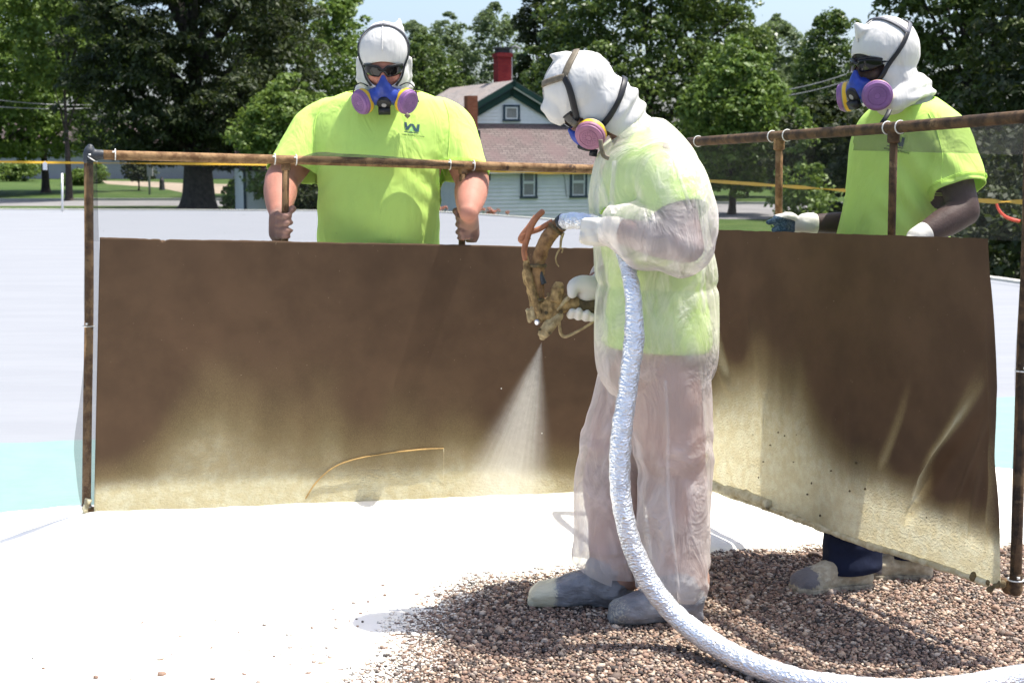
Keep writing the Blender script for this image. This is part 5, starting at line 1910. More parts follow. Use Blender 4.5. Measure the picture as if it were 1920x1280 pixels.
def grip_hand(mb, c, axis, back, rb, size=1.0, start=-25, sweep=185, wrist=None, thumb=True, order=1, thumb_side=1, fr=0.0088, tips=None):
    """closed hand round a bar. c: centre of the grip on the bar axis; axis: from little finger to index;
    back: direction from the bar to the palm; the fingers leave the palm's edge and wrap round"""
    z = nrm(axis)
    p = nrm(np.asarray(back, float) - z * np.dot(back, z))
    q = np.cross(z, p) * order                 # fingers travel towards q
    R = rb + fr * size
    lens = [0.86, 0.97, 1.0, 0.92]
    fz = np.array([-0.030, -0.0105, 0.0095, 0.0290]) * size
    for i in range(4):
        f = fr * size * (0.90 if i == 0 else 1.0)
        a0, a1 = math.radians(start), math.radians(start + sweep * lens[i])
        pts, rad = [], []
        pts.append(c + z * fz[i] * 0.92 + p * (R + 0.016 * size) - q * 0.006)
        rad.append(f * 1.18)
        # knuckle, then three straight-ish phalanges round the bar
        for t, kk in ((0.0, 1.14), (0.22, 1.0), (0.36, 1.09), (0.55, 0.98), (0.70, 1.04), (0.86, 0.94), (1.0, 0.82)):
            a = a0 + (a1 - a0) * t
            bulge = 1.0 + 0.16 * (t in (0.0, 0.36, 0.70))
            pts.append(c + z * (fz[i] + 0.002 * math.sin(i * 2.1 + t * 3)) + R * bulge * (math.cos(a) * p + math.sin(a) * q))
            rad.append(f * kk)
        mb.limb(pts, rad, 12, 4)
    # palm: heel to knuckles
    Pm = c + p * (R + 0.012 * size)
    mb.loft([(Pm - z * 0.046 * size - q * 0.004, p * 0.013 * size, q * 0.020 * size), (Pm - z * 0.028 * size, p * 0.017 * size, q * 0.030 * size), (Pm, p * 0.017 * size, q * 0.031 * size),
             (Pm + z * 0.028 * size, p * 0.016 * size, q * 0.029 * size), (Pm + z * 0.046 * size - q * 0.004, p * 0.013 * size, q * 0.019 * size)], 20, 3)
    if thumb:
        a = lambda d: math.cos(math.radians(d)) * p + math.sin(math.radians(d)) * q
        mb.limb([Pm + z * 0.018 * size - q * 0.02 * size, c + z * 0.040 * size + (R + 0.010) * a(-62), c + z * 0.050 * size + (R + 0.004) * a(-118), c + z * 0.046 * size + (R + 0.001) * a(-165)],
                [0.0150 * size, 0.0128 * size, 0.0112 * size, 0.0095 * size], 14, 4)
    if wrist is not None:
        mb.limb([Pm + z * 0.0 * size, lerp(Pm, wrist, 0.55), wrist], [0.024 * size, 0.027 * size, 0.027 * size], 16, 4)
    return Pm

def shoe(heel, toe, top, w=0.05, hgt=0.10, ankle=0.052, seed=0, vox=0.005):
    heel, toe, top = [np.asarray(p, float) for p in (heel, toe, top)]
    d = nrm((toe - heel) * np.array([1, 1, 0]))
    s = np.cross((0, 0, 1), d)
    L = np.linalg.norm((toe - heel)[:2])
    z0 = min(heel[2], toe[2])
    mb = MB()
    def ring(t, ww, hh, zc=None):
        c = heel + d * L * t
        c[2] = z0 + hh / 2
        return (c, s * ww, np.array([0, 0, hh / 2]))
    mb.loft([ring(0.0, w * 0.55, 0.055), ring(0.05, w * 0.78, 0.075), ring(0.25, w * 0.86, hgt), ring(0.48, w * 0.88, hgt * 0.92), ring(0.70, w * 1.05, hgt * 0.70), ring(0.88, w * 0.98, hgt * 0.56), ring(0.97, w * 0.72, hgt * 0.44), ring(1.0, w * 0.4, hgt * 0.3)], 24, 4, ex=2.6)
    ank = heel + d * L * 0.24
    ank[2] = z0 + hgt * 0.6
    mb.limb([ank, lerp(ank, top, 0.5), top], [ankle * 1.05, ankle, ankle * 0.98], 20, 3)
    Vt, F = organic(mb, vox, 5)
    Vt = displace(Vt, F, 0.004 * fbm(Vt, 22, 3, seed) + 0.0045 * ridge(Vt * np.array([0.7, 1, 1.5]), 20, 2, seed + 2))
    Vt[:, 2] = np.maximum(Vt[:, 2], z0 + 0.004)
    return Vt, F, ((Vt - heel) @ d) / L

def sole_of(parent, heel, toe, w, h=0.026, mat=None):
    d = nrm((np.asarray(toe) - heel) * np.array([1, 1, 0]))
    s = np.cross((0, 0, 1), d)
    L = np.linalg.norm((np.asarray(toe) - heel)[:2])
    out = []
    for t, ww in ((-0.015, 0.35), (0.0, 0.62), (0.06, 0.84), (0.2, 0.90), (0.42, 0.84), (0.6, 1.0), (0.74, 1.10), (0.88, 1.0), (0.97, 0.70), (1.012, 0.38)):
        out.append((t, ww * w + 0.004))
    L_ = [heel + d * L * t + s * ww for t, ww in out]
    R_ = [heel + d * L * t - s * ww for t, ww in out][::-1]
    C = catmull(np.array(L_ + R_ + [L_[0]]), 4)[:-1]
    n = len(C)
    b = MB()
    rings = []
    for z, k in ((0.002, 0.97), (0.006, 1.0), (h - 0.004, 1.0), (h, 0.97)):
        c = C.mean(0)
        q = c + (C - c) * k
        q[:, 2] = z
        rings.append(q)
    b._rings(rings, n)
    return b.build('sole', mat or m_sole, parent, smooth=False)

def fold_fn(Vt, seed=0.0, amp=0.006, vert=0.5):
    """soft cloth folds, longer along the vertical"""
    S = np.array([1, 1, vert])
    return amp * (0.9 * ridge(Vt * S, 5.5, 2, seed) + 0.5 * fbm(Vt * S, 11, 2, seed + 4))

def plane_cut(p, n, r=None, c=None, lim=None):
    p, n = np.asarray(p, float), nrm(n)
    def fn(P):
        s = (P - p) @ n
        if r is not None:
            s = np.minimum(s, r - np.linalg.norm(P - (p if c is None else np.asarray(c)), axis=1))
        if lim is not None:
            s = np.minimum(s, lim(P))
        return s
    return fn

def near_axis(a, b, r):
    d = nrm(b - a)
    return lambda P: r - np.linalg.norm(np.cross(P - a, d), axis=1)

def text_on(person_part, parent, s, size, origin, xdir, ydir, view, bv, mat, name):
    cu = bpy.data.curves.new('t', 'FONT')
    cu.body = s
    cu.size = size
    cu.align_x = 'CENTER'
    cu.offset = size * 0.012
    to = bpy.data.objects.new('t', cu)
    COL.objects.link(to)
    dg = bpy.context.evaluated_depsgraph_get()
    dg.update()
    me = to.evaluated_get(dg).to_mesh()
    bm = bmesh.new()
    bm.from_mesh(me)
    bmesh.ops.triangulate(bm, faces=bm.faces)
    vs = np.array([v.co[:] for v in bm.verts])
    fs = [tuple(v.index for v in f.verts) for f in bm.faces]
    bm.free()
    to.evaluated_get(dg).to_mesh_clear()
    bpy.data.objects.remove(to)
    return decal(vs, fs, parent, origin, xdir, ydir, view, bv, mat, name)

def decal(vs, fs, parent, origin, xdir, ydir, view, bv, mat, name):
    """flat print laid on the cloth along the view direction, 1.5 mm proud"""
    out = []
    view = nrm(view)
    for v in vs:
        p = np.asarray(origin) + xdir * v[0] + ydir * v[1]
        hit = bv.ray_cast(Vector(p - view * 0.3), Vector(view), 0.8)
        out.append(np.array(hit[0]) - view * 0.0022 if hit[0] is not None else p)
    b = MB()
    b.add(out, fs)
    return b.build(name, mat, parent, smooth=False)

def poly_strips(strips):
    """strokes made of quads: list of (x0,y0,x1,y1,w0,w1), finely divided"""
    vs, fs = [], []
    for x0, y0, x1, y1, w0, w1 in strips:
        n = 6
        b0 = len(vs)
        for i in range(n + 1):
            t = i / n
            x, y, w = x0 + (x1 - x0) * t, y0 + (y1 - y0) * t, w0 + (w1 - w0) * t
            vs += [(x - w / 2, y), (x + w / 2, y)]
        fs += [(b0 + 2 * i, b0 + 2 * i + 1, b0 + 2 * i + 3, b0 + 2 * i + 2) for i in range(n)]
    return vs, fs

def shirt_logo(parent, bv, c, xd, yd, view, s=1.0):
    vs, fs = poly_strips([(-0.030 * s, 0.020 * s, -0.022 * s, -0.004 * s, 0.011 * s, 0.011 * s), (-0.022 * s, -0.012 * s, -0.004 * s, 0.016 * s, 0.013 * s, 0.011 * s),
                          (-0.001 * s, 0.016 * s, 0.022 * s, -0.016 * s, 0.011 * s, 0.014 * s), (0.026 * s, 0.016 * s, 0.026 * s, -0.016 * s, 0.011 * s, 0.010 * s)])
    decal(vs, fs, parent, c, xd, yd, view, bv, m_logo, 'printed_emblem')
    vs, fs = poly_strips([(0, -0.016 * s, 0.0, 0.004 * s, 0.018 * s, 0.001 * s)])
    decal(vs, fs, parent, c, xd, yd, view, bv, m_logo_pale, 'printed_triangle')
    vs = [(-0.030 * s + 0.06 * s * i / 8, y) for y in (-0.0225 * s, -0.0200 * s) for i in range(9)]
    decal(vs, [(i, i + 1, i + 10, i + 9) for i in range(8)], parent, c, xd, yd, view, bv, m_logo, 'printed_line')
    text_on(None, parent, 'West Roofing Systems', 0.0105 * s, c + yd * (-0.036 * s) + xd * (0.008 * s), xd, yd, view, bv, m_print, 'printed_text')

def bvh(o):
    off = world_loc(o)
    me = o.data
    return BVHTree.FromPolygons([tuple(np.array(v.co) + off) for v in me.vertices], [tuple(p.vertices) for p in me.polygons])

def hem_ring(shirt, c, n, offs=(0.018, 0.0225), r=0.0012, mat=None, name='hem_stitch', rng=0.25):
    bv = bvh(shirt)
    n = nrm(n)
    q1 = nrm(np.cross(n, (0, 1, 0.1)))
    q2 = np.cross(n, q1)
    b = MB()
    for dd in offs:
        ring = []
        for a in np.linspace(0, 2 * math.pi, 49):
            o_ = c - n * dd
            d = math.cos(a) * q1 + math.sin(a) * q2
            hit = bv.ray_cast(Vector(o_), Vector(d), rng)
            if hit[0] is not None:
                ring.append(np.array(hit[0]) + d * 0.0045)
        if len(ring) > 10:
            b.tube(ring, r, 5, caps=False)
    if b.n:
        b.build(name, mat or m_neon, shirt)

def seam_line(shirt, bv, pts, r=0.0016, name='seam'):
    Q = []
    for c in catmull(pts, 10):
        hit = bv.ray_cast(Vector(c + np.array([0, -0.6, 0])), Vector((0, 1, 0)), 1.2)
        if hit[0] is not None:
            Q.append(np.array(hit[0]) + np.array([0, -0.0012, 0]))
    if len(Q) > 4:
        b = MB()
        b.tube(Q, r, 6)
        b.build(name, m_neon, shirt)

exL, exR = np.array([1.0, 0, 0]), np.array([-1.0, 0, 0])
X_, Y_, Z_ = np.eye(3)

m_sole = simple('crusted_shoe_sole', (0.20, 0.165, 0.12), 0.9, 0.3, 40, 0.6, 90, second=(0.42, 0.37, 0.27))

# ------------------------------------------------------------------ 1. the broad worker on the left
Yb = 5.42
base = V(712, 900, Yb + 0.02)
base[2] = 0.0
P1 = empty('person', base, label='broad worker in neon yellow T-shirt and white hood gripping the left screen with bare hands', category='person',
           group='roof workers in white hoods and respirators')
h1 = Head(V(721, 116, 5.27), (0.02, -0.92, -0.40), (0, -0.40, 0.92), 0.98)
neck1 = V(722, 178, 5.43)
c_ = lambda px, py, dY=0.0: V(px, py, Yb + dY)
sk = 1 / (FPX / Yb)                       # metres per pixel at the body
sh_R, sh_L = c_(592, 240, 0.03), c_(848, 240, 0.03)          # his right shoulder is at picture left
el_R, el_L = c_(528, 338, -0.06), c_(886, 340, -0.06)
wr_R, wr_L = V(522, 398, 5.17), V(878, 398, 5.20)
mb = MB()
head_skin(h1, mb, neck1)
mb.loft([(c_(721, 175, 0.02), X_ * 0.075, Y_ * 0.07), (c_(720, 200, 0.02), X_ * 0.20, Y_ * 0.10), (c_(719, 240, 0.02), X_ * 0.255, Y_ * 0.135), (c_(716, 320, 0.0), X_ * 0.225, Y_ * 0.155),
         (c_(712, 420, 0.0), X_ * 0.20, Y_ * 0.175), (c_(710, 500, 0.0), X_ * 0.20, Y_ * 0.165), (c_(710, 545, 0.02), X_ * 0.19, Y_ * 0.13)], 28, 4)
for s, sh_, el, wr in ((-1, sh_R, el_R, wr_R), (1, sh_L, el_L, wr_L)):
    mb.limb([sh_, lerp(sh_, el, 0.5), el], [0.076, 0.072, 0.064], 18, 4)
    mb.limb([el, lerp(el, wr, 0.35), lerp(el, wr, 0.75), wr], [0.062, 0.063, 0.050, 0.036], 18, 4)
    hip = c_(710 + s * 42, 540, 0.02)
    kn = np.array([hip[0] + s * 0.03, Yb + 0.0, 0.50])
    an = np.array([hip[0] + s * 0.05, Yb + 0.06, 0.09])
    mb.limb([hip, lerp(hip, kn, 0.5), kn, lerp(kn, an, 0.4), an], [0.105, 0.095, 0.068, 0.064, 0.045], 18, 4)
grip_hand(mb, hand_L[0] + np.array([0, 0, 0.002]), (0.02, 0.0, 1.0), (-0.80, 0.60, 0), 0.0128, 1.24, start=12, sweep=185, wrist=wr_R, order=1)
grip_hand(mb, hand_L[1] + np.array([0, 0, -0.004]), (-0.02, 0.0, 1.0), (0.80, 0.60, 0), 0.0128, 1.24, start=12, sweep=185, wrist=wr_L, order=-1)
Vt, F = organic(mb, 0.0055, 4)
body = mesh_obj('body', Vt, F, m_skin_red, P1)
dirt = np.zeros(len(Vt))
for hc in hand_L:
    dirt = np.maximum(dirt, sstep(0.13, 0.06, np.linalg.norm((Vt - hc) * np.array([1, 1, 0.9]), axis=1)))
attr(body, 'dirt', dirt)
# T-shirt
mb = MB()
mb.loft([(c_(722, 166, 0.02), X_ * 0.085, Y_ * 0.078), (c_(721, 181, 0.02), X_ * 0.185, Y_ * 0.11), (c_(720, 200, 0.02), X_ * 0.242, Y_ * 0.13), (c_(718, 245, 0.01), X_ * 0.268, Y_ * 0.155),
         (c_(714, 320, 0.0), X_ * 0.240, Y_ * 0.182), (c_(711, 380, -0.01), X_ * 0.229, Y_ * 0.205), (c_(710, 440, -0.01), X_ * 0.228, Y_ * 0.212), (c_(710, 500, 0.0), X_ * 0.232, Y_ * 0.205), (c_(710, 560, 0.0), X_ * 0.238, Y_ * 0.200), (c_(710, 600, 0.0), X_ * 0.238, Y_ * 0.200)], 40, 5, ex=2.3)
cuR, cuL = c_(548, 324, -0.05), c_(866, 326, -0.05)
dR, dL = nrm(cuR - sh_R + np.array([0.0, 0, 0])), nrm(cuL - sh_L)
mb.limb([c_(618, 222, 0.03), sh_R, lerp(sh_R, cuR, 0.5), cuR + dR * 0.05], [0.080, 0.083, 0.091, 0.095], 24, 5)
mb.limb([c_(822, 222, 0.03), sh_L, lerp(sh_L, cuL, 0.5), cuL + dL * 0.05], [0.080, 0.083, 0.091, 0.093], 24, 5)
Vt, F = organic(mb, 0.0085, 7)
rel = Vt - c_(712, 350)
d = fold_fn(Vt, 1.0, 0.0055, 0.42) * sstep(0.55, 0.1, np.abs(rel[:, 2]) * 0)
# diagonal drags from the armpits across the belly
for s in (-1, 1):
    t = (rel[:, 0] * s * 0.75 + rel[:, 2] * 0.9)
    d += 0.004 * np.sin(t * 70 + 3 * fbm(Vt, 3, 2, 2.0)) * sstep(0.05, 0.22, rel[:, 0] * s) * sstep(-0.22, 0.0, rel[:, 2]) * sstep(0.16, 0.04, rel[:, 2])
    arm = sh_R if s < 0 else sh_L
    da = np.linalg.norm(Vt - (arm + np.array([0, 0, -0.13])), axis=1)
    d += 0.0045 * ridge(Vt * np.array([1, 1, 0.35]), 9, 2, 7.0 + s) * sstep(0.26, 0.08, da)
d += 0.004 * np.sin((rel[:, 2] + 0.35 * np.abs(rel[:, 0] - 0.05)) * 62 + 2.5 * fbm(Vt, 4, 2, 9.0)) * sstep(-0.12, -0.25, rel[:, 2]) * 0.6
Vt = displace(Vt, F, d)
for p, n, c in ((cuR, dR + np.array([0.22, 0, -0.05]), sh_R), (cuL, dL + np.array([-0.22, 0, -0.05]), sh_L)):
    Vt, F = cut(Vt, F, plane_cut(p, n, 0.19, None, (lambda P, q=near_axis(c, p, 0.125): np.minimum(q(P), c_(600, 330)[0] - P[:, 0])) if p is cuR else (lambda P, q=near_axis(c, p, 0.125): np.minimum(q(P), P[:, 0] - c_(826, 330)[0]))))
Vt, F = cut(Vt, F, plane_cut(c_(710, 580), (0, 0, -1)))
Vt, F = cut(Vt, F, plane_cut(c_(721, 172), (0, -0.10, 1), 0.14))
shirt1 = mesh_obj('shirt', Vt, F, m_neon, P1)
solidify(shirt1, 0.003, -1)
bv1 = bvh(shirt1)
hem_ring(shirt1, cuR, dR + np.array([0.22, 0, -0.05]))
hem_ring(shirt1, cuL, dL + np.array([-0.22, 0, -0.05]))
seam_line(shirt1, bv1, [c_(612, 186), c_(598, 215), c_(594, 255), c_(598, 300), c_(606, 325)])
seam_line(shirt1, bv1, [c_(832, 188), c_(842, 215), c_(845, 255), c_(842, 300), c_(836, 325)])
shirt_logo(shirt1, bv1, c_(770, 239, -0.2), nrm(np.array([1, 0, -0.10])), nrm(np.array([0.10, 0, 1])), (0, 1, 0), 0.86)
# trousers and shoes behind the board
mb = MB()
for s in (-1, 1):
    hip = c_(710 + s * 40, 540, 0.02)
    kn = np.array([hip[0] + s * 0.03, Yb + 0.0, 0.50])
    an = np.array([hip[0] + s * 0.05, Yb + 0.06, 0.07])
    mb.limb([hip, lerp(hip, kn, 0.5), kn, lerp(kn, an, 0.5), an], [0.125, 0.118, 0.098, 0.092, 0.085], 18, 4)
mb.ball(c_(710, 540, 0.02), (0.205, 0.16, 0.14))
Vt, F = organic(mb, 0.012, 5)
Vt = displace(Vt, F, fold_fn(Vt, 5.0, 0.007, 0.8))
Vt[:, 2] = np.maximum(Vt[:, 2], 0.03)
mesh_obj('trousers', Vt, F, m_navy, P1)
for s in (-1, 1):
    hx_ = c_(710 + s * 42, 540, 0.02)[0] + s * 0.05
    Vt, F, t = shoe((hx_, Yb + 0.13, 0.0), (hx_ + s * 0.03, Yb - 0.10, 0.0), (hx_, Yb + 0.06, 0.13), vox=0.008, seed=s)
    o = mesh_obj('shoe', Vt, F, m_shoe, P1)
    attr(o, 'foam', np.full(len(Vt), 0.5))
# hood, glasses, respirator
def hood1(mb):
    for s in (-1, 1):                    # loose side panels hanging to the collar
        x = 672 if s < 0 else 770
        mb.limb([V(x - s * 3, 112, 5.32), V(x - s * 6, 140, 5.33), V(x - s * 10, 172, 5.36)], [0.013, 0.018, 0.026], 14, 4)
hood, bvh1 = make_hood(h1, P1, neck1 + np.array([0, 0.02, 0.03]), (0.068, -0.014, 0.050), [((0.05 * -1, -0.05, 0.110), (-0.060, -0.065, 0.146), 0.026, 0.005)], 0.088, 2.0, 0.004, hood1)
sunglasses(h1, P1, -0.002)
r1 = respirator(h1, P1, m_purple, 0.62, (0.066, 0.080, -0.117), 0.026)
L = h1.L
for s in (-1, 1):
    strap(r1, [L(s * 0.050, 0.098, -0.060), L(s * 0.075, 0.075, -0.020), L(s * 0.095, 0.028, 0.035), L(s * 0.090, 0.005, 0.080)], 0.011, bvh1, m_black)
    strap(r1, [L(s * 0.090, 0.005, 0.080), L(s * 0.074, 0.003, 0.112), L(s * 0.040, 0.006, 0.138), L(0, 0.008, 0.146)], 0.012, bvh1, m_strap)
    b = MB()
    b.tube([L(s * 0.058, 0.090, -0.060), L(s * 0.088, 0.080, -0.052), L(s * 0.112, 0.075, -0.075), L(s * (0.125 if s < 0 else 0.118), 0.075, -0.13)], 0.0022, 6, 5)
    b.build('strap_end', m_black, r1)
b = MB()
b.box(V(764, 217, 5.08), (0.008, 0.003, 0.008), [nrm((1, 0, 1)), Y_, nrm((-1, 0, 1))])
b.build('strap_tab', m_strap_brown, r1)

# ------------------------------------------------------------------ 2. the gloved worker on the right
Yr = 4.66
f3, l3 = nrm((-0.84, -0.54, 0)), nrm((0.54, -0.84, 0))          # facing, his left
base = np.array([V(1640, 1100, 4.6)[0], 4.6, 0])
P3 = empty('person', base, label='worker in neon green T-shirt and white hood gripping the right screen with blue palmed gloves', category='person',
           group='roof workers in white hoods and respirators')
h3 = Head(V(1657, 118, 4.58), nrm((-0.90, -0.40, -0.13)), (-0.12, -0.05, 1), 1.0)
neck3 = V(1702, 192, 4.66)
d_ = lambda px, py, dY=0.0: V(px, py, Yr + dY)
tc = lambda py, px: d_(px, py)
sl, sr = d_(1772, 262, -0.13), d_(1650, 262, 0.16)
el_l, wr_l = V(1808, 396, 4.40), V(1720, 446, 4.33)
hd_l = SR.P(1673, 484, 0.026)
el_r, wr_r = V(1622, 420, 4.83), V(1516, 419, 4.80)
hd_r = SR.P(1461, 424, 0.022)
mb = MB()
head_skin(h3, mb, neck3)
mb.loft([(tc(195, 1702), l3 * 0.07, f3 * 0.065), (tc(222, 1706), l3 * 0.17, f3 * 0.095), (tc(262, 1706), l3 * 0.205, f3 * 0.115), (tc(330, 1695), l3 * 0.175, f3 * 0.120),
         (tc(430, 1675), l3 * 0.155, f3 * 0.115), (tc(520, 1668), l3 * 0.165, f3 * 0.120), (tc(600, 1668), l3 * 0.17, f3 * 0.115)], 28, 4)
mb.limb([sl, lerp(sl, el_l, 0.5), el_l], [0.062, 0.054, 0.048], 18, 4)
mb.limb([el_l, lerp(el_l, wr_l, 0.35), lerp(el_l, wr_l, 0.75), wr_l], [0.047, 0.048, 0.038, 0.030], 18, 4)
mb.limb([sr, lerp(sr, el_r, 0.5), el_r], [0.062, 0.052, 0.044], 18, 4)
mb.limb([el_r, lerp(el_r, wr_r, 0.35), wr_r], [0.043, 0.042, 0.030], 18, 4)
hips = [d_(1640, 600, 0.10), d_(1700, 600, -0.05)]
an_near, an_far = G(1612, 1080) + np.array([0, 0.02, 0.10]), G(1712, 1078) + np.array([0, 0.03, 0.10])
for hp, an in zip(hips[::-1], (an_near, an_far)):
    kn = lerp(hp, an, 0.52) + f3 * 0.02
    kn[1] = max(kn[1], 4.62)
    mb.limb([hp, lerp(hp, kn, 0.5), kn, lerp(kn, an, 0.4), an], [0.092, 0.084, 0.060, 0.058, 0.042], 18, 4)
Vt, F = organic(mb, 0.0055, 4)
mesh_obj('body', Vt, F, m_skin_dark, P3)
# shirt
mb = MB()
mb.loft([(tc(182, 1706), l3 * 0.078, f3 * 0.075), (tc(202, 1708), l3 * 0.135, f3 * 0.095), (tc(228, 1709), l3 * 0.190, f3 * 0.115), (tc(268, 1706), l3 * 0.212, f3 * 0.135),
         (tc(330, 1695), l3 * 0.190, f3 * 0.145), (tc(390, 1683), l3 * 0.178, f3 * 0.150), (tc(450, 1672), l3 * 0.182, f3 * 0.158), (tc(540, 1662), l3 * 0.195, f3 * 0.170), (tc(600, 1660), l3 * 0.20, f3 * 0.172), (tc(640, 1660), l3 * 0.20, f3 * 0.172)], 40, 5, ex=2.3)
cul = V(1797, 357, 4.44)
dl_ = nrm(cul - sl)
mb.limb([d_(1750, 238, -0.10), sl + np.array([0.005, 0, -0.01]), lerp(sl, cul, 0.55), cul + dl_ * 0.05], [0.075, 0.080, 0.084, 0.082], 24, 5)
cur = lerp(sr, el_r, 0.62)
mb.limb([sr, lerp(sr, cur, 0.5), cur + nrm(cur - sr) * 0.05], [0.080, 0.080, 0.078], 22, 4)
Vt, F = organic(mb, 0.0075, 7)
rel = Vt - tc(330, 1695)
lf, ff = rel @ l3, rel @ f3
d = fold_fn(Vt, 21.0, 0.0055, 0.30)
d += 0.0055 * np.sin(lf * 58 + 1.8 * fbm(Vt, 3, 2, 3.0)) * sstep(0.02, -0.16, rel[:, 2]) * sstep(-0.02, 0.10, ff)         # long vertical folds at the front
da = np.linalg.norm(Vt - (sl + np.array([-0.03, 0, -0.16])), axis=1)
t = (rel[:, 0] * 0.9 + rel[:, 2] * 0.7)
d += 0.008 * np.sin(t * 75 + 2 * fbm(Vt, 4, 2, 6.0)) * sstep(0.24, 0.06, da)
Vt = displace(Vt, F, d)
Vt, F = cut(Vt, F, plane_cut(cul, dl_ + np.array([0.10, 0, -0.2]), 0.17, None, near_axis(sl, cul, 0.096)))
Vt, F = cut(Vt, F, plane_cut(cur, cur - sr, 0.15))
Vt, F = cut(Vt, F, plane_cut(tc(610, 1660), (0, 0, -1)))
Vt, F = cut(Vt, F, plane_cut(tc(188, 1705), np.array([0, 0, 1.0]) + 0.25 * f3, 0.13))
shirt3 = mesh_obj('shirt', Vt, F, m_neon, P3)
solidify(shirt3, 0.003, -1)
hem_ring(shirt3, cul, dl_ + np.array([0.10, 0, -0.2]))
bv3 = bvh(shirt3)
vw = nrm(-f3 * 0.55 + np.array([0, 0.85, 0]))
seam_line(shirt3, bv3, [V(1742, 212, 4.5), V(1752, 250, 4.5), V(1752, 300, 4.5), V(1744, 345, 4.5)])
shirt_logo(shirt3, bv3, V(1668, 264, 4.40), nrm(np.array([0.93, -0.30, -0.17])), nrm(np.array([0.12, 0, 1])), vw, 0.90)
# trousers
mb = MB()
for hp, an in zip(hips[::-1], (an_near, an_far)):
    kn = lerp(hp, an, 0.52) + f3 * 0.01
    kn[1] = max(kn[1], 4.66)
    hl_, to_ = (G(1632, 1106), G(1490, 1118)) if an is an_near else (G(1748, 1090), G(1622, 1088))
    lo_ = lerp(hl_, to_, 0.23) + np.array([0, 0.03, 0.02])
    lo2 = lo_ + np.array([0.01, 0.05, 0.24])
    mb.limb([hp, lerp(hp, kn, 0.5), kn, lo2, lerp(lo_, lo2, 0.4), lo_], [0.115, 0.108, 0.092, 0.088, 0.086, 0.084], 20, 4)
mb.ball(lerp(hips[0], hips[1], 0.5), (0.17, 0.17, 0.13))
Vt, F = organic(mb, 0.009, 5)
Vt = displace(Vt, F, fold_fn(Vt, 25.0, 0.008, 1.0) + 0.005 * ridge(Vt * np.array([0.7, 0.7, 1.8]), 10, 2, 3.0) * sstep(0.35, 0.15, Vt[:, 2]))
Vt, F = cut(Vt, F, plane_cut((1.12, 4.5, 0.068), (0.08, 0, -1)))
mesh_obj('trousers', Vt, F, m_navy, P3)
# shoes
for (hl, to, tp, sd_i) in ((G(1632, 1106), G(1490, 1118), None, 1.0), (G(1748, 1090), G(1622, 1088), None, 2.0)):
    tp = lerp(hl, to, 0.26) + np.array([0.0, 0.03, 0.095])
    Vt, F, t = shoe(hl + np.array([0, 0.03, 0.006]), to + np.array([0, 0.03, 0.006]), tp, 0.052, 0.105, 0.054, sd_i)
    o = mesh_obj('shoe', Vt, F, m_shoe, P3)
    sole_of(o, hl + np.array([0, 0.03, 0.0]), to + np.array([0, 0.03, 0.0]), 0.052)
    attr(o, 'foam', np.clip(0.75 - 0.75 * sstep(0.70, 0.85, t) * sstep(0.02, 0.05, Vt[:, 2]) - 0.6 * sstep(0.10, 0.13, Vt[:, 2]), 0, 1))
# gloves
mb = MB()
grip_hand(mb, hd_r, (0.05, 0.0, 1.0), (0.92, 0.40, 0.0), 0.0125, 1.05, start=10, sweep=165, wrist=wr_r, order=-1, fr=0.0108, thumb=False)
mb.limb([wr_r + (wr_r - el_r) * 0.05, wr_r + (el_r - wr_r) * 0.05], [0.036, 0.037], 18, 3)
mb.limb([hd_r + np.array([0.045, -0.012, 0.030]), hd_r + np.array([0.010, -0.030, 0.034]), hd_r + np.array([-0.022, -0.034, 0.022]), hd_r + np.array([-0.040, -0.028, 0.014])], [0.0135, 0.0125, 0.0115, 0.0095], 14, 4)
Vt, F = organic(mb, 0.004, 4)
Vt = displace(Vt, F, 0.0015 * fbm(Vt, 60, 2))
g_ = NT('blue_dipped_glove')
gm = g_.map(g_.math('ADD', g_.at('dip'), g_.math('MULTIPLY', g_.math('SUBTRACT', g_.noise(120, 4, 0.7), 0.5), 0.7)), 0.42, 0.58)
gc_ = g_.mix(gm, (0.74, 0.71, 0.63), g_.mix(g_.map(g_.noise(160, 4), 0.4, 0.65), (0.022, 0.05, 0.08), (0.09, 0.14, 0.19)))
m_dip = g_.end(g_.bsdf(gc_, 0.75, 0, 0.25, g_.bump(g_.noise(220, 3), 0.4, 0.002)))
gl = mesh_obj('glove', Vt, F, m_dip, P3, label='white glove with blue dipped fingers')
rel = Vt - hd_r
attr(gl, 'dip', sstep(0.060, 0.040, rel[:, 0]) * sstep(0.040, 0.024, rel[:, 2] + 0.25 * rel[:, 0]))
mb = MB()
grip_hand(mb, hd_l, (0.0, 0.0, 1.0), (0.75, 0.66, 0.0), 0.0122, 1.05, start=10, sweep=165, wrist=wr_l, order=-1, fr=0.0105, thumb=False)
mb.limb([wr_l, wr_l + (el_l - wr_l) * 0.16], [0.034, 0.0365], 18, 3)
Vt, F = organic(mb, 0.004, 4)
gl = mesh_obj('glove', Vt, F, m_dip, P3)
rel = Vt - hd_l
attr(gl, 'dip', sstep(0.03, 0.015, rel[:, 0]) * sstep(0.03, 0.02, rel[:, 2]))
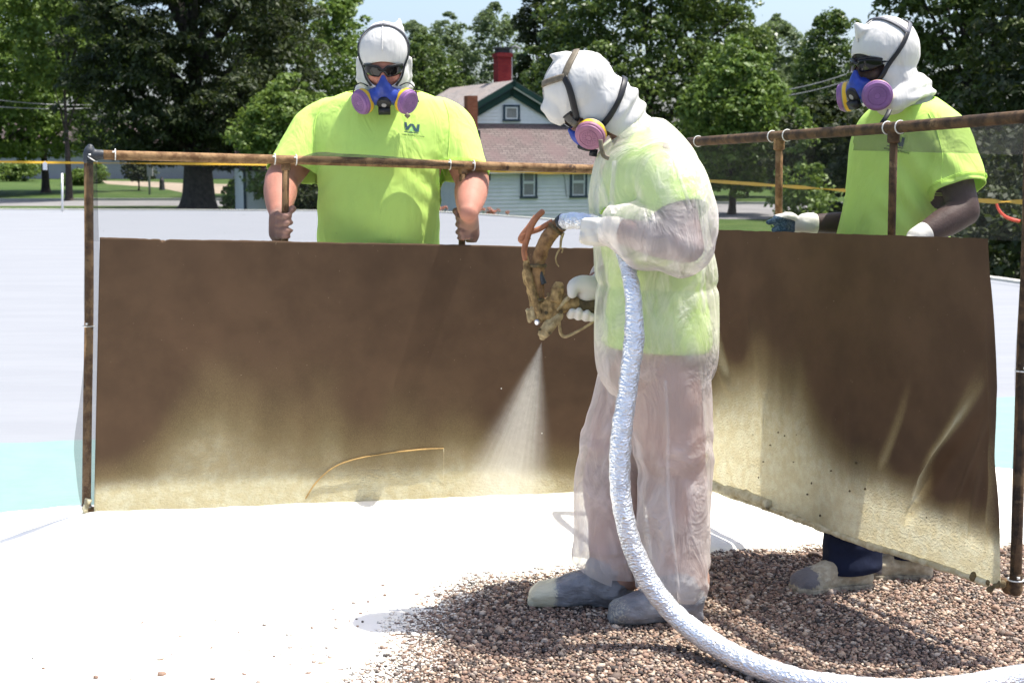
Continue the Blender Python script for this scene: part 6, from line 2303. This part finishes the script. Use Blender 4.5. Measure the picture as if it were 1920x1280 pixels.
# hood with a black band under it
def hood3(mb):
    mb.limb([V(1716, 168, 4.60), V(1700, 178, 4.53), V(1675, 188, 4.50)], [0.040, 0.042, 0.036], 18, 4)
    mb.limb([V(1717, 160, 4.66), V(1722, 174, 4.68)], [0.035, 0.034], 14, 3)
hood, bvh3 = make_hood(h3, P3, neck3 + np.array([0, 0, 0.02]), (0.074, -0.018, 0.057), [((0.0, 0.072, 0.102), (0.012, 0.092, 0.134), 0.028, 0.007)], 0.082, 31.0, 0.004, hood3)
b = MB()
b.ball(h3.L(0, -0.004, 0.036), np.array([0.080, 0.096, 0.094]) * 1.0, h3.ax(), seg=28, ring=16)
Vt, F = b.V(), b.f
Vt, F = cut(Vt, F, lambda P: np.maximum(0.019 - h3.loc(P)[2], 0.0 - h3.loc(P)[1]))
o = mesh_obj('head_band', Vt, F, m_black, P3)
sunglasses(h3, P3, 0.0)
r3 = respirator(h3, P3, m_purple, 0.80, (0.061, 0.082, -0.092))
L = h3.L
for s in (-1, 1):
    strap(r3, [L(s * 0.056, 0.098, -0.064), L(s * 0.078, 0.060, -0.020), L(s * 0.095, 0.010, 0.040), L(s * 0.088, -0.030, 0.085)], 0.014, bvh3, m_black)
    strap(r3, [L(s * 0.088, -0.030, 0.085), L(s * 0.070, 0.000, 0.122), L(s * 0.040, 0.020, 0.142), L(0, 0.028, 0.150)], 0.014, bvh3, m_strap)
    strap(r3, [L(s * 0.088, -0.030, 0.085), L(s * 0.070, -0.062, 0.110), L(s * 0.040, -0.085, 0.122), L(0, -0.092, 0.122)], 0.014, bvh3, m_strap)
    strap(r3, [L(s * 0.066, 0.080, -0.105), L(s * 0.085, 0.03, -0.118), L(s * 0.090, -0.03, -0.115), L(s * 0.07, -0.075, -0.095), L(0, -0.105, -0.09)], 0.016, bvh3, m_black, off=0.006)
b = MB()
b.box(L(-0.062, 0.098, -0.066), (0.008, 0.004, 0.011), [nrm(0.6 * h3.f + 0.8 * h3.r), nrm(0.8 * h3.f - 0.6 * h3.r), h3.u])
b.box(L(-0.084, 0.040, -0.112), (0.010, 0.004, 0.012), [h3.f, h3.r, h3.u])
b.build('buckle', m_black, r3)
strap(r3, [V(1668, 206, 4.40), V(1664, 216, 4.385), V(1656, 228, 4.38), V(1650, 236, 4.40)], 0.013, None, m_black, 'strap_end', flat_dir=(-0.4, -0.9, 0))

# ------------------------------------------------------------------ 3. the spraying worker in the translucent coverall
Ys = 4.27
base = np.array([V(1200, 1150, Ys)[0], Ys, 0])
P2 = empty('person', base, label='bent worker in translucent white coverall spraying foam from a caked spray gun', category='person',
           group='roof workers in white hoods and respirators')
s_ = lambda px, py, dY=0.0: V(px, py, Ys + dY)
h2 = Head(V(1100, 182, 4.22), nrm((-0.57, 0.08, -0.81)), nrm((-0.82, 0.0, 0.57)), 0.95)
neck2 = s_(1188, 254, 0.0)
shl, shr = s_(1248, 302, -0.18), s_(1222, 304, 0.17)
ell, wrl = V(1290, 462, 3.96), V(1140, 428, 4.06)
elr, wrr = V(1205, 480, 4.50), V(1118, 528, 4.36)
hips2 = [s_(1222, 640, 0.09), s_(1242, 640, -0.09)]
an_f, an_n = G(1160, 1138) + np.array([0, 0, 0.10]), G(1282, 1163) + np.array([0, 0, 0.10])      # far (his right) and near foot
kn_f, kn_n = V(1150, 880, 4.34), V(1262, 880, 4.19)
mb = MB()
head_skin(h2, mb, neck2)
mb.loft([(s_(1196, 248), X_ * 0.050, Y_ * 0.060), (s_(1206, 272), X_ * 0.068, Y_ * 0.13), (s_(1212, 312), X_ * 0.100, Y_ * 0.175), (s_(1216, 380), X_ * 0.120, Y_ * 0.185),
         (s_(1222, 470), X_ * 0.118, Y_ * 0.165), (s_(1230, 560), X_ * 0.125, Y_ * 0.165), (s_(1232, 650), X_ * 0.125, Y_ * 0.165), (s_(1232, 690), X_ * 0.10, Y_ * 0.14)], 28, 4)
mb.limb([shl, lerp(shl, ell, 0.5), ell], [0.052, 0.054, 0.046], 18, 4)
mb.limb([ell, lerp(ell, wrl, 0.35), lerp(ell, wrl, 0.75), wrl], [0.046, 0.050, 0.040, 0.031], 18, 4)
mb.limb([shr, lerp(shr, elr, 0.5), elr], [0.052, 0.054, 0.045], 18, 4)
mb.limb([elr, lerp(elr, wrr, 0.4), wrr], [0.044, 0.043, 0.031], 18, 4)
for hp, kn, an in ((hips2[0], kn_f, an_f), (hips2[1], kn_n, an_n)):
    mb.limb([hp, lerp(hp, kn, 0.5), kn, lerp(kn, an, 0.4), an], [0.098, 0.090, 0.064, 0.062, 0.044], 18, 4)
Vt, F = organic(mb, 0.006, 4)
mesh_obj('body', Vt, F, m_skin_brown, P2)
# neon shirt under the suit, hem hanging at the hip
mb = MB()
mb.loft([(s_(1198, 242), X_ * 0.058, Y_ * 0.080), (s_(1207, 266), X_ * 0.080, Y_ * 0.145), (s_(1212, 310), X_ * 0.122, Y_ * 0.195), (s_(1214, 380), X_ * 0.142, Y_ * 0.195),
         (s_(1222, 470), X_ * 0.150, Y_ * 0.19), (s_(1230, 540), X_ * 0.143, Y_ * 0.175), (s_(1231, 620), X_ * 0.162, Y_ * 0.20), (s_(1231, 690), X_ * 0.162, Y_ * 0.20)], 36, 5)
cs = lerp(shl, ell, 0.62)
mb.limb([shl + np.array([-0.01, 0.01, -0.02]), lerp(shl, cs, 0.5), cs + nrm(cs - shl) * 0.05], [0.070, 0.082, 0.086], 22, 4)
cs2 = lerp(shr, elr, 0.62)
mb.limb([shr, lerp(shr, cs2, 0.5), cs2 + nrm(cs2 - shr) * 0.05], [0.068, 0.082, 0.084], 22, 4)
Vt, F = organic(mb, 0.009, 6)
Vt = displace(Vt, F, fold_fn(Vt, 41.0, 0.005, 0.4))
Vt, F = cut(Vt, F, plane_cut(cs, cs - shl, 0.15))
Vt, F = cut(Vt, F, plane_cut(cs2, cs2 - shr, 0.15))
hemn = nrm((-0.05, 0.02, -1))
Vt, F = cut(Vt, F, plane_cut(s_(1230, 644), hemn))
o = mesh_obj('shirt', Vt, F, m_neon, P2)
solidify(o, 0.003, -1)
# work trousers
mb = MB()
for hp, kn, an in ((hips2[0], kn_f, an_f), (hips2[1], kn_n, an_n)):
    mb.limb([hp, lerp(hp, kn, 0.5), kn, lerp(kn, an, 0.45), lerp(kn, an, 0.92)], [0.092, 0.104, 0.092, 0.085, 0.078], 20, 4)
mb.ball(lerp(hips2[0], hips2[1], 0.5) + np.array([0, 0, 0.03]), (0.130, 0.155, 0.12))
Vt, F = organic(mb, 0.009, 6)
Vt = displace(Vt, F, fold_fn(Vt, 45.0, 0.009, 0.8))
mesh_obj('trousers', Vt, F, m_tan, P2)
# taped boots
for hl, to, k in ((G(1186, 1140), G(992, 1138), 0), (G(1314, 1166), G(1142, 1172), 1)):
    tp = lerp(hl, to, 0.24) + np.array([0.0, 0.0, 0.115])
    Vt, F, t = shoe(hl + np.array([0, 0.0, 0.010]), to + np.array([0, 0.0, 0.010]), tp, 0.058, 0.120, 0.072, 50 + k)
    # a lump of foam at the toe cap
    o = mesh_obj('boot', Vt, F, m_boot, P2)
    attr(o, 'foam', np.clip((1.15 if k == 0 else 0.42) * sstep(0.58, 0.92, t) + 0.06 * fbm(Vt, 20, 2), 0, 1))
# the suit shell
mb = MB()
mb.loft([(s_(1200, 226), X_ * 0.066, Y_ * 0.095), (s_(1210, 252), X_ * 0.096, Y_ * 0.165), (s_(1212, 300), X_ * 0.148 + Z_ * 0.0, Y_ * 0.218), (s_(1213, 370), X_ * 0.168, Y_ * 0.222),
         (s_(1222, 450), X_ * 0.174, Y_ * 0.215), (s_(1228, 500), X_ * 0.178, Y_ * 0.215), (s_(1230, 532), X_ * 0.174, Y_ * 0.21), (s_(1230, 560), X_ * 0.178, Y_ * 0.215), (s_(1229, 620), X_ * 0.182, Y_ * 0.22), (s_(1228, 690), X_ * 0.172, Y_ * 0.205), (s_(1227, 730), X_ * 0.13, Y_ * 0.17)], 44, 5, ex=2.3)
for hp, kn, an, c in ((hips2[0], kn_f, an_f, 0), (hips2[1], kn_n, an_n, 1)):
    low = np.array([an[0] + (-0.035 if c == 0 else -0.04), an[1], 0.05])
    mb.limb([hp + np.array([0, 0, 0.02]), lerp(hp, kn, 0.5), kn, lerp(kn, low, 0.5), lerp(kn, low, 0.85), low], [0.128, 0.122, 0.108, 0.103, 0.101, 0.096], 24, 5)
mb.limb([shl + np.array([-0.01, 0.03, -0.02]), lerp(shl, ell, 0.35), lerp(shl, ell, 0.75), ell + np.array([-0.012, 0.0, 0])], [0.096, 0.100, 0.092, 0.074], 24, 5)
mb.limb([ell + np.array([-0.01, 0, 0.0]), lerp(ell, wrl, 0.35) + np.array([0, 0, 0.004]), lerp(ell, wrl, 0.72) + np.array([0, 0, 0.008]), wrl + np.array([0.01, 0, 0.005])], [0.074, 0.085, 0.078, 0.048], 24, 5)
mb.limb([shr + np.array([0, 0, -0.02]), lerp(shr, elr, 0.5), elr], [0.086, 0.096, 0.080], 22, 4)
mb.limb([elr, lerp(elr, wrr, 0.5), wrr + np.array([0.01, 0, 0])], [0.078, 0.068, 0.044], 22, 4)
Vt, F = organic(mb, 0.0075, 7)
rel = Vt - s_(1228, 532)
d = fold_fn(Vt, 61.0, 0.010, 0.35) + 0.0035 * ridge(Vt * np.array([1, 1, 0.22]), 9, 2, 77.0) * sstep(1.0, 0.75, Vt[:, 2])
# blouson gather at the waist seam
d -= 0.006 * np.exp(-((rel[:, 2] + 0.03 * rel[:, 0]) / 0.012) ** 2) * (np.abs(rel[:, 1]) < 0.24) * sstep(0.30, 0.16, np.linalg.norm(Vt[:, :2] - s_(1228, 532)[:2], axis=1))
d += 0.006 * np.sin(np.arctan2(rel[:, 1], rel[:, 0]) * 16 + 2 * fbm(Vt, 5, 2)) * np.exp(-(rel[:, 2] / 0.09) ** 2)
# sharp diagonal folds on the near sleeve
dm = np.linalg.norm(Vt - lerp(shl, ell, 0.85), axis=1)
d += 0.009 * ridge(Vt @ np.array([[0.8, 0, -0.5], [0, 1, 0], [0.5, 0, 0.35]]), 9, 2, 8.0) * sstep(0.22, 0.05, dm)
dm = np.linalg.norm(Vt - lerp(ell, wrl, 0.6), axis=1)
d += 0.009 * ridge(Vt @ np.array([[0.5, 0, -0.5], [0, 1, 0], [0.5, 0, 1.0]]), 10, 2, 3.0) * sstep(0.18, 0.05, dm)
# knees and ankles
d += 0.008 * ridge(Vt * np.array([0.7, 0.7, 1.6]), 8, 2, 5.0) * np.exp(-((Vt[:, 2] - 0.50) / 0.10) ** 2)
d += 0.010 * ridge(Vt * np.array([0.8, 0.8, 1.4]), 9, 2, 6.0) * np.exp(-((Vt[:, 2] - 0.16) / 0.07) ** 2)
Vt = displace(Vt, F, d)
for an, zc in ((an_f, V(1150, 1078, 4.34)[2]), (an_n, V(1255, 1104, 4.20)[2])):
    Vt, F = cut(Vt, F, plane_cut((an[0], an[1], zc), (-0.42 if an is an_f else -0.16, 0, -1), 0.22))
Vt, F = cut(Vt, F, plane_cut(wrl + nrm(wrl - ell) * 0.012, wrl - ell, 0.11, None, near_axis(ell, wrl, 0.068)))
Vt, F = cut(Vt, F, plane_cut(wrr + nrm(wrr - elr) * 0.0, wrr - elr, 0.10, None, near_axis(elr, wrr, 0.058)))
Vt, F = cut(Vt, F, plane_cut(s_(1190, 226), nrm((-0.62, 0, 0.78)), 0.17))
suit = mesh_obj('coverall', Vt, F, m_suit, P2)
bvs = bvh(suit)
# seams: thin doubled strips along the sleeve, the leg and the front opening
def seam(pts, w=0.012, name='seam'):
    C = catmull(pts, 10)
    Q, N2 = [], []
    for c in C:
        hit = bvs.ray_cast(Vector(c + np.array([0, -0.6, 0])), Vector((0, 1, 0)), 1.2)
        if hit[0] is not None:
            Q.append(np.array(hit[0]) + np.array([0, -0.0025, 0]))
            N2.append(np.array(hit[1]))
    if len(Q) < 4:
        return
    Q = np.array(Q)
    for _ in range(2):
        Q[1:-1] = 0.5 * Q[1:-1] + 0.25 * (Q[:-2] + Q[2:])
    T = np.gradient(Q, axis=0)
    rows = []
    for q, t in zip(Q, T):
        s = nrm(np.cross(nrm(t), (0, -1, 0)))
        rows.append([q - s * w / 2, q + np.array([0, -0.002, 0]), q + s * w / 2])
    b = MB()
    b.grid(np.array(rows))
    b.build(name, m_suit, suit)
seam([s_(1232, 690), s_(1238, 780), s_(1240, 900), s_(1250, 1000), s_(1258, 1085)], 0.010)
seam([s_(1250, 250, -0.2), s_(1262, 320, -0.2), s_(1290, 390, -0.3)], 0.010)
seam([s_(1145, 300), s_(1140, 350), s_(1138, 392)], 0.014)
# hood of white knit
def hood2(mb):
    # bulging forehead drape with a loose tip, folds at the nape
    mb.limb([h2.L(0, 0.065, 0.045), h2.L(0, 0.088, 0.070), h2.L(0.0, 0.103, 0.088)], [0.058, 0.036, 0.011], 16, 4)
    mb.limb([h2.L(0, -0.02, -0.03), h2.L(0, -0.045, -0.09), s_(1184, 226)], [0.080, 0.062, 0.052], 18, 4)
hood, bvh2 = make_hood(h2, P2, s_(1182, 262, -0.01), (0.074, -0.032, 0.048), [((0.0, -0.050, 0.120), (0.0, -0.040, 0.165), 0.034, 0.005), ((0, -0.040, 0.160), (0.0, -0.030, 0.183), 0.006, 0.0015)], 0.068, 71.0, 0.005, hood2,
                       hem=plane_cut(s_(1176, 268), nrm((-0.45, 0, -0.9)), 0.2))
sunglasses(h2, P2, 0.0)
r2 = respirator(h2, P2, m_pink, 0.95, (0.072, 0.070, -0.072))
L = h2.L
for s in (-1, 1):
    strap(r2, [L(s * 0.062, 0.098, -0.034), L(s * 0.082, 0.060, 0.000), L(s * 0.095, 0.010, 0.055), L(s * 0.086, -0.012, 0.092)], 0.019, bvh2, m_black)
    strap(r2, [L(s * 0.086, -0.012, 0.092), L(s * 0.065, 0.022, 0.120), L(s * 0.03, 0.045, 0.135), L(0, 0.050, 0.138)], 0.019, bvh2, m_strap_brown)
    strap(r2, [L(s * 0.086, -0.012, 0.092), L(s * 0.068, -0.060, 0.105), L(s * 0.035, -0.088, 0.108), L(0, -0.095, 0.106)], 0.019, bvh2, m_strap_brown)
    strap(r2, [L(s * 0.074, 0.052, -0.085), L(s * 0.090, 0.005, -0.088), L(s * 0.088, -0.050, -0.085), L(s * 0.06, -0.095, -0.070), L(0, -0.112, -0.060)], 0.017, bvh2, m_black, off=0.006)
b = MB()
b.box(L(-0.078, 0.085, -0.016), (0.011, 0.005, 0.009), [h2.u, h2.r, h2.f])
b.build('buckle', m_strap_brown, r2)
strap(r2, [V(1126, 262, 4.10), V(1128, 280, 4.095), V(1132, 292, 4.10), V(1142, 297, 4.10)], 0.012, None, m_strap_brown, 'strap_end', flat_dir=(0, -1, 0))

# gloves of the sprayer: one on the gun handle, one on the hose
GY = 4.30
gun_ax = nrm(V(1132, 578, GY) - V(1040, 562, GY))
gh = V(1094, 573, GY)
mb = MB()
grip_hand(mb, gh, -gun_ax, nrm((0.0, 0.75, 0.66)), 0.017, 1.10, start=20, sweep=172, wrist=wrr, order=1, thumb=False, fr=0.0118)
mb.limb([V(1112, 536, GY + 0.0), V(1092, 532, GY - 0.012), V(1076, 536, GY - 0.022), V(1073, 550, GY - 0.026)], [0.030, 0.027, 0.021, 0.016], 16, 4)
mb.limb([V(1100, 548, GY + 0.01), V(1120, 540, GY + 0.02), wrr + np.array([0.02, 0, 0])], [0.032, 0.036, 0.038], 18, 4)
Vt, F = organic(mb, 0.004, 4)
mesh_obj('glove', Vt, F, m_glove, P2)
mb = MB()
hh = V(1118, 420, 4.12)
grip_hand(mb, hh, (-1.0, 0.0, 0.05), nrm((0.0, -0.5, -0.85)), 0.0215, 1.05, start=10, sweep=150, wrist=wrl, order=-1, fr=0.0112, thumb=False)
for kx, ky, kr in ((1097, 416, 0.0125), (1096, 427, 0.0135), (1099, 438, 0.0135), (1105, 447, 0.012)):
    mb.limb([V(kx, ky, 4.085), V(kx + 14, ky + 1, 4.065), V(kx + 28, ky + 2, 4.075)], [kr, kr * 1.1, kr * 1.3], 12, 3)
mb.limb([wrl, wrl + (ell - wrl) * 0.12], [0.036, 0.040], 18, 3)
Vt, F = organic(mb, 0.004, 4)
mesh_obj('glove', Vt, F, m_glove, P2)

# ================================================================== SPRAY GUN, HOSE, SPRAY
gp = lambda px, py, d=0.0: V(px, py, GY + d)
gun = empty('spray_gun', gp(1040, 575), label='foam caked brown spray gun pointing down in the white gloved hand', category='spray gun')
def caked(name, build, mat, amp=0.0035, vox=0.0035, parent=gun, seed=0, sm=3):
    mb = MB()
    build(mb)
    Vt, F = organic(mb, vox, sm)
    Vt = displace(Vt, F, amp * fbm(Vt, 55, 3, seed) + amp * 0.6 * fbm(Vt, 140, 2, seed))
    return mesh_obj(name, Vt, F, mat, parent)
ga = [gun_ax, Y_, np.cross(gun_ax, Y_)]
def f_body(m):
    m.box(gp(1038, 570), (0.040, 0.022, 0.029), [nrm((0.8, 0, 0.6)), Y_, nrm((-0.6, 0, 0.8))])
    m.limb([gp(1020, 590), gp(1052, 560)], [0.026, 0.024], 16, 2)
    m.limb([gp(1050, 575), gp(1078, 568)], [0.022, 0.020], 16, 2)
caked('gun_body', f_body, m_caked, 0.0022, vox=0.003, seed=1, sm=2)
def f_handle(m):
    m.loft([(gp(1062, 569), Y_ * 0.015, Z_ * 0.021), (gp(1095, 573), Y_ * 0.015, Z_ * 0.019), (gp(1128, 577), Y_ * 0.016, Z_ * 0.024), (gp(1131, 577), Y_ * 0.014, Z_ * 0.021)], 20, 3, ex=4)
caked('gun_handle', f_handle, m_caked_dark, 0.0012, seed=2)
def f_cyl(m):
    m.lathe(gp(1042, 566, -0.012), nrm(gp(1047, 528) - gp(1040, 566)), [(0, 0.021), (0.045, 0.021), (0.048, 0.017), (0.055, 0.017), (0.057, 0.012), (0.062, 0.012)], 22)
caked('air_cylinder', f_cyl, m_caked, 0.0012, seed=3, sm=2)
def f_nozzle(m):
    m.limb([gp(1048, 592, -0.01), gp(1035, 606, -0.012), gp(1025, 618, -0.012)], [0.014, 0.018, 0.019], 16, 3)
    m.limb([gp(1028, 606, -0.012), gp(1018, 626, -0.012)], [0.017, 0.014], 16, 2)
    m.lathe(gp(1020, 622, -0.012), nrm(gp(1015, 640) - gp(1021, 620)), [(0, 0.017), (0.012, 0.016), (0.018, 0.009), (0.026, 0.007)], 18)
caked('nozzle_head', f_nozzle, m_caked_light, 0.0022, seed=4, sm=2)
b = MB()
for px, py in ((1012, 617), (1031, 624)):
    b.lathe(gp(px, py, -0.028), (0, -1, 0), [(0, 0.0052), (0.002, 0.0052), (0.0021, 0.003), (0.0005, 0.0028)], 14)
b.build('bolt_head', m_caked_dark, gun)
b = MB()
b.lathe(gp(1008, 603, -0.02), nrm((-0.4, -0.8, -0.2)), [(0, 0.009), (0.006, 0.009), (0.008, 0.006)], 14)
b.build('bare_fitting', m_steel, gun)
def f_side(m):
    m.limb([gp(999, 578, -0.006), gp(1001, 596, -0.006)], [0.0085, 0.0085], 12, 2)
    m.limb([gp(990, 582, -0.004), gp(993, 602, -0.004)], [0.0075, 0.007], 12, 2)
    m.limb([gp(1000, 590), gp(1014, 596)], [0.008, 0.009], 12, 2)
caked('side_block', f_side, m_caked_light, 0.002, seed=5, sm=2)
def f_arm(m):
    m.limb([gp(1046, 580, -0.022), gp(1062, 562, -0.022)], [0.0055, 0.006], 10, 2)
    m.limb([gp(1056, 568, -0.022), gp(1066, 558, -0.022)], [0.0075, 0.008], 10, 2)
caked('trigger_arm', f_arm, m_caked_light, 0.001, seed=6, sm=2)
b = MB()
b.tube([gp(1047, 592), gp(1049, 612), gp(1052, 626), gp(1060, 631), gp(1075, 625), gp(1092, 616), gp(1108, 606), gp(1116, 599)], [0.006, 0.005, 0.005, 0.005, 0.0045, 0.004, 0.004, 0.003], 10, 5)
b.build('trigger_guard', m_caked_light, gun)
def f_fat(m):
    m.limb([gp(1058, 416, -0.01), gp(1040, 430, -0.01), gp(1022, 455, -0.01), gp(1011, 485), gp(1008, 512), gp(1011, 545), gp(1016, 580)], [0.0225, 0.0225, 0.0225, 0.022, 0.021, 0.016, 0.012], 20, 5)
caked('supply_hose', f_fat, simple('brown_caked_hose', (0.20, 0.095, 0.035), 0.85, 0.4, 30, 0.8, 80, 0.006, second=(0.36, 0.21, 0.09)), 0.0028, seed=7)
def f_thin(m):
    m.limb([gp(986, 482, -0.01), gp(990, 510, -0.012), gp(999, 545, -0.014), gp(1010, 580, -0.014), gp(1016, 600, -0.014)], [0.0085, 0.012, 0.0125, 0.0115, 0.010], 14, 5)
    m.limb([gp(987, 495), gp(989, 528), gp(996, 560), gp(1001, 585)], [0.010, 0.009, 0.008, 0.008], 12, 4)
    m.limb([gp(984, 512), gp(986, 532)], [0.009, 0.008], 12, 2)
caked('caked_hose_bundle', f_thin, m_caked, 0.003, seed=8)
b = MB()
b.tube([gp(986, 488, -0.01), gp(983, 470, -0.01), gp(987, 452, -0.01), gp(996, 425, -0.014), gp(1007, 407, -0.02), gp(1016, 398, -0.022)], 0.0092, 12, 5)
b.ball(gp(1016, 398, -0.022), 0.0092)
b.tube([gp(977, 449, -0.006), gp(981, 441, -0.006), gp(992, 436, -0.004), gp(1010, 430, -0.002), gp(1024, 422), gp(1036, 415, 0.004)], 0.0085, 12, 5)
b.tube([gp(1005, 406, -0.004), gp(992, 425, -0.004), gp(980, 440, -0.004), gp(976, 449, -0.005), gp(982, 452, -0.006), gp(992, 444, -0.008)], 0.0085, 12, 5)
b.build('orange_whip_hose', m_rust_orange, gun)
b = MB()
b.tube([gp(1013, 505, -0.012), gp(1016, 520, -0.016), gp(1020, 532, -0.016)], [0.006, 0.007, 0.009], 10, 4)
b.build('air_coupler', m_grease, gun)
for px_, py_, a_, r_ in ((1041, 429, (1058 - 1022, -(416 - 455)), 0.0245), (1009, 498, (0, -1), 0.0245), (1013, 562, (-0.2, -1), 0.0165)):
    b = MB()
    c_ax = nrm(np.array([a_[0], 0, a_[1] if a_[1] > 0 else -a_[1]])) if px_ == 1041 else nrm(np.array([a_[0], 0, a_[1]]))
    b.lathe(gp(px_, py_, -0.008) - c_ax * 0.005, c_ax, [(0, r_), (0.002, r_ + 0.0015), (0.008, r_ + 0.0015), (0.010, r_)], 22)
    b.box(gp(px_, py_, -0.008 - r_ - 0.003), (0.006, 0.004, 0.004))
    b.build('hose_clamp', m_caked_dark, gun)
b = MB()
for px_, py_ in ((1028, 552), (1052, 584), (1024, 586)):
    b.lathe(gp(px_, py_, -0.021), (0, -1, 0), [(0, 0.006), (0.005, 0.006), (0.0051, 0.003)], 6)
b.build('hex_nut', m_caked_dark, gun, smooth=False)
b = MB()
b.tube([gp(1056, 436, -0.012), gp(1052, 450, -0.016), gp(1051, 462, -0.016), gp(1050, 466), gp(1045, 474), gp(1042, 484), gp(1044, 494), gp(1048, 500)], [0.005, 0.004, 0.0035, 0.003, 0.0028, 0.0025, 0.0025, 0.002], 8, 4)
b.tube([gp(1051, 464), gp(1055, 468), gp(1053, 474)], 0.0025, 6, 3)
b.build('dangling_drip', m_caked_light, gun)

# silver hose: from the gun, through the left hand, behind the forearm, down to the roof and out of the frame
hose_pts = [(1054, 417, 4.27, 0.0225), (1080, 414, 4.20, 0.0225), (1110, 418, 4.13, 0.0225), (1140, 432, 4.14, 0.0220), (1164, 462, 4.12, 0.0215), (1178, 500, 4.05, 0.0215), (1186, 545, 4.00, 0.0220), (1188, 590, 3.98, 0.0245),
            (1187, 640, 3.97, 0.0290), (1181, 690, 3.96, 0.0270), (1174, 750, 3.95, 0.0265), (1166, 810, 3.94, 0.0290), (1162, 870, 3.93, 0.0295), (1164, 925, 3.92, 0.0275), (1174, 985, 3.91, 0.0275),
            (1193, 1045, 3.91, 0.0285), (1222, 1102, 3.90, 0.0290)]
H = [np.append(V(a, b_, c), r) for a, b_, c, r in hose_pts]
for a, b_, r in ((1275, 1160, 0.0295), (1345, 1212, 0.0305), (1420, 1248, 0.031), (1500, 1272, 0.031), (1600, 1290, 0.031), (1720, 1294, 0.031), (1830, 1284, 0.031), (1930, 1266, 0.031), (2060, 1240, 0.031), (2250, 1210, 0.031)):
    z = 0.045 if a > 1400 else (0.10 if a < 1300 else 0.06)
    g_ = G(a, b_, z)
    H.append(np.append(g_, r))
H = catmull(np.array(H), 12)
ts = np.cumsum(np.r_[0, np.linalg.norm(np.diff(H[:, :3], axis=0), axis=1)])
nt = int(ts[-1] / 0.005)
tt = np.linspace(0, ts[-1], nt)
H = np.column_stack([np.interp(tt, ts, H[:, k]) for k in range(4)])
q_ = np.column_stack([tt, tt * 0, tt * 0])
H[:, 3] *= 1 + 0.07 * fbm(q_, 13, 3, 3.3)
for k in range(3):
    H[:, k] += 0.0045 * fbm(q_, 7, 2, 11.0 + k)
b = MB()
b.tube(H[:, :3], H[:, 3], 28)
Vt = b.V()
seg = 28
angs = np.tile(np.arange(seg) * 2 * math.pi / seg, nt)
along = np.repeat(tt, seg)
Q = np.column_stack([np.cos(angs) * 1.1, np.sin(angs) * 1.1, along * 36])
wrap = np.sin(along * 2 * math.pi / 0.052 + angs)               # spiral tape wrap
dd = 0.0017 * ridge(Q, 2.1, 3, 2.0) + 0.0013 * np.sign(wrap) * np.abs(wrap) ** 0.3 * 0.5
Vt = Vt + normals(Vt, b.f[:-2]) * dd[:, None]
hose = mesh_obj('foil_hose', Vt, b.f, m_foil, None, True, H[len(H) // 2, :3], label='silver foil wrapped hose hanging down the front of the coverall onto gravel', category='hose')
b = MB()
b.tube([V(1052, 419, 4.272), V(1059, 413, 4.262)], [0.0245, 0.0242], 20)
o = b.build('tape_collar', m_grease, hose)

# the spray: a widening jet of fine droplets
S0, S1 = V(1016, 640, GY - 0.012), V(932, 985, 5.02)
ax = nrm(S1 - S0)
LEN = np.linalg.norm(S1 - S0)
q = Vector(ax).to_track_quat('Z', 'X')
t = NT('spray_mist')
sp_ = t.n('SeparateXYZ')
t.t.links.new(t.obj(), sp_.inputs[0])
zz = t.math('MAXIMUM', sp_.outputs[2], 0.004)
rx = t.math('DIVIDE', sp_.outputs[0], zz)
ry = t.math('DIVIDE', sp_.outputs[1], zz)
TAN = 0.25
rad = t.math('DIVIDE', t.math('SQRT', t.math('ADD', t.math('MULTIPLY', rx, rx), t.math('MULTIPLY', ry, ry))), TAN)
edge = t.math('POWER', t.map(rad, 1.0, 0.10), 1.3)
cb = t.n('CombineXYZ')
t.put(cb, 0, t.math('MULTIPLY', rx, 60.0))
t.put(cb, 1, t.math('MULTIPLY', ry, 60.0))
t.put(cb, 2, t.math('MULTIPLY', zz, 1.2))
streak = t.math('MULTIPLY', t.map(t.noise(1.0, 3, 0.6, cb.outputs[0]), 0.32, 0.72, 0.45, 1.4), t.map(t.noise(55, 3, 0.7), 0.35, 0.65, 0.65, 1.35))
fall = t.math('DIVIDE', 1.7, t.math('POWER', t.math('ADD', zz, 0.03), 1.15))
fade = t.map(zz, LEN * 1.0, LEN * 0.78)
dens = t.math('MULTIPLY', t.math('MULTIPLY', edge, streak), t.math('MULTIPLY', fall, fade))
pv_ = t.n('VolumePrincipled')
t.put(pv_, 'Color', (0.97, 0.95, 0.87))
t.put(pv_, 'Anisotropy', 0.35)
t.put(pv_, 'Density', dens)
m_mist = t.end(None, pv_.outputs[0])
b = MB()
n_ = 32
prof = [(0.003, 0.0022), (LEN * 0.3, LEN * 0.3 * TAN), (LEN, LEN * TAN)]
b.lathe((0, 0, 0), (0, 0, 1), prof, n_)
mist = b.build('spray_mist', m_mist, None, True, (0, 0, 0), label='fan of pale spray mist jetting down from the gun nozzle', kind='stuff')
mist.location = S0
mist.rotation_mode = 'QUATERNION'
mist.rotation_quaternion = q
# loose flecks of foam flying off
for k, (px, py, Y, r) in enumerate(((940, 728, 4.7, 0.002), (1016, 812, 4.8, 0.002))):
    b = MB()
    b.ball(V(px, py, Y), (r, r * 0.8, r * 1.1), seg=8, ring=6)
    b.build('foam_fleck', m_tie, None, True, V(px, py, Y), label='tiny pale foam fleck in the air ' + ('left of the spray mist' if k == 0 else 'just right of the spray mist'), category='fleck')
